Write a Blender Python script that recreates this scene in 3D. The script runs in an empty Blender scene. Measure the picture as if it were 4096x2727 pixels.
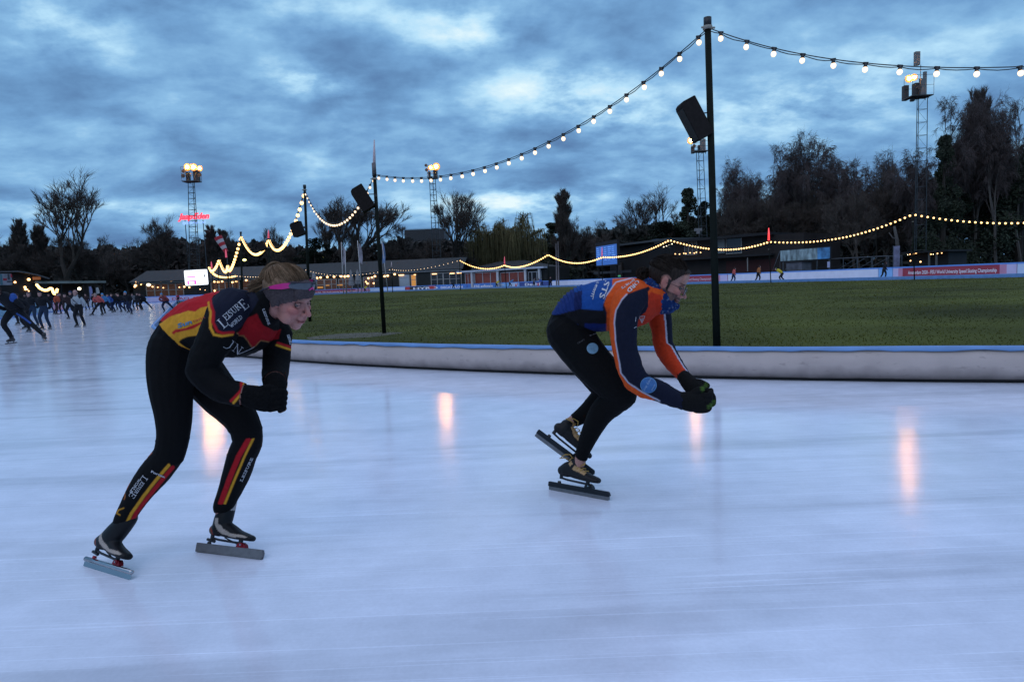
import bpy, math, random
import numpy as np
from math import sin, cos, pi, radians
from mathutils import Vector as V, Matrix
from mathutils.bvhtree import BVHTree
from mathutils import noise as mn

sc = bpy.context.scene
col = sc.collection
# ------------------------------------------------------------------ camera
CAMZ = 1.25; RHO = radians(2.29); TH = radians(4.95); FP = 2730.0
cam_d = bpy.data.cameras.new("camera"); cam = bpy.data.objects.new("camera", cam_d); col.objects.link(cam)
f_ = V((0, cos(TH), -sin(TH))); u0 = V((0, sin(TH), cos(TH))); r0 = V((1, 0, 0))
r_ = r0 * cos(RHO) - u0 * sin(RHO); u_ = u0 * cos(RHO) + r0 * sin(RHO)
M = Matrix((r_, u_, -f_)).transposed().to_4x4(); M.translation = V((0, 0, CAMZ))
cam.matrix_world = M
cam_d.sensor_width = 36; cam_d.lens = FP / 4096 * 36; cam_d.clip_end = 3000; cam_d.clip_start = 0.05
sc.camera = cam
CP = V((0, 0, CAMZ))
# ------------------------------------------------------------------ world: dusk sky with broken cloud
SUN_EL = radians(-3.0); SUN_ROT = radians(210)
w = bpy.data.worlds.new("World"); sc.world = w; w.use_nodes = True
nt = w.node_tree; N = nt.nodes; L = nt.links; N.clear()
def nd(t, **k):
    n = N.new(t)
    for a, b in k.items(): setattr(n, a, b)
    return n
def mth(op, a, b=None, clamp=False):
    n = nd('ShaderNodeMath', operation=op); n.use_clamp = clamp
    for i, s in enumerate((a, b)):
        if s is None: continue
        if isinstance(s, (int, float)): n.inputs[i].default_value = s
        else: L.new(s, n.inputs[i])
    return n.outputs[0]
tc = nd('ShaderNodeTexCoord'); sep = nd('ShaderNodeSeparateXYZ'); L.new(tc.outputs['Generated'], sep.inputs[0])
zc = mth('MAXIMUM', sep.outputs[2], 0.0); zz = mth('ADD', zc, 0.30)
cx = mth('DIVIDE', sep.outputs[0], zz); cy = mth('DIVIDE', sep.outputs[1], zz)
cmb = nd('ShaderNodeCombineXYZ'); L.new(mth('MULTIPLY', cx, 1.35), cmb.inputs[0]); L.new(mth('MULTIPLY', cy, 1.6), cmb.inputs[1])
mp = nd('ShaderNodeMapping'); mp.inputs['Rotation'].default_value = (0, 0, radians(-9)); L.new(cmb.outputs[0], mp.inputs[0])
n1 = nd('ShaderNodeTexNoise'); n1.inputs['Scale'].default_value = 2.1; n1.inputs['Detail'].default_value = 7; n1.inputs['Roughness'].default_value = .50; n1.inputs['Distortion'].default_value = .35
L.new(mp.outputs[0], n1.inputs[0])
n2 = nd('ShaderNodeTexNoise'); n2.inputs['Scale'].default_value = 5.5; n2.inputs['Detail'].default_value = 6; n2.inputs['Roughness'].default_value = .6
L.new(mp.outputs[0], n2.inputs[0])
cl = mth('ADD', mth('MULTIPLY', n1.outputs[0], 0.64), mth('MULTIPLY', n2.outputs[0], 0.26)); cl = mth('ADD', cl, 0.042)
# breaks in the cloud: brighter patches at fixed compass directions
def skydir(x, y):
    d = f_ + r_ * ((x - 2048) / FP) - u_ * ((y - 1363.5) / FP); return d.normalized()
brk = None
for (bx, by, sx, sz, amp) in [(1840, 130, .055, .020, .22), (2230, 370, .085, .026, .20), (2480, 470, .05, .02, .12), (1270, 330, .05, .018, .18),
                          (3150, 430, .13, .028, .14), (2050, 810, .085, .015, .26), (600, 830, .16, .009, .08), (270, 110, .06, .03, .13), (3600, 250, .10, .02, .03), (1300, 40, .2, .02, .07)]:
    d = skydir(bx, by)
    vs = nd('ShaderNodeVectorMath', operation='SUBTRACT'); L.new(tc.outputs['Generated'], vs.inputs[0]); vs.inputs[1].default_value = d
    vm = nd('ShaderNodeVectorMath', operation='MULTIPLY'); L.new(vs.outputs[0], vm.inputs[0]); vm.inputs[1].default_value = (1 / sx, 1 / sx, 1 / sz)
    vl = nd('ShaderNodeVectorMath', operation='LENGTH'); L.new(vm.outputs[0], vl.inputs[0])
    g = mth('MULTIPLY', mth('EXPONENT', mth('MULTIPLY', mth('POWER', vl.outputs['Value'], 2.0), -0.7)), amp * 1.25)
    brk = g if brk is None else mth('ADD', brk, g)
brk = mth('MULTIPLY', brk, mth('MULTIPLY', n2.outputs[0], 2.0))
fac = mth('ADD', cl, brk)
ramp = nd('ShaderNodeValToRGB'); L.new(fac, ramp.inputs[0]); e = ramp.color_ramp.elements
e[0].position = .34; e[0].color = (.098, .205, .41, 1)
e[1].position = .84; e[1].color = (.80, .96, 1.0, 1)
for p_, c_ in ((.42, (.128, .275, .51, 1)), (.49, (.172, .365, .64, 1)), (.57, (.255, .50, .78, 1)), (.67, (.47, .75, .96, 1))):
    q = ramp.color_ramp.elements.new(p_); q.color = c_
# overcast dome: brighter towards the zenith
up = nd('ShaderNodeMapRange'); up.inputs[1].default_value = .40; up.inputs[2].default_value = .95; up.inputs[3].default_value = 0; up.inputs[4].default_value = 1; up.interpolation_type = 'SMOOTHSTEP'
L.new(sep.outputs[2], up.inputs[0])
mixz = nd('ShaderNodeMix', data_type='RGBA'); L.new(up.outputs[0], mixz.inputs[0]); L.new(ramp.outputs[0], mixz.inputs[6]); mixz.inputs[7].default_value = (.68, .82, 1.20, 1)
sky = nd('ShaderNodeTexSky', sky_type='NISHITA'); sky.sun_disc = False; sky.sun_elevation = SUN_EL; sky.sun_rotation = SUN_ROT
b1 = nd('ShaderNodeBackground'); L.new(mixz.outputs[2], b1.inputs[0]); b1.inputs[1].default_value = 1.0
b2 = nd('ShaderNodeBackground'); L.new(sky.outputs[0], b2.inputs[0]); b2.inputs[1].default_value = 0.05
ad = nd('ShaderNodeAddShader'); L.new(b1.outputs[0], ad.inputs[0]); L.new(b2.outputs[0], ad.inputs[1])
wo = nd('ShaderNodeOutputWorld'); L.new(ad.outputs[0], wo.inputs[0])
# last of the daylight, very soft
sl = bpy.data.lights.new("sun", 'SUN'); sl.energy = 0.4; sl.angle = radians(50); sl.color = (1, .86, .84)
so = bpy.data.objects.new("sun", sl); col.objects.link(so); so.rotation_euler = (radians(48), 0, radians(-30))
sc.view_settings.view_transform = 'Standard'; sc.view_settings.look = 'None'; sc.view_settings.exposure = 0; sc.view_settings.gamma = 1
sc.render.engine = 'CYCLES'; sc.cycles.use_denoising = True; sc.cycles.max_bounces = 6; sc.cycles.diffuse_bounces = 2; sc.cycles.glossy_bounces = 3
sc.cycles.transparent_max_bounces = 8; sc.cycles.sample_clamp_indirect = 3.0; sc.cycles.sample_clamp_direct = 0; sc.cycles.caustics_reflective = False; sc.cycles.caustics_refractive = False
# ------------------------------------------------------------------ helpers
def ray(x, y): return f_ + r_ * ((x - 2048) / FP) - u_ * ((y - 1363.5) / FP)
def at(x, y, Y):                       # world point on the sight line through (x, y) at distance Y
    d = ray(x, y); return CP + d * (Y / d.y)
def gnd(x, y, z=0.0):
    d = ray(x, y); return CP + d * ((z - CAMZ) / d.z)
def proj(co):                          # numpy (n,3) -> photo pixels
    q = co - np.array(CP); X = q @ np.array(r_); Yy = q @ np.array(u_); Z = q @ np.array(f_)
    return np.stack([2048 + FP * X / Z, 1363.5 - FP * Yy / Z], 1)
def tag(o, label=None, cat=None, group=None, kind=None):
    if label: o['label'] = label
    if cat: o['category'] = cat
    if group: o['group'] = group
    if kind: o['kind'] = kind
    return o
def empty(name, loc=(0, 0, 0), rz=0, label=None, cat=None, group=None):
    o = bpy.data.objects.new(name, None); col.objects.link(o); o.location = loc; o.rotation_euler = (0, 0, rz); o.empty_display_size = .1
    return tag(o, label, cat, group)
def addobj(name, me, parent=None):
    o = bpy.data.objects.new(name, me); col.objects.link(o)
    if parent is not None:
        o.parent = parent; o.matrix_parent_inverse = parent.matrix_basis.inverted() if False else Matrix()
    return o
class MB:
    def __init__(s): s.v = []; s.f = []; s.m = []
    def add(s, vs, fs, mi=0):
        b = len(s.v); s.v += [tuple(p) for p in vs]; s.f += [tuple(i + b for i in q) for q in fs]; s.m += [mi] * len(fs); return s
    def box(s, c, sz, rz=0, mi=0, R=None):
        hx, hy, hz = sz[0] / 2, sz[1] / 2, sz[2] / 2; Rm = R if R is not None else Matrix.Rotation(rz, 3, 'Z'); c = V(c)
        vs = [c + Rm @ V((x * hx, y * hy, z * hz)) for x in (-1, 1) for y in (-1, 1) for z in (-1, 1)]
        return s.add(vs, [(0, 1, 3, 2), (4, 6, 7, 5), (0, 4, 5, 1), (2, 3, 7, 6), (0, 2, 6, 4), (1, 5, 7, 3)], mi)
    def tube(s, pts, rad, n=8, cap=True, mi=0, sx=1.0):
        pts = [V(p) for p in pts]
        if not isinstance(rad, (list, tuple)): rad = [rad] * len(pts)
        rings = []; pn = None
        for i, p in enumerate(pts):
            t = (pts[min(i + 1, len(pts) - 1)] - pts[max(i - 1, 0)])
            t = t.normalized() if t.length > 1e-9 else V((0, 0, 1))
            if pn is None:
                a = V((0, 0, 1)) if abs(t.z) < .9 else V((1, 0, 0)); pn = t.cross(a).normalized()
            else:
                pn = (pn - t * pn.dot(t)); pn = pn.normalized() if pn.length > 1e-6 else t.orthogonal().normalized()
            bn = t.cross(pn)
            rings.append([p + pn * (cos(2 * pi * k / n) * rad[i] * sx) + bn * (sin(2 * pi * k / n) * rad[i]) for k in range(n)])
        vs = [q for r in rings for q in r]; fs = []
        for i in range(len(rings) - 1):
            for k in range(n):
                a = i * n + k; b = i * n + (k + 1) % n; fs.append((a, b, b + n, a + n))
        if cap: fs.append(tuple(range(n))[::-1]); fs.append(tuple((len(rings) - 1) * n + k for k in range(n)))
        return s.add(vs, fs, mi)
    def ell(s, c, r, seg=12, rings=8, R=None, mi=0):
        c = V(c)
        if isinstance(r, (int, float)): r = (r, r, r)
        vs = []; Rm = R if R is not None else Matrix.Identity(3)
        vs.append(c + Rm @ V((0, 0, r[2])))
        for i in range(1, rings):
            th = pi * i / rings
            for k in range(seg):
                ph = 2 * pi * k / seg; vs.append(c + Rm @ V((r[0] * sin(th) * cos(ph), r[1] * sin(th) * sin(ph), r[2] * cos(th))))
        vs.append(c + Rm @ V((0, 0, -r[2]))); fs = []
        for k in range(seg): fs.append((0, 1 + k, 1 + (k + 1) % seg))
        for i in range(rings - 2):
            for k in range(seg):
                a = 1 + i * seg + k; b = 1 + i * seg + (k + 1) % seg; fs.append((a, a + seg, b + seg, b))
        last = len(vs) - 1; o = 1 + (rings - 2) * seg
        for k in range(seg): fs.append((o + k, last, o + (k + 1) % seg))
        return s.add(vs, fs, mi)
    def quad(s, a, b, c, d, mi=0): return s.add([a, b, c, d], [(0, 1, 2, 3)], mi)
    def prism(s, poly, y0, y1, R=None, o=(0, 0, 0), mi=0):       # poly in x,z ; extruded along y
        n = len(poly); Rm = R if R is not None else Matrix.Identity(3); o = V(o)
        vs = [o + Rm @ V((x, y0, z)) for x, z in poly] + [o + Rm @ V((x, y1, z)) for x, z in poly]
        fs = [tuple(range(n)), tuple(range(n, 2 * n))[::-1]] + [(i, i + n, (i + 1) % n + n, (i + 1) % n) for i in range(n)]
        return s.add(vs, fs, mi)
    def mesh(s, name, mats, smooth=False):
        me = bpy.data.meshes.new(name); me.from_pydata(s.v, [], s.f)
        if not isinstance(mats, (list, tuple)): mats = [mats]
        for m in mats: me.materials.append(m)
        if len(mats) > 1: me.polygons.foreach_set('material_index', s.m)
        if smooth: me.polygons.foreach_set('use_smooth', [True] * len(me.polygons))
        me.update(); return me
    def build(s, name, mats, parent=None, smooth=False, **k):
        return tag(addobj(name, s.mesh(name, mats, smooth), parent), **k) if k else addobj(name, s.mesh(name, mats, smooth), parent)
# ---- materials
MC = {}
def mat(name, c, rough=.6, metal=0, var=.12, scale=8, emit=None, es=1, alpha=None, coat=0, bump=0, spec=.5, attr=None, vscale=None):
    if name in MC: return MC[name]
    m = bpy.data.materials.new(name); m.use_nodes = True; t = m.node_tree; B = t.nodes['Principled BSDF']
    def n_(ty): return t.nodes.new(ty)
    B.inputs['Roughness'].default_value = rough; B.inputs['Metallic'].default_value = metal
    B.inputs['Specular IOR Level'].default_value = spec
    if coat: B.inputs['Coat Weight'].default_value = coat
    co = n_('ShaderNodeTexCoord'); no = n_('ShaderNodeTexNoise'); no.inputs['Scale'].default_value = scale; no.inputs['Detail'].default_value = 4
    if vscale:
        mpp = n_('ShaderNodeMapping'); mpp.inputs['Scale'].default_value = vscale; t.links.new(co.outputs['Object'], mpp.inputs[0]); t.links.new(mpp.outputs[0], no.inputs[0])
    else: t.links.new(co.outputs['Object'], no.inputs[0])
    mr = n_('ShaderNodeMapRange'); mr.inputs[3].default_value = 1 - var; mr.inputs[4].default_value = 1 + var; mr.inputs[1].default_value = .3; mr.inputs[2].default_value = .7
    t.links.new(no.outputs[0], mr.inputs[0])
    mu = n_('ShaderNodeVectorMath'); mu.operation = 'SCALE'; t.links.new(mr.outputs[0], mu.inputs['Scale'])
    if attr:
        at_ = n_('ShaderNodeAttribute'); at_.attribute_name = attr; t.links.new(at_.outputs['Color'], mu.inputs[0])
    else: mu.inputs[0].default_value = c[:3]
    t.links.new(mu.outputs[0], B.inputs['Base Color'])
    if bump:
        bp = n_('ShaderNodeBump'); bp.inputs['Strength'].default_value = bump; bp.inputs['Distance'].default_value = .01
        t.links.new(no.outputs[0], bp.inputs['Height']); t.links.new(bp.outputs[0], B.inputs['Normal'])
    if emit: B.inputs['Emission Color'].default_value = (*emit, 1); B.inputs['Emission Strength'].default_value = es
    MC[name] = m; return m
black = mat('black_metal', (.012, .014, .015), .5)
steel = mat('galvanised_steel', (.10, .11, .12), .45, .6)
# ------------------------------------------------------------------ rink geometry
K = CAMZ / 1.15
OC = V((12.8 * K, 30.8 * K)); RI = 25.65 * K; U2 = V((-.432, .9019)); N2 = V((.9019, .432)); LST = 100.0; ICEW = 11.2
def loop(off, n_arc=64, n_st=30):      # stadium loop at radius RI+off, anticlockwise starting on the far straight
    R = RI + off; pts = []
    th0 = math.atan2(N2.y, N2.x)
    for i in range(n_st): pts.append(OC + N2 * R + U2 * (LST * i / n_st))
    for i in range(n_arc): a = th0 + pi * i / n_arc; pts.append(OC + U2 * LST + V((cos(a), sin(a))) * R)
    for i in range(n_st): pts.append(OC + U2 * LST - N2 * R - U2 * (LST * i / n_st))
    for i in range(n_arc): a = th0 + pi + pi * i / n_arc; pts.append(OC + V((cos(a), sin(a))) * R)
    return pts
def loop_at(off, s):                   # point + tangent at arclength s of loop
    R = RI + off; th0 = math.atan2(N2.y, N2.x); A = pi * R
    s = s % (2 * LST + 2 * A)
    if s < LST: return OC + N2 * R + U2 * s, U2.copy()
    s -= LST
    if s < A: a = th0 + s / R; return OC + U2 * LST + V((cos(a), sin(a))) * R, V((-sin(a), cos(a)))
    s -= A
    if s < LST: return OC + U2 * LST - N2 * R - U2 * s, -U2
    s -= LST; a = th0 + pi + s / R; return OC + V((cos(a), sin(a))) * R, V((-sin(a), cos(a)))
def loop_len(off): return 2 * LST + 2 * pi * (RI + off)
def loop_s(off, px):                   # arclength where the sight column px meets the far side of the loop
    d = ray(px, 1120); dx = V((d.x, d.y)).normalized(); best = None
    LL = loop_len(off); n = 2400; prev = None
    for i in range(n + 1):
        s = LL * i / n; p, t = loop_at(off, s); c = dx.x * p.y - dx.y * p.x
        if prev is not None and prev[1] * c <= 0 and p.dot(dx) > 0:
            s0 = prev[0] + (s - prev[0]) * abs(prev[1]) / (abs(prev[1]) + abs(c) + 1e-12); q, _ = loop_at(off, s0)
            if best is None or q.length > best[1]: best = (s0, q.length)
        prev = (s, c)
    return best
# ------------------------------------------------------------------ ground, ice, grass
def ice_mat():
    m = bpy.data.materials.new('ice'); m.use_nodes = True; t = m.node_tree; B = t.nodes['Principled BSDF']; l = t.links
    def n_(ty, **k):
        n = t.nodes.new(ty)
        for a, b in k.items(): setattr(n, a, b)
        return n
    co = n_('ShaderNodeTexCoord')
    def noise(scale, det, sc=(1, 1, 1), rot=0, rough=.55, dist=0):
        mp_ = n_('ShaderNodeMapping'); mp_.inputs['Scale'].default_value = sc; mp_.inputs['Rotation'].default_value = (0, 0, rot); l.new(co.outputs['Object'], mp_.inputs[0])
        q = n_('ShaderNodeTexNoise'); q.inputs['Scale'].default_value = scale; q.inputs['Detail'].default_value = det; q.inputs['Roughness'].default_value = rough; q.inputs['Distortion'].default_value = dist
        l.new(mp_.outputs[0], q.inputs[0]); return q.outputs[0]
    def mr(a, f0, f1, t0, t1):
        q = n_('ShaderNodeMapRange'); l.new(a, q.inputs[0])
        for i, v in enumerate((f0, f1, t0, t1)): q.inputs[i + 1].default_value = v
        return q.outputs[0]
    def mul(a, b):
        q = n_('ShaderNodeMath', operation='MULTIPLY'); l.new(a, q.inputs[0])
        if isinstance(b, (int, float)): q.inputs[1].default_value = b
        else: l.new(b, q.inputs[1])
        return q.outputs[0]
    big = noise(.55, 5, (1, 1.5, 1), .25); med = noise(3.2, 6, (1, 1.3, 1), -.2, .62); fine = noise(60, 4); scr = noise(7, 3, (.05, 9, 1), .5, .5, .25); scr2 = noise(6, 3, (.05, 10, 1), -.75, .5, .2); st = noise(9, 5, (.13, 3.2, 1), .22, .6, .6); st2 = noise(14, 4, (.1, 3.5, 1), -.35, .6, .3); tr = noise(1.3, 5, (.12, 1.6, 1), 1.05, .55, .8)
    k = mul(mul(mul(mr(big, .3, .7, .84, 1.07), mr(med, .3, .7, .91, 1.06)), mr(st, .35, .65, .98, 1.015)), mr(st2, .62, .72, 1.0, 1.05))
    k = mul(mul(k, mr(scr, .625, .65, 1.0, 1.13)), mr(scr2, .63, .65, 1.0, 1.11))
    k = mul(k, mr(tr, .52, .66, 1.0, .80))
    k = mul(k, mr(fine, .3, .7, .965, 1.035))
    sp = noise(7, 2, (1, 1, 1), 0); k = mul(k, mr(sp, .16, .20, .55, 1.0))
    vs = n_('ShaderNodeVectorMath', operation='SCALE'); vs.inputs[0].default_value = (.72, .762, .865); l.new(k, vs.inputs['Scale']); l.new(vs.outputs[0], B.inputs['Base Color'])
    l.new(mr(med, .3, .7, .09, .17), B.inputs['Roughness']); B.inputs['IOR'].default_value = 1.31; B.inputs['Specular IOR Level'].default_value = .55
    bh = n_('ShaderNodeMath', operation='ADD'); l.new(mul(st, .5), bh.inputs[0]); l.new(mul(noise(22, 4), .35), bh.inputs[1])
    bp = n_('ShaderNodeBump'); bp.inputs['Strength'].default_value = .10; bp.inputs['Distance'].default_value = .012; l.new(bh.outputs[0], bp.inputs['Height']); l.new(bp.outputs[0], B.inputs['Normal'])
    return m
g = MB(); S_ = 1600; g.quad((-S_, -200, -.06), (S_, -200, -.06), (S_, 2400, -.06), (-S_, 2400, -.06))
tag(g.build('ground', mat('dark_ground', (.03, .032, .03), .9, var=.3, scale=.5)), 'dark tarmac and soil around the rink', 'ground', kind='structure')
g = MB(); pts = loop(ICEW); n = len(pts); g.add([(p.x, p.y, 0) for p in pts], [tuple(range(n))])
tag(g.build('ice', ice_mat()), 'pale blue white rink ice with skate scratches', 'ice', kind='structure')
g = MB(); pts = loop(-.28); n = len(pts); g.add([(p.x, p.y, .12) for p in pts], [tuple(range(n))])
tag(g.build('field', mat('field_soil', (.056, .064, .012), .95, var=.5, scale=.22, bump=.6, spec=.1)), 'green grass infield inside the track', 'field', kind='structure')
# grass blades where the field is near
random.seed(3); g = MB()
Cx, Cy = OC
def infield(x, y, off=-.35):
    d = V((x, y)) - OC; a = d.dot(U2); b = d.dot(N2)
    a2 = a if a < 0 else (a - LST if a > LST else 0)
    return math.hypot(a2, b) < RI + off
cnt = 0
while cnt < 90000:
    dd = 7.0 + 70 * random.random() ** 1.9; an = random.uniform(-.62, .72); x = dd * math.tan(an); y = dd
    if not infield(x, y): cnt += 1; continue
    cl_ = mn.noise((x * .5, y * .5, 0)); hgt = random.uniform(.010, .022) * (1.25 + cl_) * (1 + dd * .006); wd = .0035 + dd * .0006
    a = random.uniform(0, pi); lx, ly = random.uniform(-.03, .03), random.uniform(-.03, .03)
    g.add([(x - cos(a) * wd, y - sin(a) * wd, .118), (x + cos(a) * wd, y + sin(a) * wd, .118), (x + lx, y + ly, .12 + hgt)], [(0, 1, 2)], random.randrange(3)); cnt += 1
tag(g.build('grass', [mat('grass_a', (.064, .073, .013), .95, spec=.1, var=.45, scale=.25), mat('grass_b', (.070, .074, .015), .95, spec=.1, var=.45, scale=.25), mat('grass_c', (.053, .061, .010), .95, spec=.1, var=.45, scale=.25)]),
    'short green winter grass of the infield', 'grass', kind='stuff')
pc = gnd(1400, 1346, .12); pc.y += .3; rp_ = [(pc.x + (.95 + .25 * mn.noise((cos(a), sin(a), 2))) * 1.15 * cos(a), pc.y + (.9 + .3 * mn.noise((cos(a) * 2, sin(a) * 2, 5))) * 1.0 * sin(a), .155) for a in [2 * pi * i / 26 for i in range(26)]]
g = MB(); rp_ = [(a, b, .121) for a, b, c_ in rp_]; g.add([(pc.x, pc.y, .142)] + rp_, [(0, 1 + i, 1 + (i + 1) % 26) for i in range(26)]); g.add([(x_, y_, .121) for x_, y_, z_ in rp_] + [(x_ * 1.0, y_, .10) for x_, y_, z_ in rp_], [(i, i + 26, (i + 1) % 26 + 26, (i + 1) % 26) for i in range(26)])
tag(g.build('sand_patch', mat('worn_sandy_soil', (.075, .068, .042), .95, var=.4, scale=6, bump=.6)), 'worn pale sandy patch in the grass near the barrier', 'sand', kind='structure')
# ------------------------------------------------------------------ inner foam barrier
white_pad = mat('white_vinyl', (.60, .545, .55), .55, var=.10, scale=2.2, bump=.15)
blue_cap = mat('blue_vinyl', (.11, .24, .48), .5, var=.14, scale=3)
blue_cap2 = mat('blue_vinyl_far', (.13, .30, .62), .5, var=.1, scale=.3)
gap_black = mat('shadow_gap_black', (.012, .012, .013), .8)
def pad_vinyl():
    m = mat('graded_white_vinyl', (.45, .37, .335), .5, var=.07, scale=3, bump=.2); t = m.node_tree; l = t.links
    if 'graded' in m: return m
    m['graded'] = 1
    B = t.nodes['Principled BSDF']; src = B.inputs['Base Color'].links[0].from_socket
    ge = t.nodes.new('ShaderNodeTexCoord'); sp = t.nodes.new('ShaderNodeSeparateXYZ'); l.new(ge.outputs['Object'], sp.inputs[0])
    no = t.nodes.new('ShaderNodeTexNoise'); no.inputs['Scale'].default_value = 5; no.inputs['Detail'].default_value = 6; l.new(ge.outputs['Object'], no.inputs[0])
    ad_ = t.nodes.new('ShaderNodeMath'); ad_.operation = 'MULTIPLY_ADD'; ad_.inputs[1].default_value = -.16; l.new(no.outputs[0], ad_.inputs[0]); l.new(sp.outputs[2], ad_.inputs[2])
    mr_ = t.nodes.new('ShaderNodeMapRange'); mr_.inputs[1].default_value = -.06; mr_.inputs[2].default_value = .10; mr_.inputs[3].default_value = .38; mr_.inputs[4].default_value = 1; l.new(ad_.outputs[0], mr_.inputs[0])  # vinyl gets darker towards the bottom, with an uneven edge
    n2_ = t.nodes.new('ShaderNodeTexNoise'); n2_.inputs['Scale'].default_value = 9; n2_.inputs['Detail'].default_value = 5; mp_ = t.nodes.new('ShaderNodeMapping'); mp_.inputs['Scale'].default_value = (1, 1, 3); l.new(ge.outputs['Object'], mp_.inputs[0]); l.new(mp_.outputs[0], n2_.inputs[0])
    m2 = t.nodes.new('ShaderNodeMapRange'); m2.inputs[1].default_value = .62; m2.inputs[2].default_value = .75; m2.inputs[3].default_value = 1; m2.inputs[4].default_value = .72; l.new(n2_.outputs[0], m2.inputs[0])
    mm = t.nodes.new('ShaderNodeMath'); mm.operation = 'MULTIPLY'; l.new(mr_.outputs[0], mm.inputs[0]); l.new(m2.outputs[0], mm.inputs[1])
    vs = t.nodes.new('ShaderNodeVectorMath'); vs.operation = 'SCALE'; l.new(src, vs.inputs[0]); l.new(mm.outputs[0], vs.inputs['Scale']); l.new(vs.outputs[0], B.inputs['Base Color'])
    return m
LL = loop_len(0)
sn = min(range(0, int(LL)), key=lambda s: (loop_at(0, s)[0] - V((2, 7.5))).length)
ss = []; s = 0
while s < LL:
    ss.append(s); dn = abs((s - sn + LL / 2) % LL - LL / 2); s += .07 if dn < 14 else (.2 if dn < 40 else 1.2)
def sweep(prof, name, m, parent, near_wave=None):
    g = MB(); rows = []
    for s in ss:
        p, t = loop_at(0, s); o = V((t.y, -t.x)); row = []      # outward
        pr = prof(s)
        for off, z in pr: row.append((p.x + o.x * off, p.y + o.y * off, z))
        rows.append(row)
    k = len(rows[0]); vs = [q for r in rows for q in r]; nr = len(rows); fs = []
    for i in range(nr):
        j = (i + 1) % nr
        for a in range(k - 1): fs.append((i * k + a, j * k + a, j * k + a + 1, i * k + a + 1))
    g.add(vs, fs); return g.build(name, m, parent, smooth=True)
def tex_id(s): return V((s * .9, 0, 3.3))
def pad_prof(s):
    w1 = mn.noise((s * .8, 0, 1)) ; out = []
    base = [(.0, .03), (.035, .045), (.062, .09), (.07, .15), (.066, .21), (.052, .27), (.032, .32), (.006, .352), (-.02, .37)]
    for i, (o, z) in enumerate(base):
        wr = .017 * mn.noise((s * 2.0 + z * 9.5, z * 4, 7)) * (.4 + abs(mn.noise((s * .3, 4, 4))) * 2) + .007 * mn.noise((s * 7 + z * 16, z * 10, 2)) + .004 * w1
        out.append((o + wr, z + .004 * mn.noise((s * .5, 3, 3)) * (i > 3)))
    return out
def cap_prof(s):
    lip = .352 + .016 * abs(mn.noise((s * 1.9, 0, 9))) * 2 - .016 + .008 * mn.noise((s * 6, 5, 0)); dz = .006 * mn.noise((s * .7, 1, 1))
    return [(.046 + .014 * mn.noise((s * 2.2, 8, 1)), lip), (.048 + .014 * mn.noise((s * 2.2, 8, 1)), lip + .004), (.030, .374 + dz), (.006, .384 + dz), (-.018, .388 + dz), (-.042, .384 + dz), (-.052, .37 + dz), (-.056, .06)]
bar = empty('foam_barrier', (0, 0, 0), 0, 'low white foam cushion barrier with blue cap around the infield', 'barrier')
sweep(pad_prof, 'cushion', pad_vinyl(), bar); sweep(cap_prof, 'cap', blue_cap, bar)
sweep(lambda s: [(-.05, .001), (-.004, .001), (.004, .032), (-.02, .045), (-.05, .045)], 'shadow_gap_strip', gap_black, bar)  # black strip stands in for the shadow gap under the cushion
# ------------------------------------------------------------------ lettering
def text_mesh(s, bold=0.0, res=2, align='LEFT'):
    cu = bpy.data.curves.new('t', 'FONT'); cu.body = s; cu.size = 1; cu.resolution_u = res; cu.offset = bold; cu.align_x = align
    o = bpy.data.objects.new('t', cu); col.objects.link(o); dg = bpy.context.evaluated_depsgraph_get(); me = bpy.data.meshes.new_from_object(o.evaluated_get(dg))
    vs = [tuple(v.co) for v in me.vertices]; fs = [tuple(p.vertices) for p in me.polygons]
    bpy.data.objects.remove(o); bpy.data.curves.remove(cu); bpy.data.meshes.remove(me); return vs, fs
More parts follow.
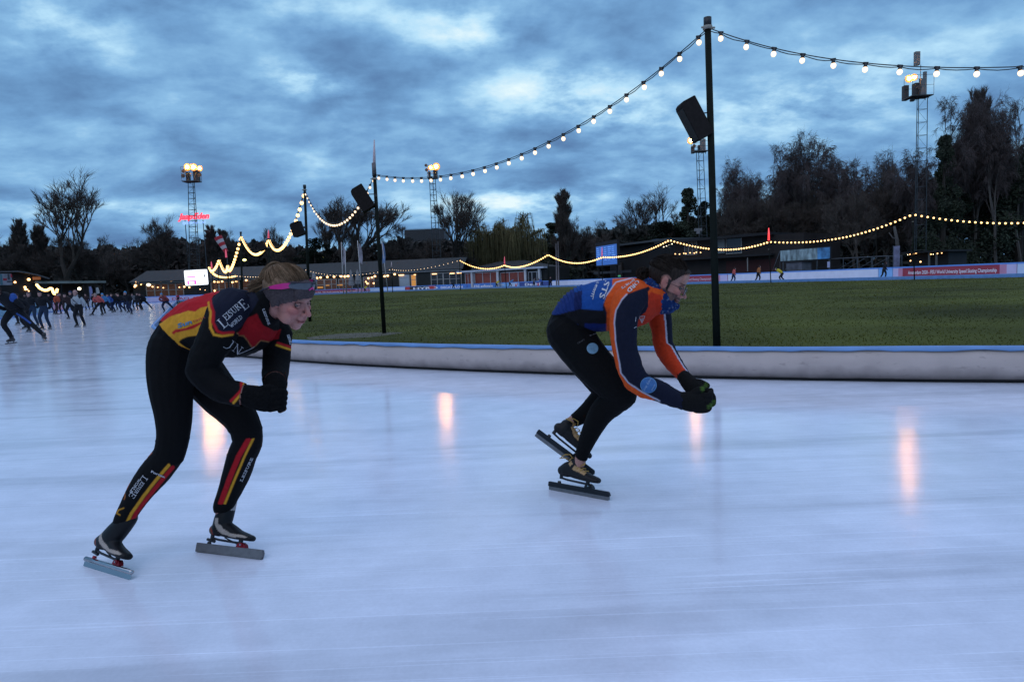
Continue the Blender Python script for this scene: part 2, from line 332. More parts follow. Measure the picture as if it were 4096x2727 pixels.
# ------------------------------------------------------------------ outer advertising boards
OB = ICEW + .05
CB = dict(maroon=(.30, .028, .05), white=(.62, .64, .74), lilac=(.50, .44, .62), blue=(.06, .18, .50), dblue=(.03, .065, .24), lblue=(.20, .42, .72), black=(.02, .02, .025), red=(.42, .04, .04), pink=(.48, .22, .32), grey=(.36, .40, .46), ice=(.46, .56, .70), teal=(.12, .3, .42))
BM = {k: mat('board_' + k, v, .45, var=.06, scale=1.5) for k, v in CB.items()}
rail_m = mat('board_rail_blue', (.10, .26, .62), .45, var=.08, scale=1); letter_w = mat('white_lettering', (.75, .74, .78), .6, var=.03); letter_p = mat('pale_pink_lettering', (.62, .45, .52), .6, var=.03); letter_r = mat('red_lettering', (.45, .06, .10), .6, var=.03); letter_b = mat('blue_lettering', (.10, .24, .60), .6, var=.03)
BH = 1.18
def board(x0, x1, color, label, text=None, tcol=None, th=.42, tpad=.5, ty=None, extra=None, bold=.012, name='advertising_board', group='boards along the outer edge of the track', h=BH, sx=1.0):
    sA = loop_s(OB, x0)[0]; sB = loop_s(OB, x1)[0]        # x0 < x1 in the photo -> sA > sB
    if sB > sA: sA, sB = sB, sA
    n = max(1, int((sA - sB) / .6)); P = [loop_at(OB, sA + (sB - sA) * i / n) for i in range(n + 1)]
    c0 = P[0][0]; root = empty(name, (c0.x, c0.y, 0), 0, label, 'board', group)
    def pt(i, off, z): p, t = P[i]; o = V((t.y, -t.x)); return V((p.x + o.x * off - c0.x, p.y + o.y * off - c0.y, z))
    def strip(nm, z0, z1, off0, off1, m):
        g = MB()
        for i in range(n):
            a = [pt(i, off0, z0), pt(i + 1, off0, z0), pt(i + 1, off0, z1), pt(i, off0, z1)]; b = [pt(i, off1, z0), pt(i + 1, off1, z0), pt(i + 1, off1, z1), pt(i, off1, z1)]
            g.add(a + b, [(0, 1, 2, 3), (7, 6, 5, 4), (3, 2, 6, 7), (0, 4, 5, 1), (0, 3, 7, 4), (1, 5, 6, 2)])
        return g.build(nm, m, root)
    strip('panel', .12, h - .13, 0, .12, BM[color]); strip('top_rail', h - .13, h, -.02, .14, rail_m); strip('kick_strip', 0, .12, -.02, .14, rail_m)
    tot = sA - sB
    def at_s(d, z, off=-.012):
        p, t = loop_at(OB, sA - d); o = V((t.y, -t.x)); return (p.x + o.x * off - c0.x, p.y + o.y * off - c0.y, z)
    def letters(text, d0, z0, hgt, m, b=bold, sxx=sx, nm='lettering'):
        vs, fs = text_mesh(text, b); g = MB(); g.add([at_s(d0 + x * hgt / .72 * sxx, z0 + y * hgt / .72) for x, y, z in vs], fs); g.build(nm, m, root); return max(v[0] for v in vs) * hgt / .72 * sxx
    tpad = min(tpad, tot * .14)
    if text:
        vs, _ = text_mesh(text, bold); wd = max(v[0] for v in vs) * th / .72
        k = min(3.2, (tot - 2 * tpad) / wd) if tot > 0 else 1
        letters(text, tpad, (ty or (h - th) / 2 - .01), th, tcol or letter_w, sxx=k)
    if extra: extra(root, letters, at_s, tot)
    return root
def patch(root, at_s, d0, d1, z0, z1, m, nm='print', off=-.008):
    g = MB(); g.quad(at_s(d0, z0, off), at_s(d1, z0, off), at_s(d1, z1, off), at_s(d0, z1, off)); return g.build(nm, m, root)
CH = 'Amsterdam 2020 - FISU World University Speed Skating Championship'
def fades(root, letters, at_s, tot):
    patch(root, at_s, 0, tot * .05, .12, BH - .13, BM['lilac'], 'pale_end'); patch(root, at_s, tot * .05, tot * .09, .12, BH - .13, BM['pink'], 'pale_end')
    patch(root, at_s, tot * .93, tot, .12, BH - .13, BM['lilac'], 'pale_end'); patch(root, at_s, tot * .88, tot * .93, .12, BH - .13, BM['pink'], 'pale_end')
board(4068, 4300, 'ice', 'pale board beyond the maroon championship board at the right edge')
board(3572, 4066, 'maroon', 'maroon championship board with white text at far right of the track', CH, letter_w, .36, 2.0, extra=fades)
board(3514, 3570, 'lblue', 'plain bright blue board between the white and maroon boards, dark climber before it')
board(2912, 3512, 'white', 'long blank white board right of the black lamp post')
board(2560, 2910, 'maroon', 'maroon championship board behind the man and the near lamp post', CH, letter_p, .36, 4.0, extra=fades)
board(2206, 2558, 'white', 'blank white board left of the man in orange, behind his back')
board(2078, 2204, 'dblue', 'dark blue board with white script behind two skaters', 'Deelvl', letter_w, .55, 7, bold=.03)
def lb(root, letters, at_s, tot):
    patch(root, at_s, tot * .55, tot * .92, .16, .95, BM['ice'], 'print'); patch(root, at_s, tot * .88, tot * .95, .5, .95, BM['red'], 'print'); patch(root, at_s, tot * .58, tot * .9, .2, .36, BM['black'], 'print', -.012)
    patch(root, at_s, tot * .05, tot * .3, .55, .8, BM['ice'], 'print')
board(1988, 2076, 'lblue', 'light blue board with white and red print between two blue boards', extra=lb)
board(1868, 1986, 'blue', 'blue board with white software company lettering', 'AFAS software', letter_w, .55, 1.4, bold=.03)
board(1743, 1866, 'blue', 'blue sports shop board with bold white lettering behind a stooping skater', 'DECATHLON', letter_w, .5, 2.2, bold=.03)
def hy(root, letters, at_s, tot):
    patch(root, at_s, tot * .76, tot, .14, 1.03, BM['red'], 'print'); patch(root, at_s, 0, tot * .14, .14, 1.03, BM['red'], 'print'); letters('HYRO', tot * .24, .33, .5, letter_w, .03, 3.3)
board(1620, 1741, 'black', 'black and red board with bold white letters', extra=hy)
board(1478, 1618, 'ice', 'pale blue white board behind the second lamp post')
def ch2(root, letters, at_s, tot): patch(root, at_s, tot * .80, tot, .12, BH - .13, BM['pink'], 'pale_end')
board(1190, 1476, 'maroon', 'maroon championship board behind the flag poles', CH, letter_w, .30, 3, extra=ch2)
board(960, 1188, 'ice', 'pale board behind the woman in the red and yellow jersey')
def dia(root, letters, at_s, tot):
    patch(root, at_s, tot * .62, tot * .9, .7, 1.0, BM['blue'], 'print')
    letters('DIAO', tot * .28, .30, .5, letter_r, .02, 2.6); letters('AN', tot * .50, .30, .5, letter_r, .02, 2.6)
board(585, 958, 'lilac', 'pale lilac board with red letters behind the blue capped skater', extra=dia)
board(424, 583, 'ice', 'pale blue board behind the crowd of dark skaters')
board(250, 422, 'grey', 'grey white board behind the coral jacket skater')
def bt(root, letters, at_s, tot): patch(root, at_s, tot * .38, tot * .9, .14, .9, BM['pink'], 'print')
board(170, 248, 'ice', 'pale board with pink print behind the orange jacket skater', extra=bt)
board(-260, 168, 'teal', 'dark teal board behind the nearest group at the left edge')
# ------------------------------------------------------------------ trees
bark = mat('bark', (.034, .028, .022), .95, var=.3, scale=3); bark_pale = mat('pale_birch_bark', (.10, .09, .08), .9, var=.5, scale=1.5, vscale=(1, 1, .3))
twig = mat('twigs', (.070, .056, .046), .95, var=.3, scale=.5); twig_b = mat('birch_twigs', (.070, .055, .052), .95, var=.3, scale=.5)
willow_m = mat('willow_twigs', (.115, .10, .040), .9, var=.3, scale=.4); leaf_d = mat('evergreen_leaves', (.022, .032, .016), .9, var=.5, scale=.8)
def branch_mesh(kind, seed, H=10.0):
    """bare tree of height H: trunk+limbs mesh, twig mesh"""
    rnd = random.Random(seed); T = MB(); Cr = MB(); tw = []
    prm = dict(vase=(.20, .34, 7, .84, .15, .30), poplar=(.10, .20, 6, .80, .35, .10), round=(.24, .52, 7, .81, .08, .30), birch=(.28, .42, 7, .81, .10, .35), willow=(.22, .55, 6, .80, .02, .3))[kind]
    trunkf, spread, depth, ratio, upw, jit = prm
    def seg(p, d, ln, rad, dep):
        nseg = 3 if dep < 3 else 2; pts = [p]; q = p.copy(); dd = d.copy()
        for i in range(nseg):
            dd = (dd + V((rnd.gauss(0, .09), rnd.gauss(0, .09), rnd.gauss(0, .05) + upw * .25))).normalized()
            if kind == 'birch' and dep >= 5: dd = (dd + V((0, 0, -.17 * (dep - 4)))).normalized()
            q = q + dd * (ln / nseg); pts.append(q.copy())
        r1 = rad * .72
        if dep <= 3: T.tube(pts, [rad + (r1 - rad) * i / nseg for i in range(nseg + 1)], 5 if dep < 2 else 4, cap=False)
        else: Cr.tube(pts, [(rad + (r1 - rad) * i / nseg) * (.8 if dep > 5 else 1) for i in range(nseg + 1)], 3, cap=False)
        if dep >= depth - 1 and kind != 'poplar' or (kind == 'poplar' and dep >= 5):
            for k in range(3):
                st = pts[0].lerp(pts[-1], rnd.uniform(.2, 1)); ort = dd.orthogonal().normalized(); ort.rotate(Matrix.Rotation(rnd.uniform(0, 6.28), 3, dd)); d3 = (dd + ort * rnd.uniform(.3, 1.0) + V((0, 0, upw))).normalized(); l3 = ln * rnd.uniform(.6, 1.3); m3 = st + d3 * l3 * .5; e3 = m3 + (d3 + V((0, 0, -.45 if kind == 'birch' else .1))).normalized() * l3 * .5
                sd = d3.orthogonal().normalized() * (.0095 * H / 10); sd.rotate(Matrix.Rotation(rnd.uniform(0, 3.1), 3, d3)); Cr.add([st - sd, st + sd, m3 + sd * .8, m3 - sd * .8, e3], [(0, 1, 2, 3), (3, 2, 4)])
        if dep >= depth: return
        nk = rnd.choice((2, 3, 3)) if dep < 5 else 3
        if kind == 'poplar': nk += 1
        for k in range(nk):
            a = rnd.uniform(0, 2 * pi); ort = dd.orthogonal().normalized(); ort.rotate(Matrix.Rotation(a, 3, dd))
            sp = spread * rnd.uniform(.5, 1.25) * (1.25 if dep == 0 and kind in ('round', 'vase') else 1)
            nd_ = (dd * cos(sp) + ort * sin(sp)); nd_ = (nd_ + V((0, 0, upw))).normalized()
            st = pts[-1] if k < 2 or dep == 0 else pts[-2].lerp(pts[-1], rnd.random())
            seg(st, nd_, ln * ratio * rnd.uniform(.75, 1.1), max(rad * .64, .0145 * H / 10), dep + 1)
        if dep >= 1 and kind in ('poplar', 'birch', 'round'):       # side shoots lower down
            for k in range(2):
                i = rnd.randrange(1, len(pts)); a = rnd.uniform(0, 2 * pi); ort = dd.orthogonal().normalized(); ort.rotate(Matrix.Rotation(a, 3, dd))
                sp = spread * 1.5; seg(pts[i], (dd * cos(sp) + ort * sin(sp) + V((0, 0, upw))).normalized(), ln * ratio * .7, max(rad * .4, .0145 * H / 10), max(dep + 2, 3))
    if kind == 'poplar':
        pts = [V((0, 0, 0))]; 
        for i in range(8): pts.append(V((rnd.gauss(0, .06), rnd.gauss(0, .06), H * .92 * (i + 1) / 8)))
        T.tube(pts, [.03 * H * (1 - i / 8.6) * .5 for i in range(9)], 6, cap=False)
        for k in range(64):
            z = H * rnd.uniform(.10, .86); a = rnd.uniform(0, 2 * pi); seg(V((0, 0, z)), V((cos(a) * .42, sin(a) * .42, 1)).normalized(), H * .10 * (1.2 - z / H) + .25, .004 * H, 3)
    elif kind == 'willow':
        base = [V((0, 0, 0)), V((.1, 0, H * .2)), V((0, .1, H * .38))]; T.tube(base, [.035 * H, .03 * H, .025 * H], 7, cap=False)
        for k in range(11):
            a = 2 * pi * k / 11 + rnd.uniform(-.2, .2); sp = rnd.uniform(.2, .9); d = V((cos(a) * sp, sin(a) * sp, 1)).normalized(); q = V((0, 0, H * .36)); pts = [q]
            for i in range(5): q = q + d * H * .115; d = (d + V((cos(a) * .12, sin(a) * .12, -.12))).normalized(); pts.append(q.copy())
            T.tube(pts, [.014 * H * (1 - i / 6.5) for i in range(6)], 4, cap=False)
            for j in range(95):
                t_ = rnd.uniform(.25, 1) * 4.999; i = int(t_); o = pts[i].lerp(pts[i + 1], t_ - i); aa = rnd.uniform(0, 2 * pi); rr = rnd.uniform(.02, .13) * H
                o2 = o + V((cos(aa) * rr, sin(aa) * rr, rnd.uniform(0, .05) * H)); ln = rnd.uniform(.15, .42) * H; ln = min(ln, o2.z - .08 * H)
                Cr.tube([o, o2, o2 + V((cos(aa) * .04 * H, sin(aa) * .04 * H, -ln * .5)), o2 + V((cos(aa) * .05 * H + rnd.gauss(0, .1), sin(aa) * .05 * H, -ln))], [.0035 * H, .003 * H, .003 * H, .002 * H], 3, cap=False)
    else:
        l0 = H * trunkf; seg(V((0, 0, 0)), V((0, 0, 1)), l0, .022 * H, 0)
    zs = [v[2] for v in Cr.v] or [H]; k = H / max(zs)
    T.v = [(a * k, b * k, c * k) for a, b, c in T.v]; Cr.v = [(a * k, b * k, c * k) for a, b, c in Cr.v]
    return T, Cr
def ever_mesh(seed, H=10.0, Wd=3.2, cone=.6, nleaf=13000, ls=.13):
    rnd = random.Random(seed); T = MB(); Cr = MB(); T.tube([(0, 0, 0), (.05, 0, H * .5), (0, 0, H * .95)], [.03 * H, .018 * H, .004 * H], 6, cap=False)
    cl = []
    for i in range(46):
        z = rnd.uniform(.04, .96); rr = Wd * (1 - z) ** cone * rnd.uniform(.3, 1); a = rnd.uniform(0, 2 * pi); cl.append((V((cos(a) * rr, sin(a) * rr, z * H)), Wd * rnd.uniform(.16, .36) * (1.15 - z * .7)))
    for c_, r in cl:
        for j in range(nleaf // 46):
            d = V((rnd.gauss(0, 1), rnd.gauss(0, 1), rnd.gauss(0, .8))).normalized() * r * rnd.random() ** .4; p = c_ + d; s = ls * rnd.uniform(.5, 1.3)
            a = V((rnd.gauss(0, 1), rnd.gauss(0, 1), rnd.gauss(0, 1))).normalized() * s; b = a.orthogonal().normalized() * s * .5
            Cr.add([p - a, p + b, p + a, p - b], [(0, 1, 2, 3)])
    return T, Cr
PROT = {}
def proto(kind, var):
    key = (kind, var)
    if key not in PROT:
        if kind == 'ever': T, Cr = ever_mesh(40 + var, Wd=3.0 + var * .6, cone=(.8, .45)[var % 2]); ms = (bark, leaf_d)
        elif kind == 'thicket': T, Cr = branch_mesh('round', 70 + var); ms = (bark, twig)
        else: T, Cr = branch_mesh(kind, 11 + var * 7); ms = {'birch': (bark_pale, twig_b), 'willow': (bark, willow_m)}.get(kind, (bark, twig))
        vs = np.array(Cr.v); wd = np.percentile(np.abs(vs[:, 0]), 97)
        PROT[key] = (T.mesh('trunk', ms[0]), Cr.mesh('crown', ms[1]), wd)
    return PROT[key]
ORD = ['first', 'second', 'third', 'fourth', 'fifth', 'sixth', 'seventh', 'eighth', 'ninth', 'tenth', 'eleventh', 'twelfth', 'thirteenth', 'fourteenth', 'fifteenth', 'sixteenth', 'seventeenth', 'eighteenth', 'nineteenth', 'twentieth']
def hor(x): return 1363.5 - FP * math.tan(TH) / cos(RHO) - (x - 2048) * math.tan(RHO)
def zpx(x, y, Y): return at(x, y, Y).z
def tree(kind, x, ytop, Y, wpx=None, var=0, label='', group=None, rz=None):
    tm, cm, wd = proto(kind, var); top = at(x, ytop, Y); b = at(x, hor(x), Y)
    H = top.z; lean = (top.x - b.x); r = empty({'ever': 'evergreen_tree', 'birch': 'birch_tree', 'poplar': 'poplar_tree', 'willow': 'willow_tree'}.get(kind, 'bare_tree'), (b.x, Y, 0), random.uniform(0, 6.28) if rz is None else rz, label, 'tree', group)
    sz = H / 10.0; sx = sz if wpx is None else (wpx / 2 * Y / FP) / wd
    r.scale = (sx, sx, sz); addobj('trunk', tm, r); addobj('crown', cm, r); return r
random.seed(11)
TG = 'trees standing round the rink'
for a in [
 ('vase', 262, 655, 150, 330, 0, 'tallest bare spreading tree at the left, above the shelter roof'),
 ('poplar', 105, 862, 152, 74, 0, 'narrow poplar at far left, beside the tallest spreading tree'),
 ('poplar', 182, 885, 158, 66, 1, 'narrow poplar just left of the tallest spreading tree trunk'),
 ('round', 22, 925, 150, 190, 0, 'bushy bare tree cut by the left edge of the photo'),
 ('round', 340, 900, 156, 230, 1, 'dense bare tree right behind the tallest spreading tree'),
 ('round', 420, 925, 162, 170, 2, 'dense bare tree at the right foot of the tallest spreading tree'),
 ('round', 520, 985, 170, 210, 0, 'low bare tree in the gap left of the rounded dark tree'),
 ('round', 690, 842, 158, 215, 1, 'large rounded dark tree left of the left floodlight mast'),
 ('poplar', 862, 890, 165, 60, 0, 'poplar above the red and white windsock'),
 ('poplar', 905, 905, 168, 50, 2, 'slim poplar directly right of the windsock top'),
 ('round', 812, 925, 160, 150, 2, 'small bare tree under the red neon sign'),
 ('round', 965, 905, 166, 150, 1, 'bare tree behind the fourth lamp post'),
 ('vase', 1095, 878, 160, 110, 2, 'small upright bare tree left of the third lamp post'),
 ('vase', 1380, 772, 150, 250, 1, 'wide vase shaped bare tree between the second and third lamp posts'),
 ('ever', 1270, 945, 148, 190, 1, 'dark rounded tree right of the third lamp post'),
 ('round', 1180, 960, 160, 170, 0, 'bare tree just left of the third lamp post base'),
 ('round', 1620, 880, 168, 240, 2, 'loose bare tree right of the second lamp post'),
 ('round', 1545, 930, 160, 150, 1, 'bare tree behind the second lamp post'),
 ('vase', 1800, 745, 150, 240, 2, 'wide vase shaped bare tree behind the middle floodlight mast'),
 ('round', 1700, 945, 158, 190, 0, 'low bare tree left of the middle vase shaped tree'),
 ('willow', 2070, 852, 150, 190, 0, 'yellowish green weeping tree above the white fascia building'),
 ('willow', 1965, 872, 154, 170, 1, 'left one of the two yellowish weeping trees'),
 ('round', 1890, 960, 156, 150, 2, 'small bare tree between the vase tree and the weeping trees'),
 ('poplar', 2258, 742, 152, 74, 1, 'tall pointed poplar left of centre right'),
 ('ever', 2215, 885, 156, 170, 0, 'dark bushy tree at the foot of the tall pointed poplar'),
 ('round', 2335, 850, 160, 150, 1, 'bare tree right beside the tall pointed poplar'),
 ('round', 2420, 865, 150, 170, 2, 'bare tree above the blue screen'),
 ('vase', 2565, 722, 128, 230, 0, 'spreading bare tree left of the loudspeaker floodlight mast'),
 ('round', 2490, 850, 132, 180, 0, 'thin bare tree at the left foot of the spreading tree'),
 ('ever', 2755, 745, 110, 150, 0, 'pointed dark conifer under the floodlight mast by the near post'),
 ('ever', 2820, 800, 108, 150, 0, 'shorter dark conifer right beside the pointed one'),
 ('ever', 2650, 880, 112, 260, 1, 'broad dark evergreen below the spreading bare tree'),
 ('birch', 2895, 615, 116, 190, 0, 'feathery birch directly right of the near lamp post'),
 ('birch', 2985, 650, 112, 180, 1, 'second feathery birch from the near lamp post'),
 ('birch', 3090, 560, 108, 210, 2, 'feathery birch left of the tallest middle birch'),
 ('birch', 3215, 505, 104, 260, 0, 'tallest dark birch between the near post and the right mast'),
 ('birch', 3330, 560, 106, 220, 1, 'drooping birch right of the tallest middle birch'),
 ('birch', 3440, 610, 112, 200, 2, 'thin see-through birch left of the right mast'),
 ('birch', 3560, 565, 110, 200, 0, 'thin birch touching the left side of the right mast'),
 ('birch', 3640, 650, 104, 170, 1, 'low birch directly behind the right mast'),
 ('birch', 3775, 372, 96, 250, 2, 'high drooping birch right of the right mast'),
 ('birch', 3895, 350, 98, 230, 0, 'high dark birch near the right edge'),
 ('birch', 3985, 318, 94, 240, 1, 'weeping topped birch, highest at the right edge'),
 ('birch', 4085, 365, 96, 230, 2, 'birch cut by the right edge of the photo'),
 ('ever', 3770, 530, 94, 150, 0, 'slim dark conifer in front of the high birches'),
 ('ever', 3905, 640, 100, 330, 1, 'broad black evergreen below the high birches'),
 ('ever', 4075, 560, 98, 300, 1, 'broad black evergreen at the right edge'),
 ('round', 3700, 700, 104, 260, 1, 'low dark bare tree at the foot of the right mast'),
 ('round', 3560, 760, 104, 260, 2, 'low dark bare tree left of the right mast foot'),
 ('round', 3420, 745, 92, 230, 0, 'dark bare tree above the grandstand banner'),
 ('round', 3290, 730, 96, 260, 1, 'dark bare tree behind the grandstand banner'),
 ('round', 3140, 740, 98, 240, 1, 'dark bare tree behind the red lit post'),
 ('round', 2995, 770, 100, 240, 0, 'dark bare tree above the dark clubhouse roof'),

 ('round', 3500, 640, 108, 230, 0, 'tall loose bare tree between the grandstand and the right mast'), ('birch', 3830, 470, 106, 230, 1, 'bare birch behind the slim dark conifer'),
 ('poplar', 3905, 330, 110, 120, 0, 'tall narrow dark tree top behind the high birches'), ('birch', 4040, 400, 104, 240, 2, 'twiggy birch behind the weeping topped one'), ('round', 3950, 480, 108, 260, 2, 'twiggy bare tree filling under the high birches'), ('birch', 3160, 560, 120, 220, 1, 'feathery birch just left of the tallest middle one'), ('birch', 3275, 540, 122, 220, 2, 'feathery birch just right of the tallest middle one'), ('round', 3040, 680, 122, 230, 0, 'bare tree filling between the middle birches'),
 ('round', 2700, 830, 140, 220, 2, 'bare tree left of the pointed conifer'), ('round', 2480, 905, 140, 200, 0, 'low bare tree above the dark canopy hall'), ('vase', 1290, 815, 165, 150, 2, 'upright bare tree left of the wide vase shaped one'), ('round', 1465, 900, 160, 150, 0, 'bare tree just left of the second post'),
 ]:
    a = list(a)
    if 430 < a[1] < 2380: a[3] += 38
    if 2380 < a[1] < 3350 and a[3] < 135: a[3] += 24
    tree(*a, group=TG)
# belt of lower, indistinct growth behind everything: a wood that reads as one mass
def wood(name, xs, Y, ytop_f, label, mt, n=9000, seed=5, ls=.6):
    rnd = random.Random(seed); g = MB()
    for i in range(n):
        x = rnd.uniform(*xs); yt = ytop_f(x) + 26 * mn.noise((x * .012, seed, 0)) + 14 * mn.noise((x * .05, seed, 1)); Yy = Y + rnd.uniform(-5, 5)
        zt = at(x, yt, Yy).z; z = zt * (1 - rnd.random() ** 1.6 * 1.0) if i % 2 else zt * rnd.uniform(0, .8); p = at(x, hor(x), Yy); p.z = max(z, .1); s = ls * rnd.uniform(.5, 1.4)
        a = V((rnd.gauss(0, .6), rnd.gauss(0, .6), rnd.gauss(0, 1))).normalized() * s; b = a.orthogonal().normalized() * s * rnd.uniform(.25, .8); g.add([p - a, p + b, p + a, p - b], [(0, 1, 2, 3)])
    tag(g.build(name, mt), label, 'wood', kind='stuff')
def interp(pts):
    def f(x):
        for (a, b), (c, d) in zip(pts, pts[1:]):
            if x <= c: return b + (d - b) * max(0, (x - a)) / (c - a)
        return pts[-1][1]
    return f
wood('woodland', (-300, 1100), 216, interp([(-300, 960), (0, 985), (90, 980), (180, 1000), (450, 990), (520, 1010), (700, 960), (1100, 985)]), 'dark indistinct wood behind the left buildings', mat('wood_mass', (.036, .032, .027), .95, var=.4, scale=.3), 22000, 5, 1.0)
wood('woodland', (1050, 2500), 216, interp([(1050, 985), (1400, 1010), (1600, 965), (1900, 975), (2250, 960), (2500, 940)]), 'dark indistinct wood behind the middle buildings', MC['wood_mass'], 22000, 6, 1.0)
wood('woodland', (2400, 4400), 146, interp([(2400, 930), (2700, 900), (3000, 850), (3300, 800), (3700, 740), (3850, 660), (4400, 620)]), 'black indistinct wood filling the right background', mat('wood_mass_dark', (.022, .024, .018), .95, var=.4, scale=.3), 34000, 7, .9)
# ------------------------------------------------------------------ floodlight masts
sodium = mat('sodium_lamp_glow', (1, .8, .5), .5, emit=(1.0, .42, .12), es=380, var=0); sod_halo = mat('lamp_halo_glow', (.8, .4, .15), .4, emit=(1, .36, .06), es=1.05, var=0); lampcase = mat('lamp_housing', (.07, .065, .06), .6, .3)
grey_p = mat('grey_antenna_plastic', (.16, .17, .17), .6, var=.1)
def mast(Y, xt, yt, xb, lamps, off_l, wtop, wbot, label, ant=None, cage=None):
    top = at(xt, yt, Y); b = at(xb, hor(xb), Y); r = empty('floodlight_mast', (b.x, Y, 0), 0, label, 'floodlight mast', 'floodlight masts round the rink')
    o = V((b.x, Y, 0)); k = Y / FP; H = top.z; hx0, hx1 = wbot * k / 2, wtop * k / 2; g = MB()
    def leg(sx_, sy_, z): q = z / H; h = hx0 + (hx1 - hx0) * q; return V(((top.x - b.x) * q + sx_ * h, sy_ * h * .6, z))
    rad = .055 * k / .04
    for sx_ in (-1, 0, 1):
        sy_ = -1 if sx_ else 1; g.tube([leg(sx_, sy_, 0), leg(sx_, sy_, H)], [rad * 1.2, rad], 5)
    nb = int(H / 1.5)
    for i in range(nb):
        z0, z1 = H * i / nb, H * (i + 1) / nb
        g.tube([leg(-1, -1, z1), leg(1, -1, z1)], rad * .55, 4); g.tube([leg(1, -1, z1), leg(0, 1, z1)], rad * .5, 4); g.tube([leg(0, 1, z1), leg(-1, -1, z1)], rad * .5, 4)
        g.tube([leg(-1 if i % 2 else 1, -1, z0), leg(1 if i % 2 else -1, -1, z1)], rad * .35, 4)
    g.build('lattice', mat('mast_steel', (.05, .06, .065), .5, .5, var=.2, scale=.3), r)
    pz = H; pw = (cage[1] - cage[0]) * k / 2 if cage else wtop * k * 1.3; pc = (at((cage[0] + cage[1]) / 2, yt, Y) - o).x if cage else (top.x - b.x)
    pf = MB(); pf.box((pc, 0, pz), (pw * 2, pw * 1.4, .14 * k / .04)); hr = (yt - (cage[2] if cage else yt - 42)) * k
    for sx_ in (-1, 1):
        for sy_ in (-1, 1): pf.tube([(pc + sx_ * pw, sy_ * pw * .7, pz), (pc + sx_ * pw, sy_ * pw * .7, pz + hr)], rad * .6, 4)
    for zq in (.5, 1.0):
        for sy_ in (-1, 1): pf.tube([(pc - pw, sy_ * pw * .7, pz + hr * zq), (pc + pw, sy_ * pw * .7, pz + hr * zq)], rad * .5, 4)
    pf.box((pc + pw * .42, 1.3, pz + hr * .42), (pw * .7, pw * .6, hr * .78)); pf.box((pc - pw * .72, 1.3, pz + hr * .34), (pw * .42, pw * .5, hr * .74)); pf.build('platform', lampcase, r)
    for (lx, ly, lr) in lamps:
        p = at(lx, ly, Y) - o; h = MB(); p0 = p + V((0, .45 * k / .04, 0)); h.tube([p0, p + V((0, .05, 0)), p], [lr * k * .5, lr * k * .8, lr * k * .85], 14); ho = h.build('lamp_housing', lampcase, r)
        e_ = MB(); e_.ell(p - V((0, .03, 0)), (lr * k * .46, lr * k * .5, lr * k * .46), 14, 8); e_.build('lamp', sodium, ho, True); e3 = MB(); e3.ell(p + V((0, .02 * k / .04, 0)), (lr * k * 1.15, lr * k * .2, lr * k * 1.15), 16, 8); e3.build('halo_disc', sod_halo, ho, True); e2 = MB(); e2.tube([p + V((0, .10 * k / .04, 0)), p + V((0, .02, 0))], [lr * k * .6, lr * k * 1.12], 18, cap=False); e2.build('halo_ring', sod_halo, ho, True)  # orange disc and ring emit by themselves to give each lamp a halo
    for (lx, ly, lr) in off_l:
        p = at(lx, ly, Y) - o; h = MB(); h.tube([p + V((0, .4, 0)), p - V((0, .1, 0))], [lr * k * .6, lr * k], 12); h.tube([p + V((0, .3, 0)), V((pc, .3, p.z))], rad * .6, 4); h.build('unlit_lamp', lampcase, r)
    if ant:
        for (x0, y0, x1, y1) in ant:
            a = at((x0 + x1) / 2, y0, Y) - o; c_ = at((x0 + x1) / 2, y1, Y) - o; wd = (x1 - x0) * k; h = MB()
            h.box(((a.x + c_.x) / 2, .8, (a.z + c_.z) / 2), (wd, wd * .8, abs(a.z - c_.z))); h.build('antenna_panel', grey_p, r)
            h2 = MB(); h2.tube([V((c_.x, 0, c_.z - .2)), V((c_.x, 0, pz if c_.z > pz + hr else c_.z - .6))], rad * .9, 5); h2.build('antenna_pole', lampcase, r)
    return r
mast(191, 768, 727, 790, [(749, 669, 13), (774, 669, 13), (799, 674, 10)], [(735, 685, 8), (733, 704, 8), (800, 700, 7)], 24, 46, 'leftmost floodlight mast with three blazing lamps above the neon sign', cage=(738, 797, 672))
mast(191, 1730, 714, 1755, [(1722, 671, 9), (1745, 667, 13)], [(1704, 662, 6), (1706, 680, 6)], 22, 36, 'floodlight mast with two lamps behind the long bulb string', cage=(1712, 1750, 672))
mast(118, 2797, 607, 2816, [(2763, 563, 12)], [(2776, 585, 7), (2772, 600, 6)], 27, 34, 'floodlight mast with one lamp under the near loudspeaker', ant=[(2806, 556, 2816, 600), (2817, 552, 2827, 602)], cage=(2772, 2826, 570))
mast(88, 3682, 388, 3672, [(3635, 316, 13), (3657, 310, 12)], [(3650, 400, 8), (3676, 350, 9)], 40, 46, 'nearest floodlight mast at right with antennas and two lamps', ant=[(3674, 200, 3692, 254), (3694, 308, 3708, 382), (3709, 280, 3720, 374)], cage=(3634, 3716, 312))
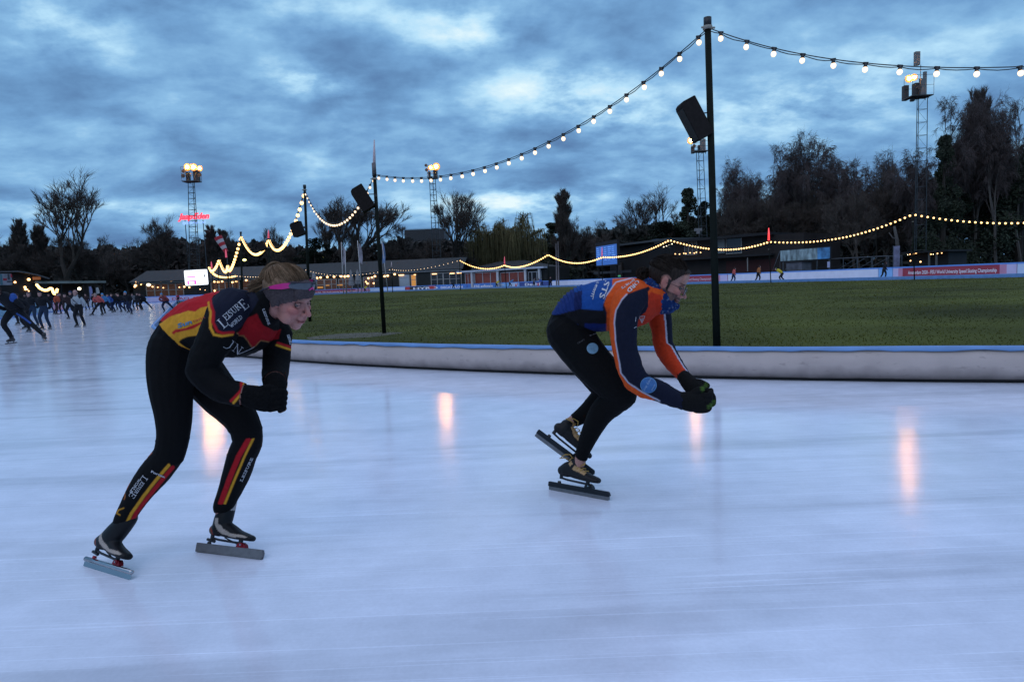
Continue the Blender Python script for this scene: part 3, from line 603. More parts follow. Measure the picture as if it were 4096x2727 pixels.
# ------------------------------------------------------------------ lamp posts with beacons and loudspeakers
post_m = mat('dark_green_post', (.010, .013, .010), .8, var=.2, spec=.1); cream = mat('cream_tape', (.32, .30, .25), .8); spk = mat('speaker_black', (.016, .013, .012), .85, var=.2, scale=20, spec=.15)
beacon_r = mat('red_beacon_glow', (.9, .1, .1), .4, emit=(1, .05, .05), es=1.5, var=0); beacon_p = mat('pink_beacon', (.55, .14, .18), .5, emit=(1, .10, .18), es=.45, var=0); beacon_w = mat('milky_beacon', (.55, .42, .42), .4, var=.05)
def post(xb, yb, xt, yt, Y, rad, label, ytape=None, beacon=None, zb=.12):
    b = at(xb, yb, Y); b.z = zb; t = at(xt, yt, Y); r = empty('lamp_post', (b.x, b.y, zb), 0, label, 'post', 'posts carrying the bulb strings'); o = V((b.x, b.y, zb)); d = t - o
    g = MB(); g.tube([V((0, 0, -.1)), d], [rad * 1.12, rad * .9], 14); g.build('pole', post_m, r, True)
    if rad > .03:
        h = MB(); h.tube([d - V((0, 0, .055 if False else .09)), d + V((0, 0, .02))], rad * 1.12, 14); h.build('pole_cap', black, r, True)
        yv = (ytape if ytape else yt + 35); q = at(xt, yv, Y) - o
        h = MB(); h.tube([q - V((0, 0, .02)), q + V((0, 0, .02))], rad * 1.35, 14); h.tube([q + V((-rad * 1.9, -.02, 0)), q + V((rad * 2, -.02, -.01))], .012, 6); h.build('tape_band', cream, r, True)
    if beacon:
        m_, y0, rr = beacon; q = at(xt, y0, Y) - o; h = MB(); h.tube([d, d.lerp(q, .5), q], [rr, rr * .8, rr * .3], 10); h.build('beacon', m_, r, True)
        if rad > .03 and m_ is beacon_w: h = MB(); h.tube([d - V((0, 0, .02)), d + V((0, 0, .22))], rr * 1.25, 10); h.build('beacon_base', mat('beacon_base_grey', (.14, .12, .12), .6), r, True)
    return r
def speaker(cx_, cy_, Y, wpx, hpx, tilt, yaw, pole_x, label):
    """loudspeaker cabinet: trapezoid plan, tilted on a bracket"""
    c = at(cx_, cy_, Y); k = Y / FP; wd, ht = wpx * k, hpx * k; r = empty('loudspeaker', c, 0, label, 'loudspeaker', 'loudspeakers on the posts')
    R = Matrix.Rotation(RHO * 0 + radians(-tilt), 3, 'Y') @ Matrix.Rotation(radians(yaw), 3, 'Z'); g = MB(); dp = wd * .8
    poly = [(-wd / 2, -ht / 2 + wd * .05), (-wd / 2 + wd * .07, -ht / 2), (wd / 2 - wd * .06, -ht / 2), (wd / 2, -ht / 2 + wd * .05), (wd / 2, ht / 2 - wd * .04), (wd / 2 - wd * .05, ht / 2), (-wd / 2 + wd * .22, ht / 2), (-wd / 2 + wd * .05, ht / 2 - wd * .10), (-wd / 2, ht / 2 - wd * .25)]
    g.prism(poly, -dp / 2, dp / 2, R); g.build('cabinet', spk, r)
    h = MB(); h.prism([(-wd * .52, -ht * .46), (-wd * .505, -ht * .46), (-wd * .505, ht * .36), (-wd * .52, ht * .36)], -dp * .44, dp * .44, R); h.build('grille', mat('speaker_grille', (.03, .03, .03), .5, .4, var=.5, scale=300), r)
    px_ = at(pole_x, cy_, Y) - c; h = MB(); h.tube([R @ V((wd * .3, 0, ht * .1)), V((px_.x, 0, ht * .16))], wd * .035, 6); h.tube([R @ V((wd * .3, 0, -ht * .15)), V((px_.x, 0, -ht * .2))], wd * .035, 6)
    h.box((px_.x - wd * .03, -wd * .05, ht * .10), (wd * .18, wd * .2, ht * .12)); h.build('bracket', black, r)
    return r
post(2869, 1392, 2830, 78, 8.55, .042, 'nearest tall dark post, right of the skating man', 112)
post(1537, 1330, 1497, 690, 16.6, .046, 'second dark post with milky beacon, between the two skaters', 716, (beacon_w, 560, .040))
post(1229, 1120, 1218, 742, 24.6, .048, 'third dark post, above the woman skater', 760)
post(1079, 1190, 1074, 955, 36, .05, 'fourth dark post, above the ponytail', None, (beacon_p, 920, .05))
post(967, 1195, 963, 928, 46, .06, 'fifth dark post, at left end of the steep bulb string')
speaker(2776, 480, 8.55, 70, 160, 27, 12, 2842, 'black loudspeaker on the nearest tall post')
speaker(1451, 795, 16.6, 55, 98, 30, 8, 1507, 'black loudspeaker on the second post')
speaker(1190, 917, 24.6, 40, 56, 16, -8, 1222, 'black loudspeaker on the third post')
speaker(1047, 985, 36, 28, 34, 25, 0, 1075, 'small black loudspeaker on the fourth post')
# far posts along the other side of the field
FARP = [(913, 1195, 911, 1055, 60, None), (868, 1195, 876, 1032, 76, None), (838, 1195, 836, 1062, 96, None),
        (945, 1190, 944, 1098, 122, None), (1220, 1180, 1218, 1073, 140, None), (1571, 1168, 1566, 1072, 133, beacon_w), (1842, 1160, 1838, 1036, 122, None), (2026, 1156, 2018, 1056, 114, beacon_p), (2196, 1150, 2193, 1014, 104, None),
        (2411, 1146, 2408, 1024, 93, beacon_p), (2681, 1140, 2677, 955, 81, None), (3084, 1136, 3075, 962, 67, beacon_r), (3658, 1123, 3650, 852, 54, None)]
PL = ['thin post on the left bend nearest the fifth dark post', 'thin post on the left bend under the windsock', 'thin post at the far left end of the bulb strings', 'thin post behind the woman skater head', 'thin post behind the headband of the woman', 'thin far post left of the black and red board', 'thin far post before the sports shop board', 'thin far post with a short red beacon before the white fascia building', 'thin far post with high string peak left of the blue screen',
      'thin far post before the blue screen', 'thin far post above the head of the man', 'thin far post with glowing red tube before the dark clubhouse', 'thin far post before the maroon board at right']
for (xb, yb, xt, yt, Y, bc), lb_ in zip(FARP, PL):
    bb = None
    if bc: bb = (bc, {2018: 1026, 2408: 988, 3075: 912, 1566: 1047}.get(xt, yt - 30), .0022 * Y * .42 if bc is not beacon_r else .10)
    post(xb, yb, xt, yt, Y, .0011 * Y * .5 if Y > 70 else .04, lb_, None, bb)
for x, y0, y1, Y, lb_ in ((847, 1073, 1046, 96, 'upper left pink beacon tube near the left end of the strings'), (921, 1092, 1070, 110, 'lower pink beacon tube near the left end of the strings'), (905, 1030, 998, 80, 'pink beacon tube under the windsock')):
    a = at(x, y0, Y); c_ = at(x, y1, Y); g = MB(); g.tube([(0, 0, -(a.z)), (0, 0, 0)], .05, 6, mi=0); r = empty('beacon_post', a, 0, lb_, 'beacon', 'pink beacons on posts'); g.build('pole', post_m, r)
    g = MB(); g.tube([(0, 0, 0), (0, 0, (c_.z - a.z) * .6), (0, 0, c_.z - a.z)], [.12, .10, .04], 8); g.build('beacon', beacon_p, r)
# ------------------------------------------------------------------ strings of bulbs
bulb_m = mat('warm_bulb_glow', (1, .9, .7), .4, emit=(1, .67, .38), es=1.7, var=0); bulb_f = mat('far_amber_bulb_glow', (1, .85, .5), .4, emit=(1, .56, .17), es=3.6, var=0); cord_m = mat('black_cord', (.012, .012, .014), .7)
bu = MB(); bu.ell((0, 0, -.060), (.031, .031, .035), 14, 10); bulb_me = bu.mesh('bulb', bulb_m, True)
sk = MB(); sk.tube([(0, 0, .012), (0, 0, -.02), (0, 0, -.032)], [.017, .021, .024], 10); sk.box((0, 0, .012), (.06, .022, .022)); sock_me = sk.mesh('socket', black, True)
bu = MB(); bu.ell((0, 0, -.05), (.06, .06, .06), 8, 6); bulbf_me = bu.mesh('bulb', bulb_f, True)
def string(A, B, sag, n, label, ctrl=None, near=True, skip=(), start=.5, scale=1.0, warm=False):
    """A,B world points; hanging cable with n bulbs"""
    r = empty('bulb_string', A, 0, label, 'string lights', 'strings of warm bulbs over the rink'); rnd = random.Random(hash(label) % 1000 if False else len(label))
    def pt(t):
        p = A.lerp(B, t) if ctrl is None else (A * (1 - t) ** 2 + ctrl * 2 * t * (1 - t) + B * t * t); q = p.copy()
        if ctrl is None: q.z -= sag * 4 * t * (1 - t)
        return q - A
    m = max(24, n * 4); g = MB(); g.tube([pt(i / m) for i in range(m + 1)], (.0065 if near else .02 * scale), 5, cap=False)
    if near:
        g.tube([pt(i / m) + V((0, .004, -.012 - .028 * abs(sin(pi * (i / m * n - start))) * (.6 + .6 * mn.noise((i * .2, 0, 0)))))for i in range(m + 1)], .0058, 5, cap=False)
    g.build('cord', cord_m, r)
    for i in range(n):
        if i in skip: continue
        t = (i + start) / n; p = pt(t)
        o = addobj('bulb', (bulb_me if near or warm else bulbf_me), r); o.location = p + V((0, 0, -.012 if near else 0)); o.scale = (scale,) * 3
        if near:
            o.rotation_euler = (rnd.uniform(-.12, .12), rnd.uniform(-.15, .15), 0); s_ = addobj('socket', sock_me, o)
    return r
def mid_ctrl(A, B, M_): return (M_ - A * .25 - B * .25) * 2.0
P1 = at(2833, 112, 8.55); P2 = at(1500, 698, 16.6); P3 = at(1219, 762, 24.6); P4 = at(1075, 955, 36); P5 = at(964, 942, 46)
A = P2; B = P1; string(P1, P2, 1.23, 26, 'long near bulb string from nearest post down to the second post', ctrl=mid_ctrl(P1, P2, at(2010, 645, 11.9)))
EE = at(4300, 300, 7.1); E0 = V((EE.x + 4, EE.y - 1.5, EE.z + .25))
string(P1, E0, .0, 19, 'bulb string running right from the nearest post out of the photo', ctrl=mid_ctrl(P1, E0, at(4079, 268, 7.8)))
string(P2, P3, .9, 30, 'sagging bulb string between second and third post', ctrl=mid_ctrl(P2, P3, at(1335, 893, 20.6)))
string(P3, P4, 1.0, 26, 'bulb string between third and fourth post', ctrl=mid_ctrl(P3, P4, at(1130, 985, 30)), near=False, scale=1.15)
string(P4, P5, .9, 26, 'bulb string between fourth and fifth post', ctrl=mid_ctrl(P4, P5, at(1018, 1013, 41)), near=False, scale=1.35)
def T_(i): x0, y0, xt, yt, Y, b = FARP[i]; return at(xt, yt + 3, Y)
Q = [T_(i) for i in range(len(FARP))]
string(P5, Q[0], .9, 20, 'short steep bulb string at the left bend', ctrl=mid_ctrl(P5, Q[0], at(925, 1070, 53)), near=False, scale=1.7)
string(Q[0], Q[1], .9, 16, 'V shaped bulb string under the windsock', ctrl=mid_ctrl(Q[0], Q[1], at(898, 1082, 68)), near=False, scale=2.2)
string(Q[1], Q[2], .9, 12, 'tiny steep bulb string at the far left end', ctrl=mid_ctrl(Q[1], Q[2], at(853, 1078, 86)), near=False, scale=2.6)
string(Q[2], Q[3], .9, 30, 'bulb string sagging right of the bright screen', ctrl=mid_ctrl(Q[2], Q[3], at(875, 1103, 109)), near=False, scale=2.6)
string(Q[3], Q[4], .9, 26, 'far bulb string hidden behind the head of the woman', ctrl=mid_ctrl(Q[3], Q[4], at(1080, 1102, 131)), near=False, scale=2.2, warm=True)
string(Q[4], Q[5], .9, 27, 'far bulb string behind the flag poles', ctrl=mid_ctrl(Q[4], Q[5], at(1370, 1100, 137)), near=False, scale=1.9, warm=True)
string(Q[5], Q[6], .9, 21, 'far bulb string above the black and red board', ctrl=mid_ctrl(Q[5], Q[6], at(1670, 1076, 128)), near=False, scale=1.9, warm=True)
string(Q[6], Q[7], .9, 25, 'far bulb string before the white fascia building', ctrl=mid_ctrl(Q[6], Q[7], at(1928, 1072, 118)), near=False, scale=1.8)
string(Q[7], Q[8], .9, 28, 'far bulb string rising to the high post left of the screen', ctrl=mid_ctrl(Q[7], Q[8], at(2092, 1063, 110)), near=False, scale=1.9)
string(Q[8], Q[9], .9, 30, 'far bulb string passing left of the blue screen', ctrl=mid_ctrl(Q[8], Q[9], at(2295, 1050, 102)), near=False, scale=1.8)
string(Q[9], Q[10], .9, 31, 'far bulb string between blue screen and the head of the man', ctrl=mid_ctrl(Q[9], Q[10], at(2540, 1014, 93)), near=False, scale=1.7)
string(Q[10], Q[11], .9, 36, 'far bulb string passing behind the nearest post', ctrl=mid_ctrl(Q[10], Q[11], at(2880, 996, 82)), near=False, scale=1.6)
string(Q[11], Q[12], .9, 36, 'far bulb string rising over the grandstand banner', ctrl=mid_ctrl(Q[11], Q[12], at(3350, 952, 66)), near=False, scale=1.35)
R_ = at(4420, 850, 42); string(Q[12], R_, .9, 30, 'far bulb string sagging to the right edge', ctrl=mid_ctrl(Q[12], R_, at(4010, 890, 50)), near=False, scale=1.2)
# ------------------------------------------------------------------ buildings and fixtures round the rink
glass_d = mat('dark_window_glass', (.02, .022, .026), .12, spec=.6, var=.05); glass_w = mat('dim_lit_room_glass', (.06, .03, .018), .25, var=.5, scale=1.2, emit=(.30, .11, .04), es=.10)
amber = mat('amber_lit_room', (.4, .2, .05), .5, emit=(1, .42, .08), es=.42, var=.2, scale=1); frame_m = mat('pale_window_frame', (.30, .29, .27), .6, var=.1, scale=1); frame_w = mat('white_column_paint', (.42, .43, .44), .6, var=.12, scale=1)
wall_d = mat('dark_green_wall', (.014, .017, .016), .8, var=.3, scale=.6); roof_d = mat('slate_dark_roof', (.019, .024, .025), .8, var=.25, scale=1.5, vscale=(1, .1, 1)); fascia_m = mat('pale_fascia', (.15, .165, .17), .6, var=.15, scale=.6); wall_b = mat('black_wall', (.010, .011, .013), .85, var=.3, scale=.5)
warm = mat('small_warm_lamp_glow', (1, .8, .5), .4, emit=(1, .52, .2), es=4, var=0); warm_w = mat('small_white_lamp_glow', (1, .9, .7), .4, emit=(1, .85, .55), es=5, var=0); red_i = mat('dim_red_room', (.10, .025, .018), .5, var=.5, scale=.8, emit=(.25, .05, .03), es=.12)
class Bld:
    """building whose front runs along a straight line between two sight columns; everything is placed on that front in metres"""
    def __init__(s, name, x0, Y0, x1, Y1, label, cat='building', group=None):
        s.x0, s.x1, s.Y0, s.Y1 = x0, x1, Y0, Y1; a = at(x0, hor(x0), Y0); b = at(x1, hor(x1), Y1); s.a = V((a.x, a.y)); s.b = V((b.x, b.y)); s.d = (s.b - s.a); s.len = s.d.length; s.d = s.d.normalized(); s.n = V((-s.d.y, s.d.x))
        if s.n.y < 0: s.n = -s.n
        s.r = empty(name, (a.x, a.y, 0), 0, label, cat, group)
    def loc(s, x, y):                 # photo column/row on the front -> (metres along front, height)
        d = ray(x, y); dx = V((d.x, d.y)); det = dx.x * (-s.d.y) - dx.y * (-s.d.x); t = (s.a.x * (-s.d.y) - s.a.y * (-s.d.x)) / det
        u = (dx * t - s.a).dot(s.d); return u, CAMZ + d.z * t
    def P(s, u, z, off=0): q = s.d * u + s.n * off; return V((q.x, q.y, z))
    def slab(s, g, u0, u1, z0, z1, o0, o1, mi=0, z2=None, z3=None):
        z2 = z0 if z2 is None else z2; z3 = z1 if z3 is None else z3      # z2,z3: heights at o1 (back)
        v = [s.P(u0, z0, o0), s.P(u1, z0, o0), s.P(u1, z1, o0), s.P(u0, z1, o0), s.P(u0, z2, o1), s.P(u1, z2, o1), s.P(u1, z3, o1), s.P(u0, z3, o1)]
        g.add(v, [(0, 1, 2, 3), (7, 6, 5, 4), (3, 2, 6, 7), (0, 4, 5, 1), (0, 3, 7, 4), (1, 5, 6, 2)], mi)
    def part(s, name, x0, y0, x1, y1, o0, o1, m, parent=None, u=None):
        g = MB(); ua, za = s.loc(x0, y0); ub, zb = s.loc(x1, y1)
        if u: ua, ub, za, zb = u
        s.slab(g, min(ua, ub), max(ua, ub), min(za, zb), max(za, zb), o0, o1); return g.build(name, m, parent or s.r)
    def window(s, x0, y0, x1, y1, posts=(), transom=None, gm=None, fw=.16, fm=None):
        ua, za = s.loc(x0, y0); ub, zb = s.loc(x1, y1); zt, zb = max(za, zb), min(za, zb); g = MB()
        s.slab(g, ua, ub, zt - fw, zt, -.08, .0); s.slab(g, ua, ub, zb, zb + fw, -.08, 0); s.slab(g, ua, ua + fw, zb + fw, zt - fw, -.08, 0); s.slab(g, ub - fw, ub, zb + fw, zt - fw, -.08, 0)
        for p in posts:
            p, wd = p if isinstance(p, tuple) else (p, fw); u, _ = s.loc(p, y0); s.slab(g, u - wd / 2, u + wd / 2, zb + fw, zt - fw, -.10, 0)
        if transom: _, z = s.loc((x0 + x1) / 2, transom); s.slab(g, ua + fw, ub - fw, z - fw * .35, z + fw * .35, -.06, -.003)
        w_ = g.build('window', fm or frame_m, s.r); g = MB(); s.slab(g, ua + .01, ub - .01, zb + .01, zt - .01, .01, .03); g.build('pane', gm or glass_d, w_); return w_
    def lamp(s, x, y, r, m=None, off=-.3):
        u, z = s.loc(x, y); g = MB(); g.ell(s.P(u, z, off), (r, r * .6, r * .8), 8, 6); return g.build('lamp', m or warm, s.r, True)
    def roof(s, x0, x1, yeave, yridge, depth, m=None, over=.5):
        u0, ze = s.loc(x0, yeave); u1, _ = s.loc(x1, yeave); uc, zr = s.loc((x0 + x1) / 2, yridge); _, zec = s.loc((x0 + x1) / 2, yeave); zr = ze + (zr - zec); g = MB()
        s.slab(g, u0 - over, u1 + over, ze - .15, ze, -over, depth, 0, zr - .15, zr); s.slab(g, u0 - over, u1 + over, zr - .15, zr, depth + .003, depth * 2, 0, ze - .15, ze); return g.build('roof', m or roof_d, s.r)
# long glazed pavilion
B_ = Bld('pavilion', 535, 172, 1848, 164, 'long low glazed pavilion with dark roof and warm lamps at the far bend')
B_.part('wall', 535, 1128, 1848, 1170, 0.05, 9, wall_d, u=(0, B_.len, 0, 4.4)); B_.part('fascia', 0, 0, 0, 0, -.5, .04, fascia_m, u=(0, B_.len, 4.4, 4.72)); 
g = MB(); B_.slab(g, -.6, B_.len + .4, 4.73, 4.9, -.6, 7, 0, 7.6, 7.8); B_.slab(g, -.6, B_.len + .4, 7.6, 7.8, 7.003, 14, 0, 4.7, 4.9); g.build('roof', roof_d, B_.r)
B_.window(583, 1137, 738, 1186, [(617, .35), 645, (673, .3), (703, .35)], 1160, glass_w, .2); B_.window(842, 1128, 962, 1183, [(875, .3), 900, 930], 1156, glass_w, .2); B_.window(965, 1122, 1120, 1180, [1000, (1040, .3), 1080], 1150, glass_w, .2)
B_.window(1265, 1118, 1350, 1166, [(1297, .4), 1325], 1138, glass_w, .2); B_.window(1353, 1116, 1412, 1164, [(1383, .3)], 1134, glass_w, .2); B_.window(1452, 1108, 1500, 1160, [1476], 1117, glass_w, .2)
B_.window(1595, 1098, 1641, 1150, [], 1110, mat('pale_door_panel', (.34, .40, .44), .6, var=.1), .15); B_.window(1642, 1098, 1667, 1147, [], 1119, amber, .15); B_.window(1722, 1092, 1848, 1142, [1748, (1772, .3), 1798, 1824], 1116, glass_d, .2)
for x, y, r in [(547, 1129, .3), (557, 1132, .22), (545, 1142, .45), (542, 1147, .3), (570, 1134, .2), (567, 1138, .2), (597, 1139, .55), (613, 1147, .25), (645, 1129, .22), (687, 1124, .3), (634, 1149, .2), (656, 1151, .2), (720, 1149, .2), (740, 1147, .3), (760, 1149, .28),
                (860, 1127, .3), (875, 1128, .34), (891, 1126, .3), (932, 1129, .3), (947, 1126, .3), (987, 1121, .34), (860, 1163, .35), (1270, 1112, .34), (1284, 1110, .34), (1311, 1108, .34), (1338, 1107, .34), (1366, 1105, .4), (1382, 1106, .42), (1394, 1104, .42),
                (1475, 1113, .3), (1489, 1110, .28), (1501, 1105, .34), (1540, 1105, .34), (1552, 1103, .34), (1580, 1097, .34), (1465, 1127, .25), (1472, 1134, .34), (1496, 1133, .26), (803, 1157, .15), (823, 1160, .12)]:
    B_.lamp(x, y, r * .85, warm if r != .55 else warm_w)
for x0, x1, y in [(1595, 1616, 1100), (1729, 1747, 1096), (1800, 1818, 1094), (1828, 1846, 1092), (1656, 1664, 1099)]:
    B_.part('tube_lamp', x0, y - 1, x1, y + 1, -.25, -.12, warm)
for x0, y0, x1, y1 in [(1270, 1147, 1292, 1152), (1303, 1140, 1318, 1143), (1395, 1136, 1410, 1138), (1350, 1138, 1372, 1142)]:
    B_.part('glowing_bar', x0, y0, x1, y1, -.05, -.02, amber)
# white fascia building
W_ = Bld('clubroom', 1849, 160, 2186, 143, 'low building with pale fascia, white columns and reddish windows')
uw_, z_ = W_.loc(2010, 1080); W_.part('wall', 0, 0, 0, 0, .05, 8, wall_d, u=(0, W_.len, 0, z_ - .12)); W_.part('fascia', 0, 0, 0, 0, -1.2, .04, mat('white_fascia', (.40, .44, .50), .5, var=.1, scale=.5), u=(-.6, W_.len + .3, z_ - .1, z_ + .28))
W_.part('roof', 0, 0, 0, 0, .05, 8, roof_d, u=(0, W_.len, z_ - .11, z_ + .2))
W_.window(1860, 1093, 1998, 1150, [1872, 1884, (1897, .55), 1931, 1962], None, red_i, .14, frame_w); W_.window(2002, 1090, 2110, 1145, [2038, 2073], None, red_i, .14, frame_w); W_.window(2113, 1087, 2168, 1140, [2128, 2148], None, glass_d, .16, frame_w)
for x in (1897, 2000, 2111, 2167):
    u, _ = W_.loc(x, 1110); g = MB(); W_.slab(g, u - .26, u + .26, 0, z_ - .13, -.9, -.5); g.build('column', frame_w, W_.r)
# pointed dark roofs behind it
RB = Bld('hall', 1870, 178, 2160, 168, 'dark hip roofed hall behind the pale fascia building')
RB.part('wall', 0, 0, 0, 0, .1, 10, wall_d, u=(0, RB.len, 0, 4.6)); g = MB(); L_ = RB.len; zt = RB.loc(2010, 1043)[1]
g.add([RB.P(-1, 4.7, -.6), RB.P(L_ + 1, 4.7, -.6), RB.P(L_ + 1, 4.7, 11), RB.P(-1, 4.7, 11), RB.P(L_ * .32, zt, 5), RB.P(L_ * .68, zt, 5)], [(0, 1, 5, 4), (1, 2, 5), (2, 3, 4, 5), (3, 0, 4), (3, 2, 1, 0)]); g.build('roof', mat('dark_hip_roof', (.013, .015, .016), .85, var=.2, scale=1), RB.r)
# ribbed office block far behind the trees
OFF = Bld('office_block', 1630, 232, 1786, 232, 'distant grey ribbed office block behind the middle trees'); zt = OFF.loc(1700, 917)[1]
OFF.part('wall', 0, 0, 0, 0, .2, 20, mat('ribbed_grey_cladding', (.05, .055, .062), .8), u=(0, OFF.len, 0, zt))
g = MB()
for i in range(46): u = OFF.len * i / 45; OFF.slab(g, u - .05, u + .05, 0, zt + .3, 0, .19)
g.build('ribs', mat('rib_metal', (.11, .115, .12), .6), OFF.r)
# big blue screen and dark canopy
SB = Bld('video_screen', 2386, 134, 2472, 124, 'large blue video screen angled beside the dark canopy', 'screen')
zt0, zb0 = SB.loc(2386, 972)[1], SB.loc(2386, 1068)[1]
SB.part('frame', 0, 0, 0, 0, 0, .5, wall_b, u=(0, SB.len, zb0, zt0)); scr = mat('blue_screen_glow', (.03, .08, .25), .4, emit=(.035, .12, .42), es=.8, var=.25, scale=2.5, vscale=(1, 1, .3))
SB.part('display', 0, 0, 0, 0, -.03, -.005, scr, u=(.25, SB.len - .2, zb0 + .25, zt0 - .75))
SB.part('post', 0, 0, 0, 0, .1, .4, wall_b, u=(.6, .9, 0, zb0)); SB.part('post', 0, 0, 0, 0, .1, .4, wall_b, u=(SB.len - 1.2, SB.len - .9, 0, zb0))
lin = mat('screen_text_blue', (.2, .4, .8), .5, emit=(.16, .36, .85), es=1.0, var=0); g = MB()
for i in range(7):
    for j in range(5):
        z = zt0 - 1.1 - i * .38; u = .6 + j * (SB.len - 1.2) / 5; SB.slab(g, u, u + (SB.len - 1.2) / 5 * random.uniform(.45, .85), z - .07, z, -.05, -.033)
g.build('screen_text', lin, SB.r)
CN = Bld('canopy_hall', 2440, 138, 2700, 118, 'dark flat roofed hall right of the blue screen'); zt = CN.loc(2560, 968)[1]
CN.part('wall', 0, 0, 0, 0, .05, 12, wall_b, u=(0, CN.len, 0, zt - .35)); CN.part('roof', 0, 0, 0, 0, -1, 12, mat('grey_flat_roof', (.05, .06, .065), .7, var=.2), u=(-2.4, CN.len, zt - .34, zt)); CN.part('roof_light', 2612, 959, 2636, 964, -.2, 1, mat('pale_blue_rooflight', (.14, .22, .34), .4), None)
CN.part('pillar', 2479, 1050, 2492, 1112, -.4, -.1, mat('brown_pillar', (.09, .075, .065), .8)); CN.part('exit_sign', 2479, 1101, 2490, 1106, -.45, -.41, mat('green_exit_glow', (.1, .5, .3), .5, emit=(.08, .5, .25), es=.5, var=0))
CN.part('railing', 2400, 1087, 2552, 1088.5, -1.5, -1.44, steel)
# dark two storey clubhouse
CH_ = Bld('clubhouse', 2700, 112, 3215, 96, 'dark two storey clubhouse with overhanging roof behind the near post'); zr = CH_.loc(2950, 941)[1]; zf = CH_.loc(2950, 1016)[1]
CH_.part('wall', 0, 0, 0, 0, .05, 12, mat('dark_brown_cladding', (.018, .013, .012), .85, var=.3, scale=.6), u=(0, CH_.len, 0, zr - .4)); CH_.part('roof', 0, 0, 0, 0, -1.4, 13, wall_b, u=(-3, CH_.len * .80, zr - .39, zr))
CH_.part('balcony', 0, 0, 0, 0, -1.2, .04, wall_b, u=(0, CH_.len * .8, zf - .5, zf - .2))
CH_.window(2868, 951, 2902, 1014, [], None, mat('pale_grey_curtain', (.16, .185, .185), .7, var=.15, scale=1), .06, wall_b); CH_.window(2904, 951, 2968, 1013, [], None, glass_d, .1); CH_.window(2738, 962, 2790, 1018, [2755, 2770], None, mat('dim_grey_room', (.06, .055, .05), .6, var=.4), .09, frame_m)
CH_.part('lower_wall', 2905, 1045, 3100, 1086, -.04, .04, mat('dark_red_cladding', (.040, .008, .008), .8, var=.3)); CH_.part('slender_column', 3002, 1030, 3005, 1085, -1, -.85, frame_m)
for i in range(11): CH_.lamp(2678 + i * 14 + (i % 3) * 3, 1021 - i * 1.1 - (i % 2) * 2, .10, warm, -1.3)
for i in range(4): CH_.lamp(2674 + i * 11, 988 - i * 4, .08, warm_w, -1.3)
d_ = at(2793, 935, 99); g = MB(); g.tube([d_, at(2793, 918, 99)], .3, 8); g.box(at(2793, 919, 99), (1.0, .5, .4)); r = vent_root = empty('roof_vent', (0, 0, 0), 0, 'small pale vent box on the dark clubhouse roof', 'vent'); g.build('vent_box', mat('pale_vent', (.14, .14, .14), .6), r)
# grandstand with painted banner and scaffold rail
Y0, Y1 = loop_s(OB, 3120)[1], loop_s(OB, 3560)[1]
def yb(x, m=2.0): s_, d = loop_s(OB, x); p, _ = loop_at(OB, s_); return p.y + m
GS = Bld('grandstand', 3100, yb(3100, 3), 3552, yb(3552, 3), 'steel grandstand frame with rails beside the painted banner'); k_ = GS.P
g = MB(); ut0, zt0 = GS.loc(3120, 1046); ut1, zt1 = GS.loc(3552, 1024)
for i in range(9):
    u = ut0 + (ut1 - ut0) * i / 8; z = zt0 + (zt1 - zt0) * i / 8; g.tube([k_(u, 0), k_(u, z)], .045, 5); g.tube([k_(u, 0, 2.4), k_(u, z, 2.4)], .045, 5)
g.tube([k_(ut0, zt0), k_(ut1, zt1)], .045, 5); g.tube([k_(ut0, zt0, 2.4), k_(ut1, zt1, 2.4)], .04, 5); g.build('frame', steel, GS.r)
g = MB()
for a_, b_ in ((3330, 3415), (3365, 3450), (3410, 3500), (3450, 3550), (3120, 3160)):
    u0, _ = GS.loc(a_, 1075); u1, z1 = GS.loc(b_, 1030 + (3550 - b_) * .05); g.tube([k_(u0, .9, .3), k_(u1, z1, .3)], .035, 5)
u0, _ = GS.loc(3085, 1085); u1, z1 = GS.loc(3120, 1005); g.tube([k_(u0, .9), k_(u1, z1)], .05, 5); g.build('brace', steel, GS.r)
for i in range(3): z = .5 + i * .5; g = MB(); GS.slab(g, ut0, ut1, z, z + .06, .3 + i * .7, .85 + i * .7); g.build('bench', mat('dark_bench_plank', (.03, .03, .032), .8), GS.r)
BN = Bld('painted_banner', 3122, yb(3122, 2.2), 3320, yb(3320, 2.2), 'long grey and blue painted banner high on the grandstand', 'banner')
ua, za = BN.loc(3122, 1003); ub, zb = BN.loc(3122, 1045); uc, _ = BN.loc(3320, 1000); ud, _ = BN.loc(3270, 1000)
BN.part('backing', 0, 0, 0, 0, .03, .12, wall_b, u=(ua - .1, uc + .1, zb - .1, za + .1)); BN.part('grey_cloth', 0, 0, 0, 0, -.02, .0, mat('graffiti_grey', (.22, .30, .31), .8, var=.75, scale=1.6, vscale=(1.2, 1.2, .45)), u=(ua, ud, zb, za)); BN.part('blue_cloth', 0, 0, 0, 0, -.02, .0, mat('graffiti_blue', (.06, .20, .38), .8, var=.7, scale=1.3), u=(ud, uc, zb, za))
BN.part('post', 0, 0, 0, 0, .13, .22, steel, u=(ua + .2, ua + .3, 0, za)); BN.part('post', 0, 0, 0, 0, .13, .22, steel, u=(uc - .3, uc - .2, 0, za))
KS = Bld('kiosk', 3145, yb(3145, 1.2), 3208, yb(3208, 1.2), 'small grey hut below the painted banner'); KS.part('wall', 3145, 1050, 3208, 1120, 0, 1.6, mat('grey_hut_wall', (.085, .09, .105), .8, var=.4, scale=1.2)); KS.part('roof', 3142, 1048, 3211, 1049.5, -.1, 1.7, wall_b)
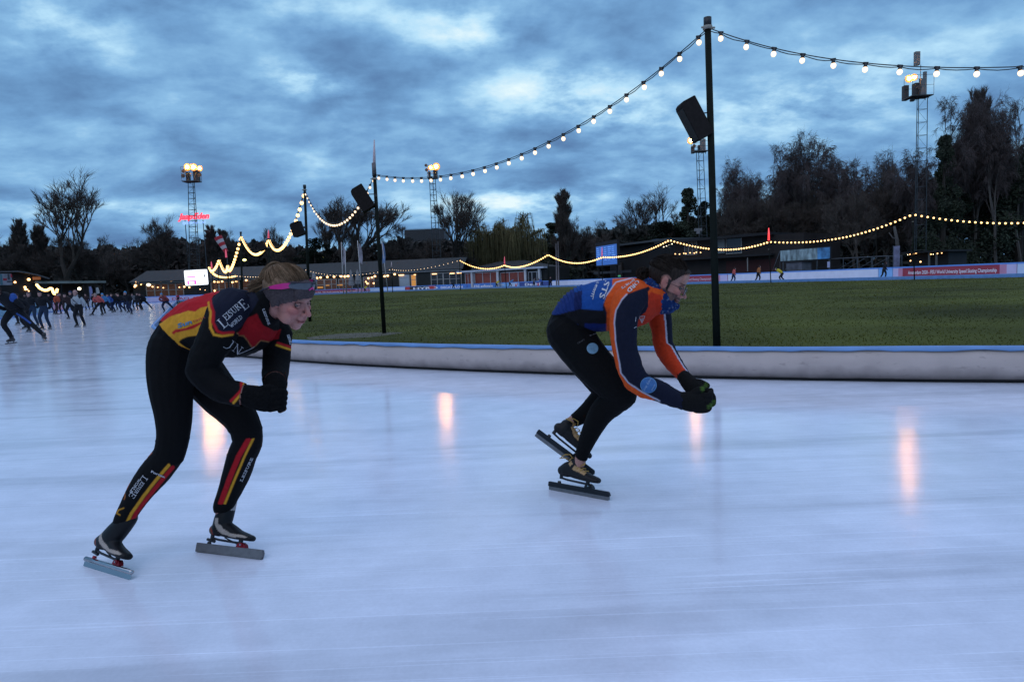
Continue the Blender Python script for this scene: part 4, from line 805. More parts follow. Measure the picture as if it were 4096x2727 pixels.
SG = Bld('small_sign', 3309, yb(3309, 1.0), 3318, yb(3318, 1), 'small pale sign under the right end of the painted banner', 'sign'); SG.part('sign_plate', 3309, 1047, 3319, 1070, 0, .04, mat('pale_sign', (.34, .36, .50), .6)); SG.part('post', 3313, 1070, 3315, 1100, .045, .09, steel)
FB = Bld('tall_banner', 3574, yb(3574, 1.5), 3598, yb(3598, 1.5), 'tall faded banner standing behind the dark climbing skater', 'banner'); FB.part('cloth', 3574, 985, 3598, 1072, 0, .03, mat('faded_banner', (.13, .13, .19), .8, var=.5, scale=1.5)); FB.part('post', 3572, 983, 3574, 1110, 0, .08, steel)
# cabin with lights at the right
RC = Bld('garden_cabin', 3628, yb(3628, 12), 3785, yb(3785, 12), 'dark cabin with small warm lamps and pale posts at the right'); zt = RC.loc(3700, 1004)[1]; RC.part('wall', 0, 0, 0, 0, .5, 5, wall_b, u=(0, RC.len, 0, zt - .2)); RC.part('roof', 0, 0, 0, 0, -.6, 5.5, wall_b, u=(-.4, RC.len + .4, zt - .19, zt))
for x in (3721, 3750): u, _ = RC.loc(x, 1010); g = MB(); RC.slab(g, u - .09, u + .09, 0, zt - .2, -.3, -.1); g.build('post', mat('grey_timber', (.12, .12, .115), .8), RC.r)
for x, y, r in ((3636, 1019, .05), (3645, 1017, .07), (3660, 1015, .09), (3669, 1012, .11), (3647, 1043, .09), (3687, 1047, .11), (3729, 1017, .08), (3738, 1017, .05), (3755, 1014, .08), (3772, 1012, .07)): RC.lamp(x, y, r, warm if r > .06 else warm_w)
# pale tree trunk by the tall banner
g = MB(); g.tube([at(x, y, 72) for x, y in ((3593, 1080), (3592, 1010), (3588, 960), (3581, 925), (3577, 905))], [.22, .2, .17, .14, .1], 8); g.tube([at(3590, 958, 72), at(3570, 950, 72), at(3556, 930, 72)], [.08, .06, .03], 6); tag(g.build('dead_tree', bark_pale, smooth=True), 'pale bare trunk rising behind the tall faded banner', 'tree')
# left: arched hall, shelter
AH = Bld('arched_hall', -120, 118, 186, 128, 'dark hall with low arched roof at the far left'); g = MB(); pr = []
for x, y in ((-120, 1092), (-40, 1087), (20, 1085), (60, 1084), (100, 1090), (140, 1099), (186, 1113)): pr.append(AH.loc(x, y))
for i in range(len(pr) - 1): AH.slab(g, pr[i][0], pr[i + 1][0], pr[i][1] - .2, pr[i][1], -1.2, 9) if False else g.add([AH.P(pr[i][0], pr[i][1] - .22, -1.2), AH.P(pr[i + 1][0], pr[i + 1][1] - .22, -1.2), AH.P(pr[i + 1][0], pr[i + 1][1], -1.2), AH.P(pr[i][0], pr[i][1], -1.2), AH.P(pr[i][0], pr[i][1] - .22, 9), AH.P(pr[i + 1][0], pr[i + 1][1] - .22, 9), AH.P(pr[i + 1][0], pr[i + 1][1], 9), AH.P(pr[i][0], pr[i][1], 9)], [(0, 1, 2, 3), (7, 6, 5, 4), (3, 2, 6, 7), (0, 4, 5, 1), (0, 3, 7, 4), (1, 5, 6, 2)])
g.build('roof', mat('arched_roof_grey', (.085, .09, .10), .7), AH.r); g = MB()
g.add([AH.P(u, 0, 0) for u, z in pr] + [AH.P(u, z - .25, 0) for u, z in pr], [(i, i + 1, i + 1 + len(pr), i + len(pr)) for i in range(len(pr) - 1)]); g.build('wall', wall_b, AH.r)
AH.part('lit_soffit', 128, 1108, 158, 1119, -.5, -.2, mat('lit_orange_soffit', (.25, .1, .05), .6, emit=(.5, .16, .05), es=.35, var=.3))  # lamp light on the underside is put in as the soffit's own glow
for x, y, r in ((112, 1118, .32), (57, 1129, .24), (97, 1149, .26), (99, 1157, .26), (106, 1158, .16), (112, 1164, .14)): AH.lamp(x, y, r)
FBN = Bld('photo_banner', -20, 104, 50, 106, 'large red, white and dark banner at the left edge', 'banner'); q_ = FBN.part('cloth', -20, 1095, 50, 1140, 0, .05, mat('banner_pale', (.24, .24, .28), .7, var=.4, scale=1.5))
for nm, x0, y0, x1, y1, m_ in (('teal_print', -2, 1096, 12, 1139, mat('banner_teal', (.07, .16, .2), .7)), ('dark_print', 29, 1096, 40, 1118, mat('banner_dark', (.05, .05, .065), .7)), ('red_print', 12, 1113, 28, 1122, mat('banner_red', (.35, .02, .04), .7)), ('red_print', 41, 1096, 49, 1110, MC['banner_red']), ('dark_print', 28, 1124, 48, 1129, MC['banner_dark'])): FBN.part(nm, x0, y0, x1, y1, -.02, -.004, m_)
FBN.part('post', -16, 1140, -12, 1215, .06, .2, wall_b)
SH = Bld('shelter', 150, 126, 425, 142, 'open shelter with long pale roof edge behind the crowd'); z0, z1 = SH.loc(180, 1137)[1], SH.loc(425, 1129)[1]
SH.part('roof_edge', 0, 0, 0, 0, -.3, .2, mat('pale_green_fascia', (.20, .235, .215), .6, var=.2, scale=.4), u=(0, SH.len, z1 - .12, z1 + .3)); SH.part('roof', 0, 0, 0, 0, .21, 7, wall_b, u=(0, SH.len, z1 + .05, z1 + .32)); SH.part('back_wall', 0, 0, 0, 0, 4, 4.2, mat('shelter_brown', (.028, .020, .018), .8, var=.4), u=(0, SH.len, 0, z1 - .1))
for q in (.02, .34, .66, .98): g = MB(); u = SH.len * q; SH.slab(g, u - .12, u + .12, 0, z1 - .13, 0, .2); g.build('post', wall_b, SH.r)
SH.lamp(312, 1155, .36, warm_w)
def small_string(pts, Y, n, label, sc_=.16, m=None):
    r = empty('bulb_string', at(pts[0][0], pts[0][1], Y), 0, label, 'string lights', 'strings of warm bulbs over the rink'); o = r.location.copy(); P = [at(x, y, Y) - o for x, y in pts]; g = MB(); g.tube(P, .03, 4, cap=False); g.build('cord', cord_m, r)
    seg = [(P[i + 1] - P[i]).length for i in range(len(P) - 1)]; tot = sum(seg)
    for j in range(n):
        d = tot * j / max(1, n - 1); i = 0
        while i < len(seg) - 1 and d > seg[i]: d -= seg[i]; i += 1
        b = addobj('bulb', bulbf_me, r); b.location = P[i].lerp(P[i + 1], min(1, d / seg[i])); b.scale = (sc_ / .06,) * 3
small_string([(147, 1135), (157, 1147), (167, 1153), (178, 1157), (190, 1156), (200, 1149), (207, 1150)], 116, 18, 'sagging bulb string under the shelter roof, left part', .22)
small_string([(209, 1155), (213, 1166), (218, 1172), (225, 1168), (228, 1154)], 116, 11, 'small V of bulbs at right end of the shelter string', .22)
# beach flags / banners by the shelter
for x0, x1, y0, y1, m_, lb_ in ((360, 372, 1145, 1196, mat('lilac_flag', (.20, .22, .42), .8, var=.4), 'upright lilac beach flag before the shelter'), (387, 400, 1149, 1176, mat('pale_flag', (.32, .34, .34), .8, var=.3), 'pale pennant right of the lilac beach flag')):
    Yf = 112; c_ = at((x0 + x1) / 2, hor(x0), Yf); r = empty('beach_flag', (c_.x, Yf, 0), 0, lb_, 'flag', 'flags beside the track'); o = V((c_.x, Yf, 0)); k = Yf / FP; zt, zb = zpx(x0, y0, Yf), zpx(x0, y1, Yf); wd = (x1 - x0) * k
    g = MB(); g.prism([(-wd / 2, zb), (wd / 2, zb + .1), (wd / 2, zt - .6), (wd * .2, zt), (-wd / 2, zt - .1)], -.02, .02); g.build('cloth', m_, r); g = MB(); g.tube([V((-wd / 2, 0, 0)), V((-wd / 2, 0, zt))], .05, 6); g.build('flag_pole', steel, r)
# flag poles in the field
flag_m = [mat('flag_lilac', (.30, .28, .34), .8, var=.4, scale=.8), mat('flag_blue', (.14, .22, .40), .8, var=.4, scale=.8)]; pole_w = mat('white_pole', (.50, .48, .48), .5, var=.1)
for i, (xb, yb_, xt, yt, fl, lb_) in enumerate(((1374, 1178, 1365, 968, (1372, 985, 1382, 1060), 'tall white flag pole left of its neighbour, near the second post'), (1385, 1178, 1380, 992, None, 'shorter white pole right beside the flag pole pair'), (1448, 1176, 1430, 962, (1436, 975, 1450, 1056), 'white flag pole between the pole pair and the second post'), (1552, 1170, 1527, 965, (1530, 972, 1541, 1055), 'flag pole half hidden by the second dark post'))):
    b = gnd(xb, yb_, .12); t = at(xt, yt, b.y); r = empty('flag_pole', b, 0, lb_, 'flag pole', 'flag poles in the far field'); k = b.y / FP; g = MB(); g.tube([V((0, 0, 0)), t - b], [.09, .06], 8); g.build('pole', pole_w, r, True)
    if fl:
        x0, y0, x1, y1 = fl; g = MB(); n_ = 10; rows = []
        for j in range(n_ + 1):
            q = j / n_; yy = y0 + (y1 - y0) * q; a = at(x0 - 4 * (1 - q) * 0 + (x1 - x0) * .0, yy, b.y) - b; w_ = (x1 - x0) * k * (.35 + .65 * min(1, q * 2.5)); rows += [a, a + V((w_ * .5, .12 * sin(j * 1.3), .1)), a + V((w_, .1 * cos(j), -.1))]
        g.add(rows, [(3 * j + c_, 3 * j + c_ + 1, 3 * j + c_ + 4, 3 * j + c_ + 3) for j in range(n_) for c_ in (0, 1)]); g.build('flag', flag_m[i % 2], r, True)
for xb, yt, lb_ in ((2234, 966, 'thin red and white pole right beside the tall poplar'), (2226, 974, 'thin grey pole left of the red and white pole')):
    b = at(xb, hor(xb), 130); t = at(xb - 2, yt, 130); r = empty('slim_pole', (b.x, b.y, 0), 0, lb_, 'pole'); g = MB(); g.tube([V((0, 0, 0)), t - V((b.x, b.y, 0))], [.16, .1], 6); g.build('pole', mat('dull_pole', (.13, .11, .11), .6), r)
# folded parasols
for x, y0, y1, lb_ in ((1407, 1078, 1152, 'folded grey parasol, the larger by the flag poles'), (1433, 1078, 1146, 'folded grey parasol right of the larger one'), (1259, 1084, 1140, 'small folded parasol by the headband of the woman')):
    Yf = 158; b = at(x, hor(x), Yf); zt = zpx(x, y0, Yf); zb = zpx(x, y1 - 10, Yf); r = empty('parasol', (b.x, Yf, 0), 0, lb_, 'parasol', 'folded parasols on the terrace'); hw = 12 * Yf / FP * .9
    g = MB(); n_ = 16; prof = [(zb, .75), (zb + .3, 1), (zb + (zt - zb) * .5, .62), (zb + (zt - zb) * .85, .36), (zt, .08)]; rows = []
    for z, q in prof:
        for k in range(n_): a = 2 * pi * k / n_; rr = hw * q * (1 + .18 * (k % 2)); rows.append((cos(a) * rr, sin(a) * rr, z))
    g.add(rows, [(i * n_ + k, i * n_ + (k + 1) % n_, (i + 1) * n_ + (k + 1) % n_, (i + 1) * n_ + k) for i in range(len(prof) - 1) for k in range(n_)]); g.build('cloth', mat('grey_parasol', (.20, .20, .20), .9, var=.2), r, True); g = MB(); g.tube([(0, 0, 0), (0, 0, zb + .5)], .09, 6); g.build('pole', steel, r)
# fence before the pavilion
g = MB(); fence_root = empty('mesh_fence', (0, 0, 0), 0, 'low wire fence between flag poles and the pavilion', 'fence'); a, b = at(1385, 1123, 150), at(1517, 1122, 150); g.tube([a, b], .05, 5)
for q in (0, .33, .66, 1): p = a.lerp(b, q); g.tube([p, V((p.x, p.y, 0))], .05, 5)
for i in range(60): p = a.lerp(b, i / 59); g.tube([p, V((p.x, p.y, 0))], .008, 3, cap=False)
g.build('rails', steel, fence_root)
# bright white screen
Yf = 146; c_ = at(785, 1110, Yf); r = empty('led_screen', (c_.x, Yf, 0), 0, 'glaring white screen with magenta shapes on a post', 'screen'); k = Yf / FP; R = Matrix.Rotation(radians(-1), 3, 'Y'); wd, ht = 92 * k, 60 * k; cr = .25
def rrect(w_, h_, rr, n=5): return [(sx * (w_ / 2 - rr) + rr * cos(a0 + j * pi / 2 / n), sz * (h_ / 2 - rr) + rr * sin(a0 + j * pi / 2 / n)) for sx, sz, a0 in ((1, 1, 0), (-1, 1, pi / 2), (-1, -1, pi), (1, -1, 3 * pi / 2)) for j in range(n + 1)]
g = MB(); g.prism(rrect(wd + .12, ht + .12, cr), .0, .35, R, (0, 0, c_.z)); g.build('casing', wall_b, r); g = MB(); g.prism(rrect(wd, ht, cr), -.04, -.002, R, (0, 0, c_.z)); g.build('display', mat('white_screen_glow', (1, 1, 1), .5, emit=(.94, .97, 1), es=1.5, var=0), r)
mg = mat('magenta_pixels', (.8, .1, .5), .5, emit=(.86, .10, .52), es=1.0, var=0); g = MB()
g.box((-wd * .21, -.06, c_.z + ht * .05), (wd * .36, .02, ht * .07)); g.build('screen_bar', mg, r); g = MB(); z_ = c_.z - ht * .32
g.box((-wd * .36, -.06, z_ + ht * .0), (wd * .07, .02, ht * .26)); g.box((-wd * .05, -.06, z_), (wd * .09, .02, ht * .26)); g.box((-wd * .205, -.06, z_ + ht * .09), (wd * .22, .02, ht * .07)); g.box((-wd * .205, -.06, z_ - ht * .1), (wd * .22, .02, ht * .03)); g.build('screen_logo', mg, r)
g = MB(); g.box((wd * .38, -.06, c_.z + ht * .1), (wd * .05, .02, ht * .2), R=Matrix.Rotation(radians(12), 3, 'Y')); g.build('screen_mark', wall_b, r); g = MB(); g.tube([(0, .2, 0), (0, .2, c_.z)], .15, 8); g.build('post', wall_b, r)
# windsock
Yf = 84; a, b = at(872, 948, Yf), at(905, 1008, Yf); r = empty('windsock', at(907, 1035, Yf), 0, 'drooping red and white striped windsock at the left', 'windsock'); o = r.location.copy(); rd, wh = mat('windsock_red', (.42, .02, .03), .7), mat('windsock_white', (.48, .44, .46), .7)
g = MB()
for i in range(5): g.tube([(a.lerp(b, i / 5)) - o, (a.lerp(b, (i + 1) / 5)) - o], [.50 - .05 * i, .50 - .05 * (i + 1)], 12, cap=False, mi=i % 2)
g.build('sock', [rd, wh], r, True); g = MB(); g.tube([a - o + V((0, 0, .35)), a - o + V((-.3, -.2, -.1)), a - o + V((.1, -.4, -.45))], .03, 5); g.tube([V((0, .1, -o.z)), V((0, .1, .2)), b - o, a - o], .05, 6); g.build('pole', steel, r)
# neon sign
neon = mat('red_neon_glow', (1, .1, .15), .4, emit=(1, .045, .075), es=1.5, var=0); neon_b = mat('pale_blue_neon_glow', (.3, .5, 1), .4, emit=(.30, .48, .95), es=1.0, var=0)
Yf = 195; r = empty('neon_sign', at(774, 880, Yf), 0, 'red script neon sign with small blue capitals behind the left mast', 'sign'); o = r.location.copy()
def sign_text(s, x0, x1, yb_, hpx, m, shear=0, bold=.02, wave=0):
    vs, fs = text_mesh(s, bold); w_ = max(v[0] for v in vs); g = MB(); k = Yf / FP; n0 = len(vs); P = []
    for dy in (0, .3):
        for x, y, z in vs: xx = x0 + (x1 - x0) * x / w_ + shear * y * hpx; P.append(at(xx, yb_ - y * hpx / .72 - .04 * (xx - 774) + wave * sin(x * 3), Yf) - o + V((0, dy, 0)))
    g.add(P, list(fs) + [tuple(i + n0 for i in q)[::-1] for q in fs]); return g.build('lettering', m, r)
sign_text('Jaap', 716, 768, 876, 24, neon, .35, .03); sign_text('Eden', 771, 833, 876, 24, neon, .35, .03); sign_text('IJSBAAN', 729, 820, 895, 10, neon_b, 0, .02)
g = MB(); g.tube([at(714, 866, Yf + .5) - o, at(836, 862, Yf + .5) - o], .1, 5); g.tube([at(740, 880, Yf + .5) - o, V((at(740, 880, Yf + .5) - o).xy.to_3d() - V((0, 0, o.z)))], .12, 5); g.tube([at(812, 880, Yf + .5) - o, V((at(812, 880, Yf + .5) - o).xy.to_3d() - V((0, 0, o.z)))], .12, 5); g.build('sign_frame', steel, r)
# distant street lamps
for x, y, rr, m_, lb_ in ((979, 1040, .55, mat('greenish_street_light_glow', (.9, .9, .4), .4, emit=(.9, .85, .28), es=3, var=0), 'yellowish street lamp above the ponytail'), (1236, 1060, .42, warm, 'warm street lamp above the headband'), (1168, 1059, .32, warm, 'small warm street lamp left of the third post'), (1291, 1031, .25, MC['greenish_street_light_glow'], 'faint yellowish street lamp right of the third post')):
    p = at(x, y, 189); r = empty('street_lamp', (p.x, p.y, 0), 0, lb_, 'street lamp', 'street lamps behind the rink'); g = MB(); g.tube([(0, 0, 0), (0, 0, p.z)], .1, 6); g.build('pole', wall_b, r); g = MB(); g.ell((0, -.2, p.z), (rr, rr * .5, rr * .6), 10, 6); g.build('lamp', m_, r, True)
# traffic cones on the far straight
cone_m = mat('red_cone', (.45, .03, .03), .5); 
for x, lb_ in ((2063, 'red cone on the far ice, before the light blue board'), (2152, 'red cone on the far ice, before the dark blue board')):
    s_, d_ = loop_s(2.0, x); p, _ = loop_at(2.0, s_); r = empty('traffic_cone', (p.x, p.y, 0), 0, lb_, 'cone', 'cones on the far straight'); g = MB(); g.tube([(0, 0, 0), (0, 0, .05)], .3, 10); g.tube([(0, 0, .05), (0, 0, .9)], [.26, .05], 10); g.build('cone_body', cone_m, r, True)
# ------------------------------------------------------------------ people
def crom(P, sub=5):
    P = [np.array(p, float) for p in P]; out = []
    for i in range(len(P) - 1):
        p0 = P[max(i - 1, 0)]; p1 = P[i]; p2 = P[i + 1]; p3 = P[min(i + 2, len(P) - 1)]
        for k in range(sub):
            t = k / sub; out.append(.5 * ((2 * p1) + (-p0 + p2) * t + (2 * p0 - 5 * p1 + 4 * p2 - p3) * t * t + (-p0 + 3 * p1 - 3 * p2 + p3) * t ** 3))
    out.append(P[-1]); return out
def sdpoly(p, poly):
    d = dline(p, list(poly) + [poly[0]]); return np.where(inpoly(p, poly), d, -d)
def cov(sd, wd=3.6): return np.clip(sd / wd + .5, 0, 1)
class Fig:
    def __init__(s): s.mb = MB(); s.pts = []; s.rad = []; s.lab = []
    def limb3(s, label, pts, D=None, n=16, sub=5):        # pts: (x,y,z,a,b) metres ; a radius across, b radius along D
        R = crom(pts, sub); m = len(R); rings = []
        for i, q in enumerate(R):
            c = V(q[:3]); t = V(R[min(i + 1, m - 1)][:3]) - V(R[max(i - 1, 0)][:3]); t = t.normalized() if t.length > 1e-9 else V((0, 0, 1))
            d0 = V(D) if D is not None else V((c.x * .6, c.y, 0)).normalized(); d = (d0 - t * d0.dot(t)); d = d.normalized() if d.length > .05 else t.orthogonal().normalized(); nn = t.cross(d)
            rings.append((c, nn, d, t, q[3], q[4])); s.pts.append(tuple(c)); s.rad.append((q[3] + q[4]) / 2); s.lab.append(label)
        c, nn, d, t, a, b = rings[0]; pre = [(c - t * (min(a, b) * f), nn, d, t, a * g_, b * g_) for f, g_ in ((.95, .3), (.7, .72), (.35, .94))]
        c, nn, d, t, a, b = rings[-1]; post_ = [(c + t * (min(a, b) * f), nn, d, t, a * g_, b * g_) for f, g_ in ((.35, .94), (.7, .72), (.95, .3))]
        rings = pre + rings + post_; vs = []
        for c, nn, d, t, a, b in rings: vs += [c + nn * (cos(2 * pi * k / n) * a) + d * (sin(2 * pi * k / n) * b) for k in range(n)]
        fs = [(i * n + k, i * n + (k + 1) % n, (i + 1) * n + (k + 1) % n, (i + 1) * n + k) for i in range(len(rings) - 1) for k in range(n)]
        fs += [tuple(range(n))[::-1], tuple((len(rings) - 1) * n + k for k in range(n))]; s.mb.add(vs, fs)
    def limb(s, label, pts, n=16, sub=5):                  # pts: (px, py, Y, r_px[, depth factor])
        o = []
        for p in pts:
            b = p[4] if len(p) > 4 else 1.0; c = at(p[0], p[1], p[2]); a = p[3] * p[2] / FP; o.append((c.x, c.y, c.z, a, a * b))
        s.limb3(label, o, None, n, sub)
    def ell(s, label, c, r, R=None, seg=16, rings=12):
        s.mb.ell(c, r, seg, rings, R); s.pts.append(tuple(c)); s.rad.append(sum(r) / 3 if not isinstance(r, (int, float)) else r); s.lab.append(label)
    def remesh(s, voxel, smooth=6):
        me = bpy.data.meshes.new('tmp'); me.from_pydata(s.mb.v, [], s.mb.f); o = bpy.data.objects.new('tmp', me); col.objects.link(o)
        m = o.modifiers.new('r', 'REMESH'); m.mode = 'VOXEL'; m.voxel_size = voxel; m = o.modifiers.new('s', 'SMOOTH'); m.factor = .5; m.iterations = smooth
        dg = bpy.context.evaluated_depsgraph_get(); r = bpy.data.meshes.new_from_object(o.evaluated_get(dg)); bpy.data.objects.remove(o); bpy.data.meshes.remove(me); return r
def arr(me):
    n = len(me.vertices); co = np.empty(n * 3); me.vertices.foreach_get('co', co); no = np.empty(n * 3); me.vertex_normals.foreach_get('vector', no); return co.reshape(-1, 3), no.reshape(-1, 3)
def faces(me):
    nl = len(me.loops); li = np.empty(nl, dtype=np.int64); me.loops.foreach_get('vertex_index', li); ls = np.empty(len(me.polygons), dtype=np.int64); me.polygons.foreach_get('loop_start', ls); lt = np.empty(len(me.polygons), dtype=np.int64); me.polygons.foreach_get('loop_total', lt)
    return li, ls, lt
def labels(fig, co):
    P = np.array(fig.pts); R = np.array(fig.rad); out = np.empty(len(co), dtype=int); names = sorted(set(fig.lab)); L_ = np.array([names.index(l) for l in fig.lab])
    for i in range(0, len(co), 4000):
        d = np.linalg.norm(co[i:i + 4000, None, :] - P[None], axis=2) - R[None] * .9; out[i:i + 4000] = L_[np.argmin(d, axis=1)]
    return out, names
def setcol(me, c):
    a = me.color_attributes.new('Col', 'FLOAT_COLOR', 'POINT'); cc = np.ones((len(c), 4)); cc[:, :3] = c; a.data.foreach_set('color', cc.ravel())
def inpoly(p, poly):
    x, y = p[:, 0], p[:, 1]; r = np.zeros(len(p), bool); n = len(poly); j = n - 1
    for i in range(n):
        xi, yi = poly[i]; xj, yj = poly[j]; c = ((yi > y) != (yj > y)) & (x < (xj - xi) * (y - yi) / ((yj - yi) or 1e-9) + xi); r ^= c; j = i
    return r
def dline(p, path):
    d = np.full(len(p), 1e9)
    for a, b in zip(path, path[1:]):
        a = np.array(a, float); b = np.array(b, float); ab = b - a; t = np.clip(((p - a) @ ab) / (ab @ ab), 0, 1); d = np.minimum(d, np.linalg.norm(p - a - t[:, None] * ab, axis=1))
    return d
def submesh(name, me, mask_v, off, m, parent, colr=None, disp=None, minv=3, smooth=True):
    """clothing: the faces of the body whose vertices are in mask_v, lifted off the skin"""
    co, no = arr(me); li, ls, lt = faces(me); nf = len(ls)
    fm = np.add.reduceat(mask_v[li].astype(int), ls) >= np.minimum(lt, minv); used = np.zeros(len(co), bool); keep = np.nonzero(fm)[0]; fl = []
    for i in keep: f = li[ls[i]:ls[i] + lt[i]]; fl.append(f); used[f] = True
    if not len(fl): return None
    idx = -np.ones(len(co), int); idx[used] = np.arange(used.sum()); p = co[used] + no[used] * (off if np.isscalar(off) else off[used])[..., None] if not np.isscalar(off) else co[used] + no[used] * off
    if disp is not None: p = p + no[used] * np.array([disp(q) for q in co[used]])[:, None]
    k = bpy.data.meshes.new(name); k.from_pydata(p.tolist(), [], [idx[f].tolist() for f in fl]); k.materials.append(m)
    if smooth: k.polygons.foreach_set('use_smooth', [True] * len(k.polygons))
    if colr is not None: setcol(k, colr[used])
    k.update(); return addobj(name, k, parent)
cloth_m = mat('lycra', (0, 0, 0), .8, attr='Col', var=.10, scale=60, bump=.12, spec=.10); skin_m = mat('skin', (0, 0, 0), .5, attr='Col', var=.08, scale=35, spec=.4); knit_m = mat('knit', (0, 0, 0), .9, attr='Col', var=.25, scale=140, bump=.2, spec=.08)
leather_m = mat('boot_leather', (0, 0, 0), .5, attr='Col', var=.15, scale=60, spec=.22); hair_s = mat('strand_hair', (0, 0, 0), .65, attr='Col', var=.25, scale=90, spec=.14)
glove_m = mat('black_glove_knit', (.006, .006, .0065), .95, var=.3, scale=90, bump=.15, spec=.05); print_w = mat('white_print', (.46, .46, .48), .7, var=.25, scale=60)
chrome = mat('polished_blade', (.42, .43, .45), .14, 1.0, var=.05); dull_blade = mat('brushed_blade', (.20, .19, .195), .42, .8, var=.15, scale=30); red_m = mat('red_anodised', (.25, .01, .02), .3, .6); black_alu = mat('black_alu', (.012, .014, .018), .35, .4)
# ---- head
def head_frame(c, yaw, pitch, roll=0):
    F = V((cos(yaw) * cos(pitch), -sin(yaw) * cos(pitch), -sin(pitch))); up = (V((0, 0, 1)) - F * F.z).normalized(); up.rotate(Matrix.Rotation(roll, 3, F)); Lf = up.cross(F); return Matrix((F, Lf, up)).transposed(), V(c)
def add_head(fig, R, c, s, beard=False, male=False, ears=True):
    def P(x, y, z): return c + R @ V((x * s, y * s, z * s))
    def E(x, y, z, a, b, d, rr=None): fig.ell('head', P(x, y, z), (a * s, b * s, d * s), R if rr is None else R @ rr)
    E(-.012, 0, .038, .093, .074, .084); E(.030, 0, -.012, .056, .062, .078); E(.022, 0, -.058, .052, (.049 if male else .045), .042); E(.059, 0, -.093, .023, (.026 if male else .020), .018); E(.066, 0, -.080, .019, .024, .016)
    E(.074, 0, .022, .016, .048, .014); E(.068, 0, .050, .022, .050, .040)
    for sy in (-1, 1):
        E(.060, sy * .040, -.020, .024, .020, .020); E(-.008, sy * (.076 if ears else .062), -.006, .019, .008, .031, Matrix.Rotation(radians(-12), 3, 'Y') @ Matrix.Rotation(sy * radians(18), 3, 'Z')); E(.040, sy * .046, -.058, .026, .012, .028)
    jw = 1.0
    fig.limb3('head', [(*P(.078, 0, .014), .008 * s, .010 * s), (*P(.092, 0, -.008), .008 * s, .0085 * s), (*P(.108, 0, -.031), .0105 * s, .011 * s)], R @ V((0, 1, 0)), 12)
    for sy in (-1, 1): E(.091, sy * .011, -.037, .012, .0075, .008)
    E(.080, 0, -.052, .016, .028, .012); E(.0865, 0, -.0595, .0105, .022, .0058); E(.083, 0, -.0705, .0105, .019, .0068)
def head_post(me, R, c, s):
    co, no = arr(me); Rn = np.array(R); lc = ((co - np.array(c)) @ Rn) / s; d = np.zeros(len(co))
    near = (np.linalg.norm(lc, axis=1) < .16)
    for sy in (-1, 1): q = lc - np.array((.083, sy * .031, .000)); d -= .013 * np.exp(-((q[:, 0] / .03) ** 2 + (q[:, 1] / .019) ** 2 + (q[:, 2] / .011) ** 2))
    q = lc - np.array((.094, 0, -.065)); d -= .004 * np.exp(-((q[:, 0] / .02) ** 2 + (q[:, 1] / .022) ** 2 + (q[:, 2] / .0022) ** 2))
    for sy in (-1, 1): q = lc - np.array((.0, sy * .083, -.008)); d -= .004 * np.exp(-((q[:, 0] / .009) ** 2 + (q[:, 2] / .015) ** 2 + (q[:, 1] / .02) ** 2))
    for sy in (-1, 1): q = lc - np.array((.101, sy * .008, -.046)); d -= .003 * np.exp(-((q / .005) ** 2).sum(1))
    d *= near; co2 = co + no * (d * s)[:, None]; me.vertices.foreach_set('co', co2.ravel()); me.update(); return lc, near
def face_cols(lc, near, colr, skin, male=False, hairc=None):
    def bl(c_, w_): w_ = w_[:, None]; colr[:] = colr * (1 - w_) + np.array(c_) * w_
    def ga(p, r, sym=True):
        o = np.zeros(len(lc))
        for sy in ((-1, 1) if sym else (1,)): q = (lc - np.array((p[0], p[1] * sy, p[2]))) / np.array(r); o = np.maximum(o, np.exp(-(q ** 2).sum(1)))
        return o * near
    red = (skin[0] * 1.05, skin[1] * .55, skin[2] * .55)
    bl(red, np.clip(ga((.07, .042, -.022), (.04, .026, .026)) * .75, 0, 1)); bl(red, ga((.105, 0, -.03), (.02, .014, .016), False) * .6); bl(red, ga((-.005, .083, -.005), (.03, .03, .03)) * .6)
    lip = (skin[0] * .72, skin[1] * .34, skin[2] * .36); bl(lip, np.clip(ga((.094, 0, -.0655), (.02, .021, .0085), False) * 1.6, 0, 1)); bl((.03, .008, .008), np.clip(ga((.094, 0, -.0650), (.03, .024, .0022), False) * 1.3, 0, 1))
    bl((skin[0] * .4, skin[1] * .3, skin[2] * .3), ga((.083, .031, .001), (.03, .018, .011)) * .30)
    bl((.02, .012, .01), np.clip(ga((.085, .031, .0065), (.03, .018, .0030)) * 1.3, 0, 1)); bl((.06, .03, .02), ga((.085, .031, -.0085), (.03, .014, .0022)) * .6)
    bl(hairc if hairc is not None else (.10, .06, .04), np.clip(ga((.085, .033, .0215), (.03, .020, .0040)) * (1.4 if male else .8), 0, 1)); bl((.03, .01, .01), np.clip(ga((.100, .008, -.049), (.005, .004, .003)) * .9, 0, 1))
def cap_mesh(g, c, r, axis, th, n=14, m=6):
    z = axis.normalized(); x = z.orthogonal().normalized(); y = z.cross(x); vs = [c + z * r]
    for i in range(1, m + 1):
        t = th * i / m
        for k in range(n): a = 2 * pi * k / n; vs.append(c + (z * cos(t) + x * (sin(t) * cos(a)) + y * (sin(t) * sin(a))) * r)
    fs = [(0, 1 + k, 1 + (k + 1) % n) for k in range(n)] + [(1 + i * n + k, 1 + (i + 1) * n + k, 1 + (i + 1) * n + (k + 1) % n, 1 + i * n + (k + 1) % n) for i in range(m - 1) for k in range(n)]
    g.add(vs, fs)
